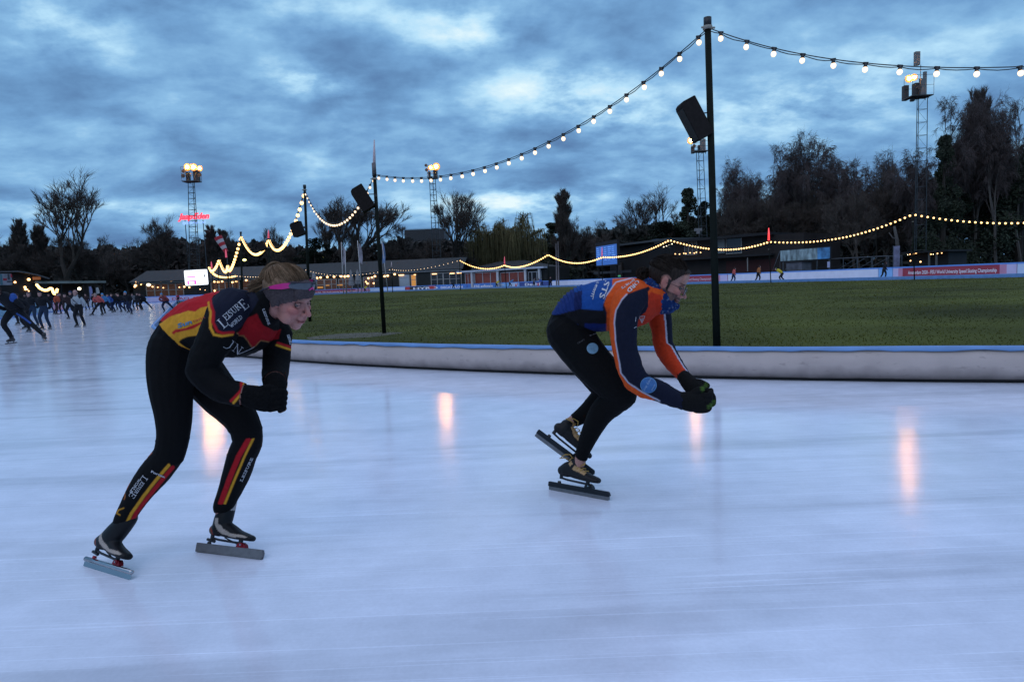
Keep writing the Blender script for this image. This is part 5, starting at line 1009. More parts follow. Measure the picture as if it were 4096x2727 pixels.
def eyes(R, c, s, parent, sk=(.42, .22, .19), r=.0108, xo=.0700):
    C_ = [c + R @ V((xo * s, sy * .031 * s, -.0005 * s)) for sy in (-1, 1)]; sk_m = mat('eyelid_skin_%d' % int(sk[0] * 100), sk, .5)
    for q in C_:
        g = MB(); g.ell(q, r * s, 14, 10, R); e_ = g.build('eye', mat('eye_white', (.10, .08, .078), .3, var=.05), parent, True)
        g = MB(); g.ell(q + R @ V((r * .62 * s, 0, -r * .12 * s)), (r * .44 * s, r * .56 * s, r * .56 * s), 12, 8, R); g.build('iris', mat('dark_iris', (.012, .012, .014), .15), e_, True)
        g = MB(); cap_mesh(g, q, r * 1.13 * s, R @ V((.62, 0, .78)), radians(58)); g.build('upper_eyelid', sk_m, e_, True); g = MB(); cap_mesh(g, q, r * 1.10 * s, R @ V((.52, 0, -.85)), radians(58)); g.build('lower_eyelid', sk_m, e_, True)
        g = MB(); g.tube([q + R @ (V((cos(a) * .98, sin(a), .10 + .10 * cos(a))) * (r * 1.14 * s)) for a in [radians(-62 + 12.4 * i) for i in range(11)]], .0010 * s, 5); g.build('eyelashes', mat('dark_lash', (.01, .008, .008), .8), e_)
def on_skull_(): pass
def on_skull(R, c, s, d, lift=0.0):
    d = V(d).normalized(); return c + R @ (V((-.012 + d.x * (.093 + lift), d.y * (.0745 + lift), .038 + d.z * (.084 + lift))) * s)
def comb(R, c, s, tie, n, seed, zfront, lift=(.008, .013), ar=(0, .80), zr=.25, zd=.25):
    """strands lying on the skull from the hairline back to a tie (tie = unit direction)"""
    rd = random.Random(seed); out = []; td = V(tie).normalized()
    for i in range(n):
        a = rd.uniform(pi * ar[0], pi * ar[1]) * rd.choice((-1, 1)); z0 = zfront + rd.uniform(0, zr); d0 = V((cos(a), sin(a), z0 - zd * abs(sin(a)))).normalized(); lf = rd.uniform(*lift); pl = []; lk = lambda q: lf * (.45 + .55 * min(1, q * 3))
        for j in range(9): q = j / 8; d = d0.slerp(td, q) if False else (d0 * (1 - q) + td * q + V((0, 0, .0))).normalized(); pl.append(on_skull(R, c, s, d, lk(q) + .002 * sin(pi * q)))
        out.append(pl)
    return out
def strands(name, roots, m, parent, colr, wd=.0016):
    """hair as many thin ribbons; roots: list of polylines"""
    vs, fs, cc = [], [], []; rnd = random.Random(5)
    for pl in roots:
        n = len(pl); b = len(vs); k = rnd.uniform(.6, 1.35); side = V((rnd.gauss(0, 1), rnd.gauss(0, 1), rnd.gauss(0, 1))).normalized()
        for i, p in enumerate(pl):
            t = (V(pl[min(i + 1, n - 1)]) - V(pl[max(i - 1, 0)])).normalized(); s_ = t.cross(side); s_ = s_.normalized() if s_.length > 1e-3 else V((1, 0, 0)); w_ = wd * (1 - .6 * i / n)
            vs += [V(p) - s_ * w_, V(p) + s_ * w_]; cc += [[x * k for x in colr]] * 2
        fs += [(b + 2 * i, b + 2 * i + 1, b + 2 * i + 3, b + 2 * i + 2) for i in range(n - 1)]
    me = bpy.data.meshes.new(name); me.from_pydata([tuple(v) for v in vs], [], fs); me.materials.append(m); setcol(me, np.array(cc)); me.update(); return addobj(name, me, parent)
# ---- lettering laid on a surface
def bvh_of(objs):
    vs, fs = [], []
    for o in objs:
        b = len(vs); vs += [v.co.copy() for v in o.data.vertices]; fs += [tuple(i + b for i in p.vertices) for p in o.data.polygons]
    return BVHTree.FromPolygons(vs, fs)
def cast(bv, x, y, off):
    d = ray(x, y).normalized(); h = bv.ray_cast(CP, d); return None if h[0] is None else h[0] - d * off
def lay(name, pxs, fs, bv, off, m, parent, maxj=.04):
    P = [cast(bv, x, y, off) for x, y in pxs]; keep = []
    for f in fs:
        q = [P[i] for i in f]
        if any(p is None for p in q): continue
        if max((q[0] - k).length for k in q) > maxj * 3: continue
        keep.append(f)
    if not keep: return None
    used = sorted({i for f in keep for i in f}); ix = {a: i for i, a in enumerate(used)}; g = MB(); g.add([P[i] for i in used], [tuple(ix[i] for i in f) for f in keep]); return g.build(name, m, parent)
def strip(path, wd, step=6):
    """ribbon in photo plane -> verts, faces"""
    pts = []
    for a, b in zip(path, path[1:]):
        n = max(1, int(math.hypot(b[0] - a[0], b[1] - a[1]) / step))
        for i in range(n): pts.append((a[0] + (b[0] - a[0]) * i / n, a[1] + (b[1] - a[1]) * i / n))
    pts.append(path[-1]); vs = []
    for i, p in enumerate(pts):
        a = pts[max(i - 1, 0)]; b = pts[min(i + 1, len(pts) - 1)]; dx, dy = b[0] - a[0], b[1] - a[1]; l = math.hypot(dx, dy) or 1; w_ = wd[0] + (wd[1] - wd[0]) * i / max(1, len(pts) - 1) if isinstance(wd, tuple) else wd
        vs += [(p[0] - dy / l * w_ / 2, p[1] + dx / l * w_ / 2), (p[0] + dy / l * w_ / 2, p[1] - dx / l * w_ / 2)]
    return vs, [(2 * i, 2 * i + 1, 2 * i + 3, 2 * i + 2) for i in range(len(pts) - 1)]
SER = {'L': (.62, [((.16, 0), (.16, 1), .13), ((.02, .98), (.32, .98), .05), ((.02, .03), (.55, .03), .06), ((.55, 0), (.60, .26), .06)],),
 'E': (.62, [((.16, 0), (.16, 1), .13), ((.02, .97), (.52, .97), .06), ((.52, 1), (.54, .78), .05), ((.16, .52), (.42, .52), .05), ((.42, .42), (.42, .62), .05), ((.02, .03), (.54, .03), .06), ((.54, 0), (.60, .26), .06)]),
 'I': (.32, [((.15, 0), (.15, 1), .13), ((.0, .98), (.30, .98), .05), ((0, .02), (.30, .02), .05)]),
 'S': (.52, [((.44, .78), (.40, .95), .06), ((.40, .95), (.2, .98), .08), ((.2, .98), (.07, .80), .10), ((.07, .80), (.38, .42), .13), ((.38, .42), (.40, .15), .12), ((.40, .15), (.22, .02), .08), ((.22, .02), (.05, .08), .06), ((.05, .08), (.03, .28), .06)]),
 'U': (.72, [((.15, 1), (.15, .3), .12), ((.15, .3), (.3, .04), .10), ((.3, .04), (.5, .1), .06), ((.5, .1), (.56, .3), .06), ((.56, .3), (.56, 1), .06), ((.02, .98), (.28, .98), .05), ((.45, .98), (.68, .98), .05)]),
 'R': (.66, [((.15, 0), (.15, 1), .13), ((.02, .98), (.4, .98), .05), ((.4, .98), (.53, .78), .10), ((.53, .78), (.4, .55), .10), ((.4, .55), (.15, .53), .05), ((.34, .53), (.62, .02), .12), ((0, .02), (.3, .02), .05)]),
 'W': (.98, [((.1, 1), (.32, 0), .12), ((.32, 0), (.5, .8), .05), ((.46, .9), (.68, 0), .12), ((.68, 0), (.88, 1), .05), ((0, .98), (.24, .98), .05), ((.78, .98), (.98, .98), .05)]),
 'O': (.72, [((.36, 1), (.12, .82), .09), ((.12, .82), (.08, .5), .12), ((.08, .5), (.14, .16), .12), ((.14, .16), (.36, 0), .09), ((.36, 0), (.58, .18), .09), ((.58, .18), (.64, .5), .12), ((.64, .5), (.58, .84), .12), ((.58, .84), (.36, 1), .09)]),
 'D': (.70, [((.15, 0), (.15, 1), .13), ((.02, .98), (.35, .97), .05), ((.35, .97), (.56, .78), .09), ((.56, .78), (.60, .45), .12), ((.60, .45), (.5, .15), .11), ((.5, .15), (.3, .02), .06), ((.3, .02), (.02, .02), .05)]),
 'N': (.76, [((.14, 0), (.14, 1), .05), ((.1, .98), (.62, .02), .13), ((.62, 0), (.62, 1), .05), ((0, .98), (.2, .98), .05), ((0, .02), (.28, .02), .05), ((.5, .98), (.76, .98), .05)]),
 'J': (.6, [((.3, 1), (.3, .1), .12), ((.3, .1), (.1, -.2), .08), ((.1, -.2), (-.2, -.25), .06), ((.12, .98), (.48, .98), .05)]),
 'T': (.6, [((.3, 0), (.3, 1), .13), ((.02, .97), (.58, .97), .06), ((.02, .97), (.02, .78), .05), ((.58, .97), (.58, .78), .05), ((.15, .02), (.45, .02), .05)])}
def serif(word, p0, p1, hgt, bv, m, parent, name='lettering', big=(), off=.004, bigs=1.45, italic=0, drop=0):
    """serif word along baseline p0->p1 (photo px); hgt letter height px; big letters hang below"""
    ws = [SER[c][0] * (bigs if i in big else 1) * hgt for i, c in enumerate(word)]; tot = sum(ws); L_ = math.hypot(p1[0] - p0[0], p1[1] - p0[1]); k = L_ / tot; ux, uy = (p1[0] - p0[0]) / L_, (p1[1] - p0[1]) / L_; nx, ny = uy, -ux
    if True: VS, FS = [], []
    x = 0
    for i, ch in enumerate(word):
        sc_ = hgt * (bigs if i in big else 1); dy = -(bigs - 1) * hgt * drop if i in big else 0
        for a, b, w_ in SER[ch][1]:
            def T(q): X = x + q[0] * sc_ * k; Y = q[1] * sc_ + dy; return (p0[0] + ux * X + nx * Y + ux * italic * Y, p0[1] + uy * X + ny * Y + uy * italic * Y)
            v, f = strip([T(a), T(b)], max(w_ * sc_ * .9, 1.9), 8); b0 = len(VS); VS += v; FS += [tuple(j + b0 for j in q) for q in f]
        x += ws[i] * k
    return lay(name, VS, FS, bv, off, m, parent)
def sans(word, p0, p1, hgt, bv, m, parent, name='lettering', bold=.01, off=.004, shear=0, flip=False):
    vs, fs = text_mesh(word, bold); w_ = max(v[0] for v in vs); L_ = math.hypot(p1[0] - p0[0], p1[1] - p0[1]); ux, uy = (p1[0] - p0[0]) / L_, (p1[1] - p0[1]) / L_; nx, ny = uy, -ux
    if flip: nx, ny = -nx, -ny
    return lay(name, [(p0[0] + ux * (x / w_ * L_ + shear * y * hgt) + nx * y * hgt / .72, p0[1] + uy * (x / w_ * L_ + shear * y * hgt) + ny * y * hgt / .72) for x, y, z in vs], fs, bv, off, m, parent)
def disc(c, r, bv, m, parent, name, off=.0035, rx=None, n=28, sq=None):
    rx = rx or r; vs = [c]; fs = []; rings = 5
    for j in range(1, rings + 1):
        for i in range(n): a = 2 * pi * i / n; vs.append((c[0] + cos(a) * rx * j / rings, c[1] + sin(a) * r * j / rings))
    for i in range(n): fs.append((0, 1 + i, 1 + (i + 1) % n))
    for j in range(rings - 1):
        for i in range(n): a = 1 + j * n + i; b = 1 + j * n + (i + 1) % n; fs.append((a, a + n, b + n, b))
    return lay(name, vs, fs, bv, off, m, parent)
def polylay(name, poly, bv, m, parent, off=.004, step=7):
    """filled polygon as small cells on the surface"""
    xs = [p[0] for p in poly]; ys = [p[1] for p in poly]; vs, fs = [], []; x = min(xs)
    nx = int((max(xs) - x) / step) + 2; ny = int((max(ys) - min(ys)) / step) + 2
    gx = np.array([[min(xs) + i * step, min(ys) + j * step] for j in range(ny) for i in range(nx)]); ins = inpoly(gx + step * .5, poly)
    for j in range(ny - 1):
        for i in range(nx - 1):
            if ins[j * nx + i]: a = j * nx + i; fs.append((a, a + 1, a + nx + 1, a + nx))
    return lay(name, [tuple(p) for p in gx], fs, bv, off, m, parent)
# ---- skates
def skate(parent, heel, toe, up, style, bootcol, ank, name='skate_boot', kz=.95, bs=1.0, gap=0.0, bootrot=0):
    X = (toe - heel); kx = X.length / .41; k = kz; X = X.normalized(); mid = (heel + toe) / 2; Z = (up - mid); Z = (Z - X * Z.dot(X)).normalized(); Yy = Z.cross(X); R = Matrix((X, Yy, Z)).transposed(); o = mid - X * .035 * kx; RS = R @ Matrix.Diagonal((kx, k, k))
    def W(x, y, z): return o + RS @ V((x, y, z))
    f = Fig()
    # boot space pivots about the front hinge, so the heel can lift from the blade
    br = radians(bootrot); hx, hz = .105, .072
    def Bp(x, z): dx, dz = (x - hx) * bs, (z - hz) * bs; return hx + dx * cos(br) - dz * sin(br), hz + dx * sin(br) + dz * cos(br)
    def T(x, z): a, b = Bp(x, z); return W(a, 0, b)
    def Lp(pts): f.limb3('b', [(*T(x, z), a * k * bs, b * k * bs) for x, z, a, b in pts], R @ V((0, 1, 0)), 18)
    al = RS.inverted() @ (V(ank) - o); ax_, az_ = (al.x - hx) , (al.z - hz); ax_, az_ = hx + (ax_ * cos(br) + az_ * sin(br)) / bs, hz + (-ax_ * sin(br) + az_ * cos(br)) / bs; zm = .235 if style == 'black' else .30; q = zm / max(az_, .1) if az_ > zm else 1; tx, tz = -.08 + (ax_ + .08) * q, min(az_, zm)
    sw = 1.0 if style == 'black' else 1.30; Lp([(tx, tz, .040 * sw, .037 * sw), (tx * .78 - .05 * .22, .125 + (tz - .125) * .68, .041 * sw, .037 * sw), (tx * .45 - .06 * .55, .125 + (tz - .125) * .32, .044 * sw, .037 * sw), (-.070, .125, .045, .036)])
    Lp([(-.095, .122, .032, .031), (-.045, .140, .048, .036), (.015, .128, .042, .038), (.07, .112, .032, .042), (.12, .106, .025, .041), (.155, .104, .019, .032)])
    me = f.remesh(.005 * k, 5); co, no = arr(me); lo = (co - np.array(o)) @ np.array(RS.inverted()).T; dx, dz = lo[:, 0] - hx, lo[:, 2] - hz; bx = (dx * cos(br) + dz * sin(br)) / bs + hx; bz = (-dx * sin(br) + dz * cos(br)) / bs + hz
    zmin = .090; fix = bz < zmin; nb = np.where(fix, zmin + (bz - zmin) * .08, bz); dd = (nb - bz) * bs * k; up_l = np.array(RS @ V((-sin(br), 0, cos(br)))) / k; co = co + dd[:, None] * up_l; me.vertices.foreach_set('co', co.ravel()); me.polygons.foreach_set('use_smooth', [True] * len(me.polygons)); me.update()
    setcol(me, bootcol(bx, bz, lo[:, 1])); me.materials.clear(); me.materials.append(leather_m); boot = addobj(name, me, parent)
    def box(x0, z0, x1, z1, yw, nm, m, wh=True):
        g = MB(); g.prism([(x0, z0), (x1, z0), (x1, z1), (x0, z1)], -yw, yw); g.v = [tuple(W(*v)) for v in g.v]; return g.build(nm, m, boot)
    def poly(pp, yw, nm, m): g = MB(); g.prism(pp, -yw, yw); g.v = [tuple(W(*v)) for v in g.v]; return g.build(nm, m, boot)
    ht = .036 if style != 'plate' else .020
    bm = {'silver': chrome, 'plate': dull_blade, 'black': dull_blade}[style]; tm_ = {'silver': chrome, 'plate': dull_blade, 'black': black_alu}[style]
    poly([(-.168, .002), (-.155, 0), (.225, 0), (.238, .006), (.236, .024), (-.168, .024)], .0011, 'blade', bm)
    g = MB(); g.prism([(-.170, .022), (.232, .022), (.240, .030), (.232, .046), (.226, .050), (-.166, .050), (-.170, .044)], -.008, .008); g.v = [tuple(W(*v)) for v in g.v]; g.v = [tuple(W(*v)) for v in []] or g.v
    if style == 'silver': g = MB(); g.tube([(-.170, 0, .036), (-.166, 0, .037), (.228, 0, .037), (.236, 0, .036)], [.008, .0125, .0125, .008], 16); g.v = [tuple(W(*v)) for v in g.v]
    g.build('blade_tube', tm_, boot, style == 'silver')
    if style == 'plate': poly([(-.169, .003), (.234, .003), (.238, .022), (.232, .049), (-.169, .049)], .0088, 'blade_guard', dull_blade)
    g = MB(); g.prism([(.075, .050), (.135, .050), (.128, .066), (.118, .072), (.092, .072), (.080, .066)], -.013, .013); g.tube([(hx, -.017, hz - .008), (hx, .017, hz - .008)], .0115, 12); g.v = [tuple(W(*v)) for v in g.v]; g.build('hinge', red_m if style != 'black' else black_alu, boot)
    g = MB(); g.tube([(hx, -.021, hz - .008), (hx, -.0165, hz - .008)], .0042, 8); g.v = [tuple(W(*v)) for v in g.v]; g.build('hinge_bolt', chrome, boot)
    g = MB(); a0 = Bp(-.105, .076); a1 = Bp(.115, .080); a2 = Bp(-.10, .092); a3 = Bp(-.055, .092); a4 = Bp(-.05, .074)
    g.tube([(a0[0], 0, a0[1]), (a4[0], 0, a4[1] - .003), (hx, 0, hz - .002)], .0062, 8); q0 = Bp(-.098, .070); q1 = Bp(-.098, .095); g.tube([(q0[0], 0, q0[1]), (q1[0], 0, q1[1])], .0105, 10); q2 = Bp(.09, .078); q3 = Bp(.09, .098); g.tube([(q2[0], 0, q2[1] - .006), (q3[0], 0, q3[1])], .012, 10)
    q4 = Bp(.03, .078); q5 = Bp(-.02, .088)
    if style != 'black': g.tube([(q5[0], .003, q5[1]), (hx - .02, .003, .060)], .0035, 6); g.tube([(q0[0] - .028, 0, q0[1] - .004), (q0[0] + .02, 0, q0[1] - .012)], .008, 8)
    g.v = [tuple(W(*v)) for v in g.v]; g.build('bridge', black_alu, boot)
    g = MB(); g.tube([(-.098, 0, .050), (-.098, 0, .062 + gap)], [.012, .009], 10); g.v = [tuple(W(*v)) for v in g.v]; g.build('heel_cup', tm_ if style == 'black' else red_m if style == 'silver' else black_alu, boot)
    return boot, (lambda x, y, z: W(Bp(x, z)[0], y, Bp(x, z)[1]))
# ================================================================== the woman
def cols(n, c): return np.tile(np.array(c, float), (n, 1))
def soft(msk, sd, colr, wd=3.6):
    w_ = (cov(sd, wd) * msk)[:, None]; c[:] = c * (1 - w_) + np.array(colr) * w_
RED = (.40, .012, .018); YEL = (.60, .28, .025); BLK = (.0045, .0045, .005); NAV = (.010, .012, .024)
W = empty('person', tuple(gnd(680, 2290)), 0, 'woman skater in black, red and yellow race suit bending forward with clasped hands', 'person', None); WO = W.location.copy()
W.location = (0, 0, 0)
f = Fig()
f.limb('torso', [(700, 1385, 3.16, 94, 1.05), (745, 1330, 3.13, 98, 1.12), (800, 1300, 3.11, 106, 1.15), (870, 1298, 3.08, 126, 1.12), (945, 1292, 3.05, 132, 1.1), (1005, 1280, 3.02, 116, 1.15), (1045, 1245, 3.0, 76, 1.1)])
f.limb('neck', [(1035, 1240, 3.0, 62), (1065, 1215, 2.98, 54), (1092, 1195, 2.96, 50)])
f.limb('arm', [(930, 1225, 2.93, 70), (905, 1262, 2.89, 72), (868, 1345, 2.84, 64), (826, 1425, 2.81, 59), (806, 1478, 2.80, 55)])
f.limb('arm', [(806, 1478, 2.80, 55), (838, 1522, 2.79, 52), (890, 1556, 2.78, 49), (950, 1574, 2.77, 43), (985, 1580, 2.77, 40)])
f.limb('arm', [(1085, 1310, 3.12, 60), (1108, 1345, 3.11, 54), (1106, 1420, 3.09, 49), (1102, 1490, 3.03, 46), (1100, 1530, 2.95, 44)])
f.limb('hand', [(985, 1580, 2.77, 42), (1025, 1590, 2.76, 48, .75), (1070, 1600, 2.76, 48, .7), (1095, 1608, 2.77, 40, .7)])
f.limb('hand', [(1100, 1530, 2.93, 42), (1100, 1570, 2.88, 44, .8), (1092, 1600, 2.86, 40, .8)])
for i in range(4):
    f.limb('hand', [(1080, 1570 + i * 22, 2.75, 12), (1120, 1564 + i * 22, 2.742, 10.8), (1142 - i * 2, 1570 + i * 21, 2.79, 10.2), (1132 - i * 4, 1588 + i * 18, 2.85, 9.5)], 10, 4)
for i in range(4): f.limb('hand', [(1062 + i * 17, 1590, 2.80, 12), (1050 + i * 17, 1628 - abs(i - 1.5) * 3, 2.75, 12.5), (1050 + i * 17, 1634 - abs(i - 1.5) * 4, 2.79, 11.5)], 10, 4)
f.limb('hand', [(1040, 1560, 2.76, 16), (1072, 1550, 2.755, 14), (1100, 1556, 2.76, 12)], 10, 4)
f.limb('thigh', [(694, 1405, 3.10, 96, 1.0), (686, 1470, 3.08, 92), (685, 1560, 3.05, 82), (694, 1660, 3.03, 69), (692, 1750, 3.02, 60), (676, 1818, 3.02, 58)])
f.limb('shin', [(676, 1818, 3.02, 57), (650, 1852, 3.03, 57), (617, 1893, 3.05, 58), (566, 1957, 3.07, 50), (526, 2022, 3.09, 41), (492, 2082, 3.10, 35), (484, 2108, 3.10, 26)])
f.limb('thigh', [(742, 1400, 3.26, 92), (805, 1490, 3.24, 88), (874, 1575, 3.2, 80), (950, 1655, 3.15, 68), (986, 1716, 3.13, 60)])
f.limb('shin', [(986, 1716, 3.13, 60), (990, 1768, 3.14, 56), (968, 1822, 3.17, 55), (949, 1886, 3.20, 53), (914, 1975, 3.24, 43), (892, 2026, 3.26, 37), (888, 2050, 3.26, 27)])
hs = 1.10; HR, HC = head_frame(at(1150, 1192, 2.95), radians(18), radians(21), radians(5)); add_head(f, HR, HC, hs, ears=False)
f.limb3('neck', [(*at(1085, 1205, 2.97), .052, .052), (*(HC + HR @ V((-.03, 0, -.05))), .05, .05)])
me = f.remesh(.0040, 3); lc, near = head_post(me, HR, HC, hs); co, no = arr(me); lab, names = labels(f, co); PX = proj(co); is_ = {k: lab == i for i, k in enumerate(names)}
SK = (.44, .205, .17); c = cols(len(co), SK); face_cols(lc, near, c, SK, hairc=(.14, .08, .045)); me.materials.append(skin_m); setcol(me, c); me.polygons.foreach_set('use_smooth', [True] * len(me.polygons)); body = addobj('body', me, W)
eyes(HR, HC, hs, W, (.38, .18, .15))
low = np.array([(640, 1297), (660, 1322), (717, 1378), (772, 1402), (850, 1425), (940, 1460), (1100, 1480)])
hem_y = np.interp(PX[:, 0], low[:, 0], low[:, 1]); OVL = hem_y; jm = (is_['torso'] & (PX[:, 1] < hem_y) & (PX[:, 0] > 641)) | is_['arm'] | (is_['neck'] & (PX[:, 0] < 1082) & (lc[:, 0] < .02))
jm |= is_['thigh'] & (PX[:, 1] < hem_y - 2) & (PX[:, 0] > 648)
tm = (is_['torso'] | is_['thigh'] | is_['shin']) & (~jm | (PX[:, 1] > OVL - 16)) & ~((PX[:, 0] < 620) & (PX[:, 1] > 2112)) & ~((PX[:, 0] > 800) & (PX[:, 0] < 1000) & (PX[:, 1] > 2050))
c = cols(len(co), BLK)
def paint(mask, colr): c[mask] = colr
T_r = [(674, 1300), (694, 1264), (724, 1257), (755, 1246), (785, 1250), (808, 1236), (835, 1228), (843, 1211), (856, 1185), (908, 1156), (900, 1100), (700, 1150), (620, 1270)]
T_y = [(640, 1300), (694, 1263), (724, 1257), (755, 1245), (785, 1249), (808, 1235), (837, 1227), (806, 1334), (793, 1340), (762, 1343), (736, 1351), (718, 1364), (747, 1386), (772, 1399), (764, 1408), (717, 1382), (655, 1325)]
tor = is_['torso'] | is_['thigh'] | is_['neck']
fr = no[:, 1] < .25
soft(tor, sdpoly(PX, T_r), RED); soft(tor, sdpoly(PX, T_y), YEL); soft(tor, 4.5 - dline(PX, [(715, 1381), (765, 1404)]), RED)
soft(tor, sdpoly(PX, [(692, 1329), (702, 1337), (710, 1328), (752, 1319), (778, 1313), (815, 1293), (817, 1285), (775, 1301), (750, 1310), (708, 1317)]), RED)
soft(True, sdpoly(PX, [(848, 1200), (862, 1250), (858, 1290), (880, 1328), (935, 1326), (975, 1290), (1010, 1245), (1040, 1200), (1000, 1140), (905, 1150)]), NAV)
soft(fr, 5 - dline(PX, [(838, 1214), (848, 1250), (845, 1292), (844, 1312), (857, 1339), (886, 1344), (927, 1336)]), YEL)
soft(fr, 5.5 - dline(PX, [(846, 1206), (857, 1250), (854, 1292), (870, 1326), (890, 1333), (930, 1329)]), RED)
chest = [(945, 1329), (965, 1308), (991, 1272), (1028, 1254), (1050, 1297), (1092, 1322), (1122, 1318), (1114, 1356), (1073, 1361), (1041, 1356), (1009, 1386), (990, 1358), (975, 1340), (955, 1338)]
soft((is_['torso'] | is_['neck'] | is_['arm']) & (PX[:, 0] > 940), sdpoly(PX, chest), (.26, .008, .012)); soft((co[:, 1] > 2.0), 1.8 - dline(PX, [(944, 1331), (955, 1340), (975, 1342), (992, 1362), (1009, 1388), (1040, 1358), (1072, 1364)]), (.30, .13, .05))
arm_far = is_['arm'] & (PX[:, 0] > 1040) & (co[:, 1] > 2.9)
soft(arm_far, 4.5 - dline(PX, [(1110, 1371), (1162, 1389)]), RED); soft(arm_far, 4.2 - dline(PX, [(1107, 1380), (1160, 1399)]), YEL)
af = is_['arm'] & (PX[:, 0] < 1000); soft(af, 5 - dline(PX, [(964, 1530), (967, 1562), (926, 1600)]), RED); soft(af, 4.5 - dline(PX, [(976, 1532), (975, 1567), (936, 1606)]), YEL)
def wr1(p):
    return max(-.0022, .0040 * mn.noise((p[0] * 18 - p[2] * 12, p[1] * 14, p[2] * 16 + p[0] * 8)) + .0022 * mn.noise((p[0] * 16, p[1] * 16, p[2] * 30)) + .0022 * mn.noise((p[0] * 40 + p[2] * 25, p[1] * 30, p[2] * 18)))
jer = submesh('jersey', me, jm, .0060, cloth_m, W, c, wr1)
c = cols(len(co), BLK); sh = is_['shin'] | is_['thigh']
soft(sh & (PX[:, 0] < 720), 6 - dline(PX, [(675, 1858), (620, 1923), (573, 1984), (526, 2051), (500, 2104)]), YEL); soft(sh & (PX[:, 0] < 740), 7.5 - dline(PX, [(690, 1866), (635, 1932), (588, 1990), (543, 2050), (518, 2104)]), RED)
soft(sh & (PX[:, 0] < 640), 3.2 - dline(PX, [(607, 1811), (562, 1858), (534, 1900), (508, 1953)]), (.45, .10, .03)); soft(sh & (PX[:, 0] < 520), 1.8 - dline(PX, [(497, 2030), (478, 2038), (469, 2051), (482, 2058)]), YEL); soft(sh & (PX[:, 0] < 520), 1.8 - dline(PX, [(500, 1965), (503, 1985), (499, 1995)]), (.4, .12, .03))
for w0, w1, pts_, cc_ in ((9, 10, [(996, 1753), (955, 1824), (918, 1916), (884, 2011)], RED), (4.5, 4.5, [(1012, 1753), (978, 1824), (939, 1916), (900, 2012)], YEL)): soft(sh & (PX[:, 0] > 800) & (PX[:, 1] > 1752) & (PX[:, 1] < 2014), w1 - dline(PX, pts_), cc_)
def wr2(p): return .0014 * mn.noise((p[0] * 30, p[1] * 30, p[2] * 12)) + (.003 * max(0, mn.noise((p[0] * 8, 3, p[2] * 70))) if .48 < p[2] < .62 else 0)
tig = submesh('tights', me, tm, .0028, cloth_m, W, c, wr2)
submesh('gloves', me, is_['hand'], .0015, glove_m, W)
# headband, hair, ponytail
hz_ = lc[:, 2]; hx_ = lc[:, 0]; lo_ = -.050 + (hx_ + .04) * .62; lo_ = np.maximum(lo_, -.062); hi_ = np.maximum(lo_ + .088, .030 + hx_ * .5); hd = near & is_['head']
band = hd & (hz_ > lo_) & (hz_ < hi_); hair = hd & (hz_ > hi_ - .012) | (hd & (hz_ > -.03) & (hz_ < lo_ + .01) & (hx_ < -.055))
cb = cols(len(co), (.070, .055, .058)); hb = submesh('headband', me, band, .0075, knit_m, W, cb, lambda p: .001 * mn.noise((p[0] * 60, p[1] * 60, p[2] * 60)))
HCOL = (.17, .105, .062)
hco = cols(len(co), HCOL); ph = np.sin(lc[:, 1] * 900 + 6 * np.sin(lc[:, 0] * 40)); hco *= (1 + .28 * ph)[:, None]; hr = submesh('hair', me, hair, .007, hair_s, W, hco, lambda p: .002 * mn.noise((p[0] * 60, p[1] * 60, p[2] * 25)))
rnd = random.Random(4); rt = []
ctl = [(1150, 1078, 2.97), (1118, 1052, 2.98), (1090, 1050, 2.99), (1058, 1076, 3.0), (1042, 1108, 3.0), (1020, 1128, 3.0), (998, 1142, 3.0)]
ctr = [(1145, 1085, 2.97), (1110, 1072, 2.98), (1085, 1080, 2.98), (1070, 1110, 2.98), (1062, 1135, 2.97), (1040, 1150, 2.97), (1015, 1158, 2.97)]
for i in range(2600):
    q = rnd.random() ** .8; sp = [(2 + 7 * q + 12 * (j / 6) ** 1.5) for j in range(7)]; ox, oy, oz = rnd.gauss(0, .45), rnd.gauss(0, .45), rnd.gauss(0, .5); pl = []
    pts_ = [(ctl[j][0] * (1 - q) + ctr[j][0] * q + ox * sp[j], ctl[j][1] * (1 - q) + ctr[j][1] * q + oy * sp[j], ctl[j][2] + oz * sp[j] / 900) for j in range(7)]
    cut = rnd.choice((5, 6, 7, 7, 7)); rt.append([at(a, b, d) for a, b, d in [tuple(v) for v in crom(pts_[:cut], 3)]])
strands('ponytail', rt, hair_s, W, (.21, .135, .08), .0016)
rt = comb(HR, HC, hs, (-.75, 0, .72), 1900, 5, .80, (.006, .012)) + comb(HR, HC, hs, (-.75, 0, .72), 1100, 8, .15, (.008, .012), (.55, .98), .5, 0)
strands('hair_strands', rt, hair_s, W, (.19, .12, .07), .0012)
# sports glasses pushed up on the headband
bvh_h = bvh_of([hb, body]); pink = mat('pink_glasses_frame', (.62, .02, .22), .3, var=.1); lens_m = mat('smoke_lens', (.05, .065, .085), .08, var=.2, scale=30, spec=.8); fr_m = mat('dark_violet_frame', (.02, .008, .02), .3)
def HP(x, y, z): return HC + HR @ (V((x, y, z)) * hs)
def GP(a, z, lift=0): return HP(-.012 + (.108 + lift) * cos(a), (.086 + lift) * sin(a), z)
GZ = lambda a: .066 + .018 * cos(a)
g = MB(); n_ = 24; rows = []
for i in range(n_ + 1):
    a = radians(-58 + 116 * i / n_); hh = .0145 * (1 - .35 * (abs(a) / 1.01) ** 3) * (1 - .25 * math.exp(-(a / .12) ** 2)); rows += [GP(a, GZ(a) - hh), GP(a, GZ(a), .003), GP(a, GZ(a) + hh * .9)]
g.add(rows, [(3 * i + q, 3 * i + q + 1, 3 * i + q + 4, 3 * i + q + 3) for i in range(n_) for q in (0, 1)]); lo3 = g.build('glasses_lens', lens_m, W, True)
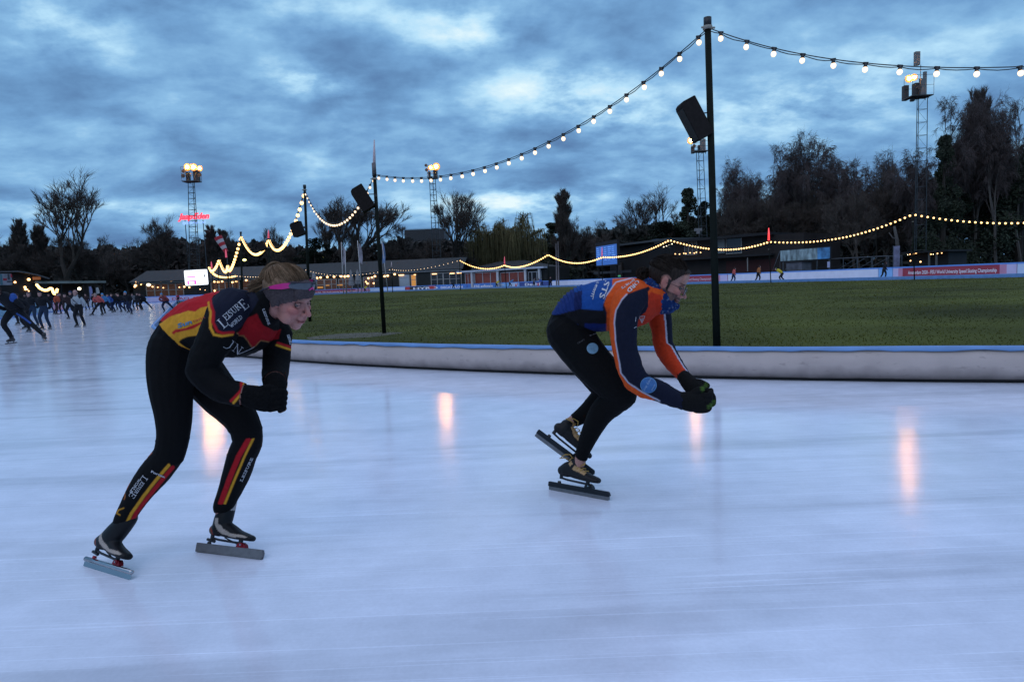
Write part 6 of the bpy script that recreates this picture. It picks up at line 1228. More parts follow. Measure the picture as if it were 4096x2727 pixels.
g = MB(); g.tube([GP(radians(-60 + 120 * i / 24), GZ(0) - .001 + .016 * (1 - .3 * abs(-1 + i / 12) ** 3) + .012 * (cos(radians(-60 + 5 * i)) - 1), .002) for i in range(25)], .0022, 6); g.build('glasses_rim', fr_m, W, True)
for sy in (-1, 1):
    g = MB(); A_ = [(56, .013, .076), (70, .015, .066), (86, .011, .054), (102, .005, .040)]; rows = []
    for d_, h_, z_ in A_: rows += [GP(sy * radians(d_), z_ - h_ * .8, .001), GP(sy * radians(d_), z_ + h_ * .8, .001)]
    g.add(rows, [(2 * i, 2 * i + 1, 2 * i + 3, 2 * i + 2) for i in range(3)]); o_ = g.build('glasses_temple', pink, W); mod = o_.modifiers.new('t', 'SOLIDIFY'); mod.thickness = .003
    g = MB(); g.tube([GP(sy * radians(98), .043, .002), GP(sy * radians(114), .026, .001), GP(sy * radians(128), .008, .0)], [.0028, .0024, .002], 6); g.build('glasses_arm', fr_m, o_)
g = MB(); g.tube([GP(radians(-9), GZ(0) - .016, .002), GP(0, GZ(0) - .006, .005), GP(radians(9), GZ(0) - .016, .002)], .0035, 6); g.build('nose_piece', pink, lo3)
# prints
bj = bvh_of([jer, tig, body])
serif('LEISURE', (883, 1303), (988, 1212), 26, bj, print_w, jer, big=(0, 6), bigs=1.65, drop=1.0); serif('WORLD', (925, 1312), (972, 1270), 15, bj, print_w, jer)
serif('LEISURE', (1049, 1236), (1073, 1300), 8, bj, print_w, jer); serif('JN', (905, 1385), (955, 1420), 34, bj, print_w, jer, bigs=1); v_, f__ = strip([(948, 1418), (975, 1408), (1010, 1392), (1018, 1386)], 2, 5); lay('lettering', v_, f__, bj, .004, print_w, jer)
serif('LEISURE', (1148, 1340), (1160, 1378), 9, bj, print_w, jer)
sans('Sun', (712, 1312), (768, 1293), 17, bj, mat('print_blue', (.06, .18, .30), .7, var=.25, scale=60), jer, bold=.035, shear=.2); sans('tanx', (772, 1291), (822, 1272), 13, bj, mat('print_red', (.36, .03, .01), .7, var=.2, scale=60), jer, bold=.0, shear=.25)
serif('LEISURE', (581, 1904), (522, 1988), 13, bj, print_w, tig, big=(0, 6), bigs=1.9, drop=.9); serif('WORLD', (556, 1912), (517, 1968), 10, bj, print_w, tig)
sans('Fortex', (602, 1888), (660, 1912), 9, bj, print_w, tig, bold=.03); serif('LEISURE', (968, 1927), (1013, 1832), 9, bj, print_w, tig, bigs=1)
# skates
def wboot(x, z, y):
    n = len(x); c = cols(n, (.006, .0065, .008)); p = np.stack([x, z], 1)
    c[inpoly(p, [(-.075, .19), (-.050, .195), (-.045, .165), (-.01, .138), (.05, .118), (.12, .120), (.15, .112), (.14, .105), (.05, .100), (-.02, .108), (-.045, .122), (-.068, .155)])] = (.36, .30, .25)
    c[inpoly(p, [(-.14, .15), (-.10, .155), (-.08, .11), (-.095, .095), (-.14, .095)])] = (.10, .075, .05); c[dline(p, [(-.125, .148), (-.09, .12), (-.085, .10)]) < .004] = (.28, .03, .02)
    c[(z > .245) & (x < .02 + (z - .245) * .6)] = (.36, .31, .29); return c
hA, tA = gnd(332, 2262), gnd(522, 2320); hB, tB = gnd(784, 2206), gnd(1052, 2238)
skate(W, hA, tA, at(470, 2120, 3.10), 'silver', wboot, at(500, 2068, 3.09), kz=.90, bootrot=-4); skate(W, hB, tB, at(890, 2080, 3.25), 'plate', wboot, at(896, 2005, 3.25), kz=.88, bs=.94, bootrot=-2)
# ================================================================== the man
Mn = empty('person', (0, 0, 0), 0, 'man skater in blue and orange jersey crouching low with arms stretched forward', 'person', None)
f = Fig()
f.limb('torso', [(2276, 1325, 3.90, 90, 1.2), (2300, 1280, 3.88, 90, 1.25), (2345, 1240, 3.86, 94, 1.35), (2410, 1224, 3.84, 98, 1.5), (2485, 1216, 3.82, 99, 1.55), (2555, 1207, 3.80, 92, 1.5), (2608, 1196, 3.79, 66, 1.3)])
f.limb('neck', [(2598, 1190, 3.79, 56), (2622, 1172, 3.78, 48), (2640, 1155, 3.77, 46)])
f.limb('arm', [(2530, 1190, 3.66, 60), (2506, 1222, 3.60, 60), (2492, 1300, 3.56, 52), (2500, 1400, 3.54, 47), (2522, 1475, 3.53, 47), (2542, 1520, 3.53, 46)])
f.limb('arm', [(2542, 1520, 3.53, 46), (2580, 1545, 3.52, 44), (2628, 1560, 3.51, 40), (2690, 1590, 3.50, 33), (2730, 1602, 3.49, 29)])
f.limb('arm', [(2610, 1215, 3.98, 55), (2634, 1255, 3.98, 46), (2648, 1320, 3.96, 38), (2656, 1385, 3.93, 36), (2692, 1450, 3.82, 31), (2738, 1508, 3.68, 24)])
f.limb('hand', [(2728, 1601, 3.49, 32, .8), (2765, 1606, 3.48, 38, .65), (2800, 1606, 3.48, 36, .6)])
for i in range(4):
    x0, y0 = 2800 + i * 3, 1638 - i * 19
    f.limb('hand', [(2785, y0, 3.48, 11), (x0 + 18, y0 + 2, 3.465, 8.8), (x0 + 36 - i * 1, y0 - 6, 3.485, 8.2), (x0 + 34, y0 - 20, 3.52, 7.5)], 10, 4)
f.limb('hand', [(2770, 1580, 3.48, 13), (2790, 1562, 3.475, 11.5), (2808, 1556, 3.475, 9.5)], 10, 4)
f.limb('hand', [(2740, 1512, 3.66, 25), (2768, 1545, 3.60, 30, .7), (2795, 1565, 3.57, 30, .6)])
for i in range(4): f.limb('hand', [(2790, 1552 + i * 13, 3.58, 10), (2826, 1560 + i * 14, 3.57, 9.5), (2850, 1585 + i * 9, 3.56, 9), (2853 - i * 3, 1612 + i * 2, 3.55, 8)], 10, 4)
f.limb('hand', [(2770, 1528, 3.60, 12), (2800, 1530, 3.59, 10.5), (2828, 1542, 3.59, 9)], 10, 4)
f.limb('thigh', [(2278, 1332, 3.84, 90), (2340, 1418, 3.80, 83), (2408, 1492, 3.77, 76), (2468, 1552, 3.75, 68), (2486, 1578, 3.75, 60)])
f.limb('shin', [(2486, 1578, 3.75, 60), (2452, 1606, 3.78, 56), (2405, 1652, 3.81, 48), (2366, 1722, 3.85, 38), (2337, 1790, 3.89, 29), (2327, 1822, 3.90, 26)])
f.limb('ankle', [(2326, 1822, 3.90, 24), (2318, 1850, 3.91, 24)])
f.limb('thigh', [(2290, 1345, 4.02, 84), (2350, 1440, 4.04, 76), (2412, 1530, 4.05, 62), (2428, 1568, 4.06, 54)])
f.limb('shin', [(2428, 1568, 4.06, 52), (2400, 1602, 4.07, 47), (2358, 1640, 4.08, 38), (2316, 1670, 4.09, 29), (2305, 1677, 4.09, 27)])
f.limb('ankle', [(2308, 1674, 4.09, 25), (2278, 1692, 4.09, 22), (2262, 1706, 4.09, 22)])
hs2 = 1.12; MR, MC_ = head_frame(at(2668, 1128, 3.76), radians(14), radians(27), radians(0)); add_head(f, MR, MC_, hs2, male=True)
f.limb3('neck', [(*at(2625, 1172, 3.78), .062, .062), (*(MC_ + MR @ V((-.03, 0, -.05))), .055, .055)])
me = f.remesh(.0044, 3); lc, near = head_post(me, MR, MC_, hs2); co, no = arr(me); lab, names = labels(f, co); PX = proj(co); is_ = {k: lab == i for i, k in enumerate(names)}
SK = (.37, .185, .145); c = cols(len(co), SK); HM = (.018, .012, .009); face_cols(lc, near, c, SK, True, HM)
bd = near & (((lc[:, 2] < -.035) & (lc[:, 0] > .0) & (lc[:, 0] < .075)) | ((lc[:, 2] < -.076) & (lc[:, 0] > .02)) | ((np.abs(lc[:, 2] + .051) < .006) & (lc[:, 0] > .07))); lipz = (np.abs(lc[:, 2] + .066) < .008) & (np.abs(lc[:, 1]) < .02) & (lc[:, 0] > .075); bd &= ~lipz
c[near & lipz] = c[near & lipz] * .45 + np.array((.10, .05, .04)) * .55
nz = np.array([mn.noise(tuple(p * 260)) for p in co[bd]]); c[bd] = c[bd] * (.24 - .20 * nz)[:, None] + np.array(HM) * .5
c[near & (lc[:, 0] < .02) & (lc[:, 0] > .002) & (lc[:, 2] < .02) & (lc[:, 2] > -.045) & (np.abs(lc[:, 1]) > .055) & (np.abs(lc[:, 1]) < .078)] = np.array(HM) * 1.5
me.materials.append(skin_m); setcol(me, c); me.polygons.foreach_set('use_smooth', [True] * len(me.polygons)); mbody = addobj('body', me, Mn); eyes(MR, MC_, hs2, Mn, (.31, .155, .12))
ORG = (.56, .075, .012); BLU = (.010, .058, .235); NV = (.008, .010, .022); DB = (.008, .016, .075)
hemx = np.array([(2180, 1260), (2225, 1262), (2260, 1262), (2320, 1300), (2440, 1345), (2700, 1420)]); hy_ = np.interp(PX[:, 0], hemx[:, 0], hemx[:, 1]); OVL = hy_; jm = (is_['torso'] & (PX[:, 1] < hy_) & (PX[:, 0] > 2212)) | is_['arm'] | (is_['neck'] & (PX[:, 1] > 1160))
tm = (is_['torso'] | is_['thigh'] | is_['shin']) & (~jm | (PX[:, 1] > OVL - 16)); c = cols(len(co), BLU); tor = is_['torso'] | is_['neck']
paint(tor & (PX[:, 0] < 2330) & (PX[:, 1] > 1165 + (2330 - PX[:, 0]) * .35), DB); paint(tor & (PX[:, 0] < 2300), (.010, .028, .13)); soft(tor, sdpoly(PX, [(2320, 1236), (2432, 1242), (2450, 1290), (2440, 1400), (2260, 1360), (2230, 1262)]), (.008, .008, .010)); soft(tor, sdpoly(PX, [(2340, 1291), (2445, 1291), (2445, 1324), (2335, 1318)]), (.008, .018, .10))
paint(is_['arm'], NV); paint(tor & (PX[:, 0] > 2450), ORG)
navy = [(2598, 1158), (2590, 1146), (2513, 1177), (2490, 1200), (2467, 1237), (2458, 1292), (2470, 1400), (2560, 1400), (2540, 1300), (2560, 1240), (2575, 1225), (2580, 1180)]
soft((is_['torso'] | is_['arm']) & (co[:, 1] < 3.8), sdpoly(PX, navy), NV)
op = [(2428, 1250), (2417, 1219), (2431, 1177), (2463, 1136), (2481, 1127), (2545, 1105), (2600, 1140), (2587, 1150), (2513, 1177), (2490, 1200), (2467, 1237), (2460, 1292), (2465, 1375), (2490, 1499), (2513, 1531), (2559, 1563), (2620, 1594), (2600, 1600), (2490, 1560), (2440, 1476), (2430, 1370), (2425, 1311)]
nearp = (co[:, 1] < 3.86); soft(nearp, sdpoly(PX, op), ORG); soft(tor, sdpoly(PX, [(2431, 1177), (2463, 1136), (2481, 1127), (2545, 1100), (2610, 1140), (2587, 1150), (2513, 1177)]), ORG)
soft(tor, sdpoly(PX, [(2560, 1240), (2600, 1170), (2640, 1180), (2680, 1265), (2530, 1330), (2528, 1290)]), (.42, .03, .012))
WH = (.42, .42, .50)
soft(tor, 2.3 - dline(PX, [(2420, 1246), (2418, 1215), (2432, 1175), (2465, 1134), (2545, 1110)]), WH); soft(nearp, 2.2 - dline(PX, [(2507, 1180), (2488, 1202), (2466, 1240), (2460, 1292), (2466, 1375), (2488, 1490), (2515, 1528), (2565, 1563), (2640, 1600)]), WH)
fa = is_['arm'] & (co[:, 1] > 3.62) & (PX[:, 0] > 2590) & (PX[:, 1] < 1515); ln = np.array([(2655, 1240), (2658, 1265), (2667, 1375), (2683, 1386), (2711, 1435), (2755, 1500)])
xl = np.interp(PX[:, 1], ln[:, 1], ln[:, 0]); fsel = fa & (co[:, 1] > 3.75 - (PX[:, 1] - 1400) * .0012 * (PX[:, 1] > 1400)); paint(fa & (PX[:, 0] < xl), (.50, .045, .014)); paint(fa & (np.abs(PX[:, 0] - xl) < 3), WH)
def wr3(p):
    v = .0018 * mn.noise((p[0] * 40, p[1] * 30, p[2] * 40)) + .0035 * mn.noise((p[0] * 22 + p[2] * 10, p[1] * 12, p[2] * 9 - p[0] * 8)); x = proj(np.array([p]))[0]
    if 2230 < x[0] < 2330 and x[1] < 1260: v += .003 + .0038 * sin((x[0] * .94 - x[1] * .3) * .42 + 2 * mn.noise((p[0] * 12, p[1] * 12, p[2] * 12)))
    if x[0] > 2500 and x[1] > 1330: v += .0018 * mn.noise((p[0] * 55, p[1] * 8, p[2] * 50))
    return max(v, -.0022)
mjer = submesh('jersey', me, jm, .0060, cloth_m, Mn, c, wr3); c = cols(len(co), (.0042, .0042, .0045)); mt = submesh('tights', me, tm, .0030, cloth_m, Mn, c, wr2)
c = cols(len(co), (.009, .009, .009)); GR = (.055, .10, .02)
for q in ((2821, 1541, 9, 3.8), (2808, 1556, 8, 3.7), (2852, 1606, 9, 3.8), (2843, 1620, 9, 3.8), (2832, 1628, 7, 3.8)): soft(True, q[2] - np.hypot((PX[:, 0] - q[0]) * 1.1, PX[:, 1] - q[1]) + 3 * np.sin(PX[:, 1] * .9), GR)
knit2 = knit_m; submesh('gloves', me, is_['hand'] | (is_['arm'] & (PX[:, 0] > 2712) & (PX[:, 1] > 1494)), .0055, knit2, Mn, c)
# hair: cap of hair, knot at the back
hx_, hz_ = lc[:, 0], lc[:, 2]; hd = near & is_['head']; hl = np.interp(hx_, [-.1, -.05, -.03, .005, .02, .035, .05, .075, .1], [-.07, -.06, -.02, .018, .016, .035, .058, .074, .09]); hair = hd & (hz_ > hl) & ~((np.abs(lc[:, 1]) > .068) & (np.hypot(hx_ + .008, (hz_ + .004) * .8) < .030))
hco = cols(len(co), HM); ph = np.sin(lc[:, 1] * 800 + 5 * np.sin(lc[:, 0] * 50)); hco *= (1.15 + .35 * ph)[:, None]
submesh('hair', me, hair, .0080, hair_s, Mn, hco, lambda p: .003 * mn.noise((p[0] * 50, p[1] * 50, p[2] * 50)))
rt = []
def knot(cx_, cy_, Yk, rp, n, seed):
    rd = random.Random(seed)
    for i in range(n):
        a0 = rd.uniform(0, 2 * pi); tl = rd.uniform(-1, 1); ax = V((rd.gauss(0, .5), 1, rd.gauss(0, .5))).normalized(); r0_ = rp * rd.uniform(.55, 1.05) * Yk / FP; cc = at(cx_, cy_, Yk) + V((rd.gauss(0, .2), rd.gauss(0, .5), rd.gauss(0, .2))) * r0_ * .6; e1 = ax.orthogonal().normalized(); e2 = ax.cross(e1)
        rt.append([cc + (e1 * cos(a0 + j * .42) + e2 * sin(a0 + j * .42)) * r0_ for j in range(8)])
knot(2574, 1098, 3.80, 26, 900, 1); knot(2560, 1124, 3.81, 16, 350, 2); knot(2588, 1110, 3.79, 20, 500, 3)
rt += comb(MR, MC_, hs2, (-1.0, 0, .35), 3000, 6, .74, (.007, .012)) + comb(MR, MC_, hs2, (-1.0, 0, .30), 2200, 9, .0, (.009, .0135), (.46, .95), .6, 0)
strands('hair_knot', rt, hair_s, Mn, (.022, .015, .011), .0016)
# spectacles
def MP(x, y, z): return MC_ + MR @ (V((x, y, z)) * hs2)
g = MB(); gp = mat('spectacle_frame', (.015, .015, .018), .3, .3)
for sy in (-1, 1):
    ring = [MP(.099 + .004 * cos(a), sy * .032 + .0225 * cos(a), -.008 + .0215 * sin(a)) for a in [2 * pi * i / 24 for i in range(25)]]; g.tube(ring, .0018, 6, cap=False)
    g.tube([MP(.098, sy * .055, .002), MP(.085, sy * .074, .003), MP(.03, sy * .083, .002), MP(.0, sy * .086, -.002)], .0014, 6)
g.tube([MP(.102, -.010, -.002), MP(.106, 0, .001), MP(.102, .010, -.002)], .0014, 6); sp_ = g.build('spectacles', gp, Mn, True)
g = MB(); lens = bpy.data.materials.new('clear_lens'); lens.use_nodes = True; Bn = lens.node_tree.nodes['Principled BSDF']; Bn.inputs['Base Color'].default_value = (.6, .65, .68, 1); Bn.inputs['Alpha'].default_value = .22; Bn.inputs['Roughness'].default_value = .08
for sy in (-1, 1): g.add([MP(.099 + .004 * cos(a), sy * .032 + .0225 * cos(a), -.008 + .0215 * sin(a)) for a in [2 * pi * i / 24 for i in range(24)]], [tuple(range(24))])
g.build('lens', lens, sp_)
# neck gaiter
f2 = Fig(); f2.limb('g', [(2606, 1152, 3.78, 46, 1.25), (2622, 1186, 3.77, 54, 1.2), (2648, 1208, 3.76, 52, 1.15), (2680, 1222, 3.755, 36, 1.15), (2706, 1224, 3.75, 14, 1.3)])
gm = f2.remesh(.005, 4); co2, no2 = arr(gm); cg = cols(len(co2), (.006, .022, .09)); n_a = np.array([mn.noise(tuple(p * 60)) for p in co2]); n_b = np.array([mn.noise(tuple(p * 95 + 7)) for p in co2]); cg[n_a > .25] = (.012, .05, .16); cg[n_b > .40] = (.12, .14, .20); cg[n_b < -.55] = (.01, .015, .06)
gm.vertices.foreach_set('co', (co2 + no2 * (n_a * .004)[:, None]).ravel()); gm.materials.append(cloth_m); setcol(gm, cg); gm.polygons.foreach_set('use_smooth', [True] * len(gm.polygons)); addobj('neck_gaiter', gm, Mn)
bm_ = bvh_of([mjer, mt, mbody]); pr = print_w
sans('STS', (2420, 1120), (2396, 1190), 22, bm_, pr, mjer, bold=.02); sans('team', (2388, 1124), (2362, 1184), 14, bm_, pr, mjer, bold=.0); v_, f__ = strip([(2371, 1198), (2378, 1165), (2388, 1140)], 2.2, 4); lay('lettering', v_, f__, bm_, .004, pr, mjer)
sans('ORD', (2550, 1118), (2506, 1160), 16, bm_, pr, mjer, bold=.025); sans('SPORTS', (2536, 1113), (2484, 1149), 9, bm_, pr, mjer, bold=.02)
for pts_ in ([(2556, 1266), (2580, 1264), (2568, 1292), (2556, 1266)], [(2564, 1272), (2566, 1284)], [(2572, 1271), (2568, 1284)], [(2536, 1312), (2550, 1304)], [(2544, 1268), (2542, 1286)]): v_, f__ = strip(pts_, 1.8, 4); lay('chest_print', v_, f__, bm_, .004, pr, mjer)
pale = mat('badge_pale_blue', (.13, .26, .36), .6, var=.15, scale=60); bb_ = mat('badge_blue', (.02, .10, .27), .6, var=.15, scale=60); ring_m = mat('badge_ring', (.07, .2, .38), .6)
disc((2370, 1393), 22, bm_, pale, mt, 'badge', rx=23); disc((2594, 1540), 32, bm_, ring_m, mjer, 'badge', .0035, rx=33); disc((2594, 1540), 29.5, bm_, bb_, mjer, 'badge_centre', .0045, rx=30.5)
sans('Jaap Eden', (2578, 1562), (2606, 1516), 9, bm_, mat('badge_script', (.20, .30, .46), .6), mjer, 'badge_lettering', .0, .0055, .3); sans('IJSBAAN', (2608, 1562), (2622, 1538), 5, bm_, MC['badge_script'], mjer, 'badge_lettering', .01, .0055)
sans('CRAFT', (2310, 1376), (2340, 1360), 6, bm_, mat('faint_print', (.07, .07, .075), .7), mt, bold=0); sans('e-ss', (2359, 1344), (2386, 1334), 6, bm_, mat('grey_print', (.16, .16, .17), .7), mt, bold=.03)
def mboot(x, z, y):
    c = cols(len(x), (.011, .011, .012)); p = np.stack([x, z], 1); c[inpoly(p, [(-.035, .20), (-.02, .19), (.03, .165), (.085, .138), (.08, .122), (.045, .122), (.0, .145), (-.04, .175)]) & (np.abs(y) < .034)] = (.40, .25, .12); c[inpoly(p, [(-.14, .24), (-.03, .24), (-.03, .27), (-.14, .27)])] = (.03, .016, .012); return c
h1, t1 = gnd(2194, 1957), gnd(2440, 2003)
lace = mat('yellow_laces', (.42, .25, .05), .7, var=.2, scale=80)
def laces(boot, T):
    g = MB(); rr = random.Random(9)
    for i in range(6):
        u = i / 5; x = -.035 + .105 * u; z = .202 - .062 * u; g.tube([T(x - .004, -.030, z - .012), T(x + .006, -.012, z + .008), T(x + .010, .012, z + .008), T(x, .030, z - .010)], .0028, 5)
    g.tube([T(-.09, -.038, .205), T(-.06, -.041, .228), T(-.03, -.036, .232), T(-.015, -.022, .21)], .0030, 5); g.tube([T(-.10, -.036, .198), T(-.07, -.041, .205), T(-.04, -.036, .205)], .0030, 5)
    for i in range(7): a = T(-.01 + .08 * rr.random(), -.02, .19 - .02 * rr.random()); g.tube([a, a + V((.018 * rr.random(), -.01, .014 * rr.random())), a + V((.03 * rr.random(), -.008, -.012 * rr.random()))], .0022, 5)
    g.build('laces', lace, boot, True)
b1, Tf1 = skate(Mn, h1, t1, at(2315, 1800, 3.93), 'black', mboot, at(2318, 1840, 3.91), kz=1.0, bs=.95, bootrot=-2); laces(b1, Tf1)
h2, t2 = at(2136, 1742, 4.06), at(2366, 1912, 4.02); b2, Tf2 = skate(Mn, h2, t2, at(2330, 1700, 4.06), 'black', mboot, at(2266, 1698, 4.09), kz=1.0, bs=.95, bootrot=-2); laces(b2, Tf2)
# ================================================================== skaters further off
POSES = {}
def mirror(p): return {k: ([(-x, *r) for x, *r in v] if isinstance(v, list) else v) for k, v in p.items()}
# x across the picture, y away, z up, radius (metres)
POSES['stand'] = dict(torso=[(0, .03, .86, .15), (0, .02, .98, .145), (0, -.02, 1.12, .15), (0, -.06, 1.28, .165), (0, -.06, 1.36, .10)], head=(0, -.12, 1.52), neck=[(0, -.06, 1.36, .06), (0, -.10, 1.45, .055)],
  armL=[(-.17, -.04, 1.31, .06), (-.26, .05, 1.08, .05), (-.16, .17, .93, .042), (-.02, .20, .93, .04)], armR=[(.17, -.04, 1.31, .06), (.26, .05, 1.08, .05), (.16, .17, .90, .042), (.04, .20, .90, .04)],
  legL=[(-.08, .04, .86, .10), (-.12, -.03, .68, .085), (-.14, -.08, .50, .065), (-.14, -.02, .30, .055), (-.14, .04, .15, .042)], legR=[(.08, .04, .86, .10), (.13, -.03, .68, .085), (.16, -.08, .50, .065), (.18, -.02, .30, .055), (.19, .04, .15, .042)], dirs=((-.05, -1), (.25, -1)))
POSES['push'] = dict(torso=[(0, .16, .80, .15), (0, .08, .92, .145), (0, -.06, 1.05, .155), (0, -.20, 1.16, .165), (0, -.26, 1.20, .11)], head=(0, -.38, 1.30), neck=[(0, -.26, 1.20, .06), (0, -.34, 1.26, .055)],
  armL=[(-.17, -.18, 1.16, .06), (-.30, -.12, .98, .05), (-.22, .10, .86, .042), (-.10, .24, .88, .04)], armR=[(.17, -.18, 1.16, .06), (.30, -.10, .98, .05), (.24, .12, .88, .042), (.06, .26, .88, .04)],
  legL=[(-.08, .15, .80, .10), (-.12, .0, .64, .088), (-.13, -.10, .48, .066), (-.11, .0, .30, .056), (-.09, .06, .15, .042)], legR=[(.08, .15, .80, .10), (.22, .13, .66, .086), (.36, .12, .50, .064), (.50, .16, .32, .054), (.62, .2, .17, .042)], dirs=((0, -1), (.75, -.7)))
POSES['glide'] = dict(torso=[(0, .12, .84, .15), (0, .06, .97, .145), (0, -.04, 1.10, .152), (0, -.14, 1.24, .165), (0, -.18, 1.30, .11)], head=(0, -.27, 1.43), neck=[(0, -.18, 1.30, .06), (0, -.24, 1.37, .055)],
  armL=[(-.17, -.12, 1.25, .06), (-.27, -.02, 1.04, .05), (-.20, -.12, .86, .042), (-.18, -.2, .80, .04)], armR=[(.17, -.12, 1.25, .06), (.28, .06, 1.04, .05), (.26, .18, .86, .042), (.24, .24, .80, .04)],
  legL=[(-.08, .12, .84, .10), (-.1, .02, .67, .088), (-.11, -.06, .50, .066), (-.12, .04, .31, .056), (-.12, .10, .15, .042)], legR=[(.08, .12, .84, .10), (.12, .12, .67, .086), (.17, .12, .50, .064), (.22, .3, .36, .054), (.26, .46, .26, .042)], dirs=((0, -1), (.3, -1)))
POSES['side'] = dict(torso=[(-.20, 0, .78, .145), (-.12, 0, .90, .14), (.02, 0, 1.02, .145), (.18, 0, 1.12, .15), (.24, 0, 1.15, .10)], head=(.36, 0, 1.24), neck=[(.24, 0, 1.15, .06), (.31, 0, 1.2, .055)],
  armL=[(.14, -.17, 1.10, .058), (.02, -.26, .98, .05), (-.12, -.18, .92, .042), (-.2, -.04, .94, .04)], armR=[(.14, .17, 1.10, .058), (.02, .26, .98, .05), (-.12, .18, .92, .042), (-.22, .04, .94, .04)],
  legL=[(-.18, -.08, .76, .10), (-.04, -.09, .62, .088), (.08, -.1, .48, .066), (.02, -.1, .30, .056), (-.06, -.1, .15, .042)], legR=[(-.18, .08, .76, .10), (-.20, .09, .60, .086), (-.20, .1, .45, .064), (-.34, .1, .30, .054), (-.46, .1, .18, .042)], dirs=((1, 0), (1, -.2)))
POSES['walk'] = dict(torso=[(0, .0, .84, .15), (0.02, .0, .97, .145), (.05, 0, 1.10, .15), (.08, 0, 1.24, .16), (.09, 0, 1.32, .10)], head=(.14, 0, 1.47), neck=[(.09, 0, 1.32, .06), (.12, 0, 1.4, .055)],
  armL=[(.07, -.18, 1.27, .058), (.02, -.24, 1.05, .05), (.10, -.24, .90, .042), (.16, -.22, .86, .04)], armR=[(.07, .18, 1.27, .058), (.1, .24, 1.05, .05), (.02, .24, .88, .042), (-.02, .22, .84, .04)],
  legL=[(0, -.08, .84, .10), (.08, -.09, .66, .086), (.12, -.1, .49, .065), (.08, -.1, .30, .055), (.02, -.1, .15, .042)], legR=[(0, .08, .84, .10), (-.06, .09, .66, .086), (-.08, .1, .48, .065), (-.18, .1, .32, .055), (-.26, .1, .18, .042)], dirs=((1, 0), (1, 0)))
def cmat(nm, c, r=.75): return mat(nm, c, r, var=.12, scale=12, spec=.15)
skin_f = mat('far_skin', (.36, .20, .17), .6, var=.05)
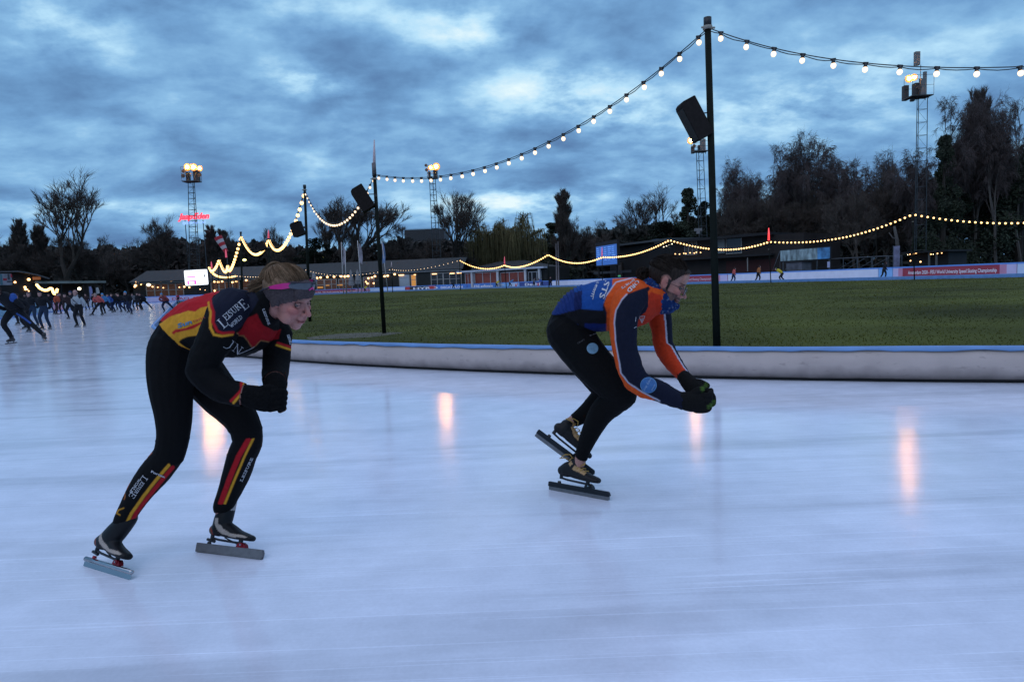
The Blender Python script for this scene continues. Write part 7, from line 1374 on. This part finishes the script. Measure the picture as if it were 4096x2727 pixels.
def far_person(x, yfeet, yhead, pose, top, legs, cap, label, mir=False, hgt=None, hat=True, extra=None, grp='skaters on the ice', Yo=None, zb=0.0, turn=0, cat='person', print_=None):
    """feet at photo row yfeet on the ice, head top at row yhead"""
    if Yo is None: b = gnd(x, yfeet, zb)
    else: b = at(x, yfeet, Yo); b.z = zb
    P = POSES[pose]; P = mirror({k: v for k, v in P.items() if k not in ('head', 'dirs')}) | {'head': (-P['head'][0], *P['head'][1:]), 'dirs': tuple((-d[0], d[1]) for d in P['dirs'])} if mir else P
    H0 = P['head'][2] + .13; H = (at(x, yhead, b.y).z - b.z); k = H / H0; k = max(.8, min(1.25, k)); root = empty('person', b, turn, label, 'person', grp)
    f = Fig(); D = (0, 1, 0); S_ = lambda p, fa=1.0, fb=1.0: (p[0] * k, p[1] * k, p[2] * k, p[3] * k * fa * .88, p[3] * k * fb * .88)
    side = pose in ('side', 'walk')
    f.limb3('torso', [S_(p, 1.18 if not side else .95, .82 if not side else 1.15) for p in P['torso']], D, 12, 3); f.limb3('neck', [S_(p) for p in P['neck']], D, 8, 2)
    for a in ('armL', 'armR'): f.limb3('arm', [S_(p) for p in P[a][:-1]], D, 8, 3); f.limb3('hand', [S_(P[a][-2], .9, .9), S_(P[a][-1], .95, .8), tuple(np.array(S_(P[a][-1], .7, .6)) + np.array((.0, 0, -.05, 0, 0)))], D, 8, 2)
    for a in ('legL', 'legR'): f.limb3('leg', [S_(p) for p in P[a]], D, 10, 3)
    hc = V(P['head']) * k; f.ell('head', hc + V((0, 0, .01)), (.080 * k, .095 * k, .115 * k)); fx = (.09, 0) if side else (0, -.09); fx = (-fx[0] if mir else fx[0], fx[1]); f.ell('head', hc + V((fx[0] * k, fx[1] * k, -.03 * k)), (.022 * k, .022 * k, .03 * k)); f.ell('head', hc + V((fx[0] * .5 * k, fx[1] * .5 * k, -.07 * k)), (.05 * k, .05 * k, .05 * k))
    me = f.remesh(max(.014, b.y * .00035), 3); co, no = arr(me); lab, names = labels(f, co); is_ = {q: lab == i for i, q in enumerate(names)}; me.materials.append(skin_f); me.polygons.foreach_set('use_smooth', [True] * len(me.polygons)); addobj('body', me, root)
    tz = P['torso'][0][2] * k; dv = np.array(P['torso'][1][:3]) - np.array(P['torso'][0][:3]); above = ((co - np.array(P['torso'][0][:3]) * k) @ dv) > .02
    o_ = .008 + b.y * .00012
    submesh('jacket', me, (is_['torso'] & above) | is_['arm'] | is_['neck'], o_ * 1.5, top, root); submesh('tights', me, (is_['torso'] & ~above) | is_['leg'], o_, legs, root); submesh('gloves', me, is_['hand'], o_, mat('far_black_glove', (.012, .012, .014), .9), root)
    hz = co[:, 2] - hc.z; face = (co[:, 0] * (1 if not mir else -1) - hc.x * (1 if not mir else -1)) if side else -(co[:, 1] - hc.y)
    submesh('cap' if hat else 'hair', me, is_['head'] & ((hz > .035 * k) | ((face < .015 * k) & (hz > -.06 * k))), o_ * 1.2, cap, root)
    for i, a in enumerate(('legL', 'legR')):
        an = V(P[a][-1][:3]) * k; dr = V((P['dirs'][i][0], P['dirs'][i][1], 0)).normalized(); up_ = an.z - .15 * k; g = MB(); q = an + V((0, 0, -.06 * k)); g.tube([an + V((0, 0, .06 * k)), an, q - dr * .04 * k], [.048 * k, .05 * k, .045 * k], 8); g.tube([q - dr * .07 * k + V((0, 0, .0)), q + dr * .06 * k, q + dr * .17 * k - V((0, 0, .015 * k))], [.042 * k, .042 * k, .022 * k], 8); bt = g.build('skate_boot', mat('far_boot', (.02, .018, .02), .5), root, True)
        h = MB(); c0 = q - V((0, 0, .075 * k)) + dr * .03 * k; t_ = dr.cross(V((0, 0, 1))); R = Matrix((dr, -t_, V((0, 0, 1)))).transposed(); h.box(c0, (.42 * k, .008, .03 * k), R=R); h.box(c0 + V((0, 0, .03 * k)) - dr * .09 * k, (.03 * k, .02, .05 * k), R=R); h.box(c0 + V((0, 0, .03 * k)) + dr * .10 * k, (.03 * k, .02, .05 * k), R=R); h.build('blade', dull_blade, bt)
    if print_: print_(root, k, me)
    return root
C_blk = cmat('far_black_cloth', (.010, .011, .014)); C_nav = cmat('far_navy_cloth', (.012, .02, .05)); C_jean = cmat('dark_jeans', (.015, .028, .055)); C_dk = cmat('far_dark_brown_cloth', (.030, .018, .018)); C_or = cmat('far_orange_jacket', (.34, .07, .035)); C_cor = cmat('coral_jacket', (.44, .09, .08)); C_lb = cmat('light_blue_jacket', (.05, .17, .34)); C_bl = cmat('blue_jacket', (.03, .08, .28)); C_be = cmat('beige_jacket', (.20, .13, .11)); C_wh = cmat('white_race_suit', (.34, .37, .39)); C_cap = cmat('bright_blue_cap', (.06, .24, .46)); C_rd = cmat('far_red_jacket', (.30, .03, .06)); C_yl = cmat('far_yellow_jacket', (.50, .40, .03)); C_br = cmat('rust_jacket', (.28, .11, .04)); C_gr = cmat('far_grey_cloth', (.12, .12, .13)); C_rb = cmat('red_black_suit', (.22, .05, .05)); C_hair = cmat('far_dark_hair', (.03, .02, .017))
def blue_arms(root, k, me):
    for sx in (-1, 1):
        g = MB(); g.ell((sx * .21 * k, -.16 * k, 1.13 * k), (.085 * k, .09 * k, .11 * k), 12, 8); g.build('shoulder_panel', C_bl, root, True)
def white_suit(root, k, me):
    for sx in (-1, 1): g = MB(); g.tube([(sx * .10 * k, -.06 * k, 1.375 * k), (sx * .21 * k, -.10 * k, 1.325 * k)], [.05 * k, .062 * k], 10); g.build('shoulder_panel', C_blk, root, True)
    g = MB(); g.tube([(-.12 * k, -.215 * k, 1.30 * k), (.0, -.225 * k, 1.16 * k), (.16 * k, -.185 * k, 1.0 * k)], .012 * k, 5); g.tube([(-.08 * k, -.20 * k, 1.17 * k), (.0, -.205 * k, 1.17 * k)], .008 * k, 4); g.tube([(-.02 * k, -.19 * k, 1.04 * k), (.07 * k, -.19 * k, 1.04 * k)], .016 * k, 4); g.build('sash', C_blk, root)
def blue_stripe(root, k, me): blue_arms(root, k, me); g = MB(); g.tube([(.12 * k, .03 * k, .74 * k), (.30 * k, .04 * k, .60 * k), (.42 * k, .06 * k, .48 * k)], .022 * k, 6); g.build('leg_stripe', C_bl, root)
for a in [
 (56, 1374, 1141, 'push', C_blk, C_blk, C_hair, 'nearest background skater, blue shoulders, pushing one leg wide, cut by left edge', dict(print_=blue_stripe, hat=False)),
 (99, 1330, 1172, 'glide', C_blk, C_blk, C_hair, 'dark skater half hidden behind the nearest pushing skater at left', dict(mir=True)),
 (134, 1306, 1166, 'stand', C_blk, C_jean, cmat('grey_hat', (.10, .08, .08)), 'dark dressed skater, left one of the pair in jeans', {}),
 (181, 1318, 1162, 'stand', C_blk, C_jean, C_blk, 'tall dark jacket skater in blue jeans, right one of the pair', {}),
 (62, 1300, 1172, 'push', C_blk, C_blk, C_blk, 'black skater with leg stretched left, behind the nearest skater', dict(mir=True)),
 (229, 1258, 1171, 'walk', C_or, C_dk, C_hair, 'skater in orange jacket left of the white suited man', dict(hat=False)),
 (251, 1256, 1170, 'stand', C_dk, C_blk, C_blk, 'dark skater directly right of the orange jacket', {}),
 (267, 1238, 1172, 'stand', C_be, C_dk, C_hair, 'small skater in beige jacket behind the dark ones', dict(hat=False)),
 (279, 1276, 1172, 'glide', C_dk, C_blk, C_blk, 'dark skater leaning just left of the white suited man', {}),
 (301, 1266, 1163, 'glide', C_blk, C_blk, cmat('dark_blue_hat', (.02, .04, .10)), 'skater in dark blue hat hidden behind the white suited man', dict(mir=True)),
 (320, 1308, 1160, 'stand', C_wh, C_blk, skin_f, 'man in white and black race suit standing upright among the skaters', dict(print_=white_suit, hat=False)),
 (402, 1262, 1172, 'push', C_cor, C_blk, cmat('pale_hat', (.26, .20, .18)), 'skater in coral jacket stretching one leg to the left', dict(mir=True)),
 (424, 1255, 1172, 'glide', C_lb, C_blk, C_cap, 'skater in light blue jacket beside the coral jacket', {}),
 (443, 1250, 1174, 'glide', C_bl, C_nav, C_blk, 'skater in blue jacket right of the light blue one', dict(mir=True)),
 (463, 1249, 1172, 'push', C_blk, C_nav, C_hair, 'dark skater first to the right of the blue jacket', {}),
 (489, 1248, 1172, 'push', C_blk, C_nav, C_hair, 'dark skater with swinging arms left of the bright blue cap', {}),
 (517, 1258, 1164, 'glide', C_blk, C_nav, C_cap, 'dark skater with bright blue cap in the middle of the crowd', dict(mir=True)),
 (540, 1240, 1172, 'glide', C_gr, C_blk, C_blk, 'greyish skater just right of the bright blue cap', {}),
 (556, 1241, 1170, 'stand', C_blk, C_blk, C_blk, 'small black skater near the right end of the crowd', {}),
 (573, 1240, 1171, 'push', C_blk, C_blk, C_hair, 'black skater at right end of the crowd with leg stretched right', {}),
 (475, 1240, 1170, 'stand', C_blk, C_blk, C_blk, 'black figure at the back between two dark skaters', {}),
 (506, 1240, 1170, 'stand', C_dk, C_blk, C_hair, 'brownish figure at the back behind the bright blue cap', dict(hat=False)),
 (662, 1251, 1172, 'push', C_rb, C_nav, C_cap, 'lone skater with blue cap and red arms pushing right', {}),
 (713, 1213, 1175, 'stand', C_rd, C_dk, C_hair, 'small figure in red jacket standing by the pale board', dict(hat=False)),
 (110, 1255, 1175, 'stand', C_blk, C_blk, C_blk, 'dark figure at the back between the left group members', {}),
 (205, 1250, 1173, 'stand', C_blk, C_nav, C_blk, 'dark figure at the back left of the orange jacket', {}),
 (350, 1240, 1174, 'stand', C_dk, C_blk, C_blk, 'dark brown figure by the lilac beach flag', {}),
 (378, 1238, 1174, 'stand', C_blk, C_blk, C_hair, 'black figure behind the coral jacket skater', {}),
 ]:
    far_person(*a[:7], a[7], **a[8])
def far_y(px, off): s_, d_ = loop_s(off, px); p, _ = loop_at(off, s_); return p.y
for a in [
 (1463, 1167, 1141, 'side', C_yl, C_blk, C_blk, 'tiny skater in yellow behind the flag poles', 5, {}),
 (1812, 1153, 1116, 'side', C_blk, C_blk, C_gr, 'dark skater stooping before the sports shop board', 4, dict(mir=True)),
 (1990, 1149, 1117, 'side', C_yl, C_blk, C_hair, 'tiny skater in yellow before the light blue board', 5, {}),
 (2044, 1148, 1116, 'side', C_lb, C_dk, C_cap, 'tiny skater in light blue jacket beside the cone', 5, {}),
 (2136, 1150, 1111, 'walk', C_gr, C_blk, C_hair, 'pale jacket skater left of the blue jacket skater on the far straight', 4, dict(hat=False)),
 (2165, 1149, 1114, 'side', C_bl, C_nav, C_blk, 'blue jacket skater before the dark blue board', 5, dict(mir=True)),
 (2203, 1155, 1107, 'stand', C_blk, C_blk, C_blk, 'dark skater with arms out, left end of the white board', 3, {}),
 (2608, 1142, 1090, 'side', C_blk, C_blk, C_blk, 'dark far skater half hidden by the head of the man', 3, {}),
 (2934, 1133, 1069, 'walk', cmat('orange_blue_suit', (.42, .09, .08)), C_nav, C_hair, 'far skater in orange and blue, right of the near post', 4, dict(hat=False)),
 (3033, 1132, 1056, 'walk', C_br, C_blk, C_hair, 'far skater in a wide rust jacket leaning forward', 4, dict(hat=False)),
 (3120, 1130, 1069, 'side', C_yl, C_blk, cmat('dark_green_hat', (.02, .06, .04)), 'far skater in bright yellow top bending forward', 4, dict(mir=True)),
 (3536, 1121, 1046, 'walk', C_blk, C_blk, C_hair, 'dark person climbing at the bright blue board', 8.5, dict(hat=False)),
 ]:
    x, yf, yh, ps, tp, lg, cp, lb_, off, kw = a
    r = far_person(x, yf, yh, ps, tp, lg, cp, lb_, Yo=far_y(x, off), **kw)
# small specks on the ice left by skates are part of the ice; a black puck-like crumb by the reflections

bpy.context.view_layer.update()
for root, base in ((W, gnd(680, 2290)), (Mn, gnd(2320, 1990)), (fence_root, V((at(1450, 1122, 150).x, 150, 0))), (vent_root, at(2793, 935, 99)), (bar, V((*loop_at(0, sn)[0], 0)))):
    root.location = base                       # base point on the ice or ground; the parts stay where they were built
    for ch in root.children: ch.location = ch.location - base
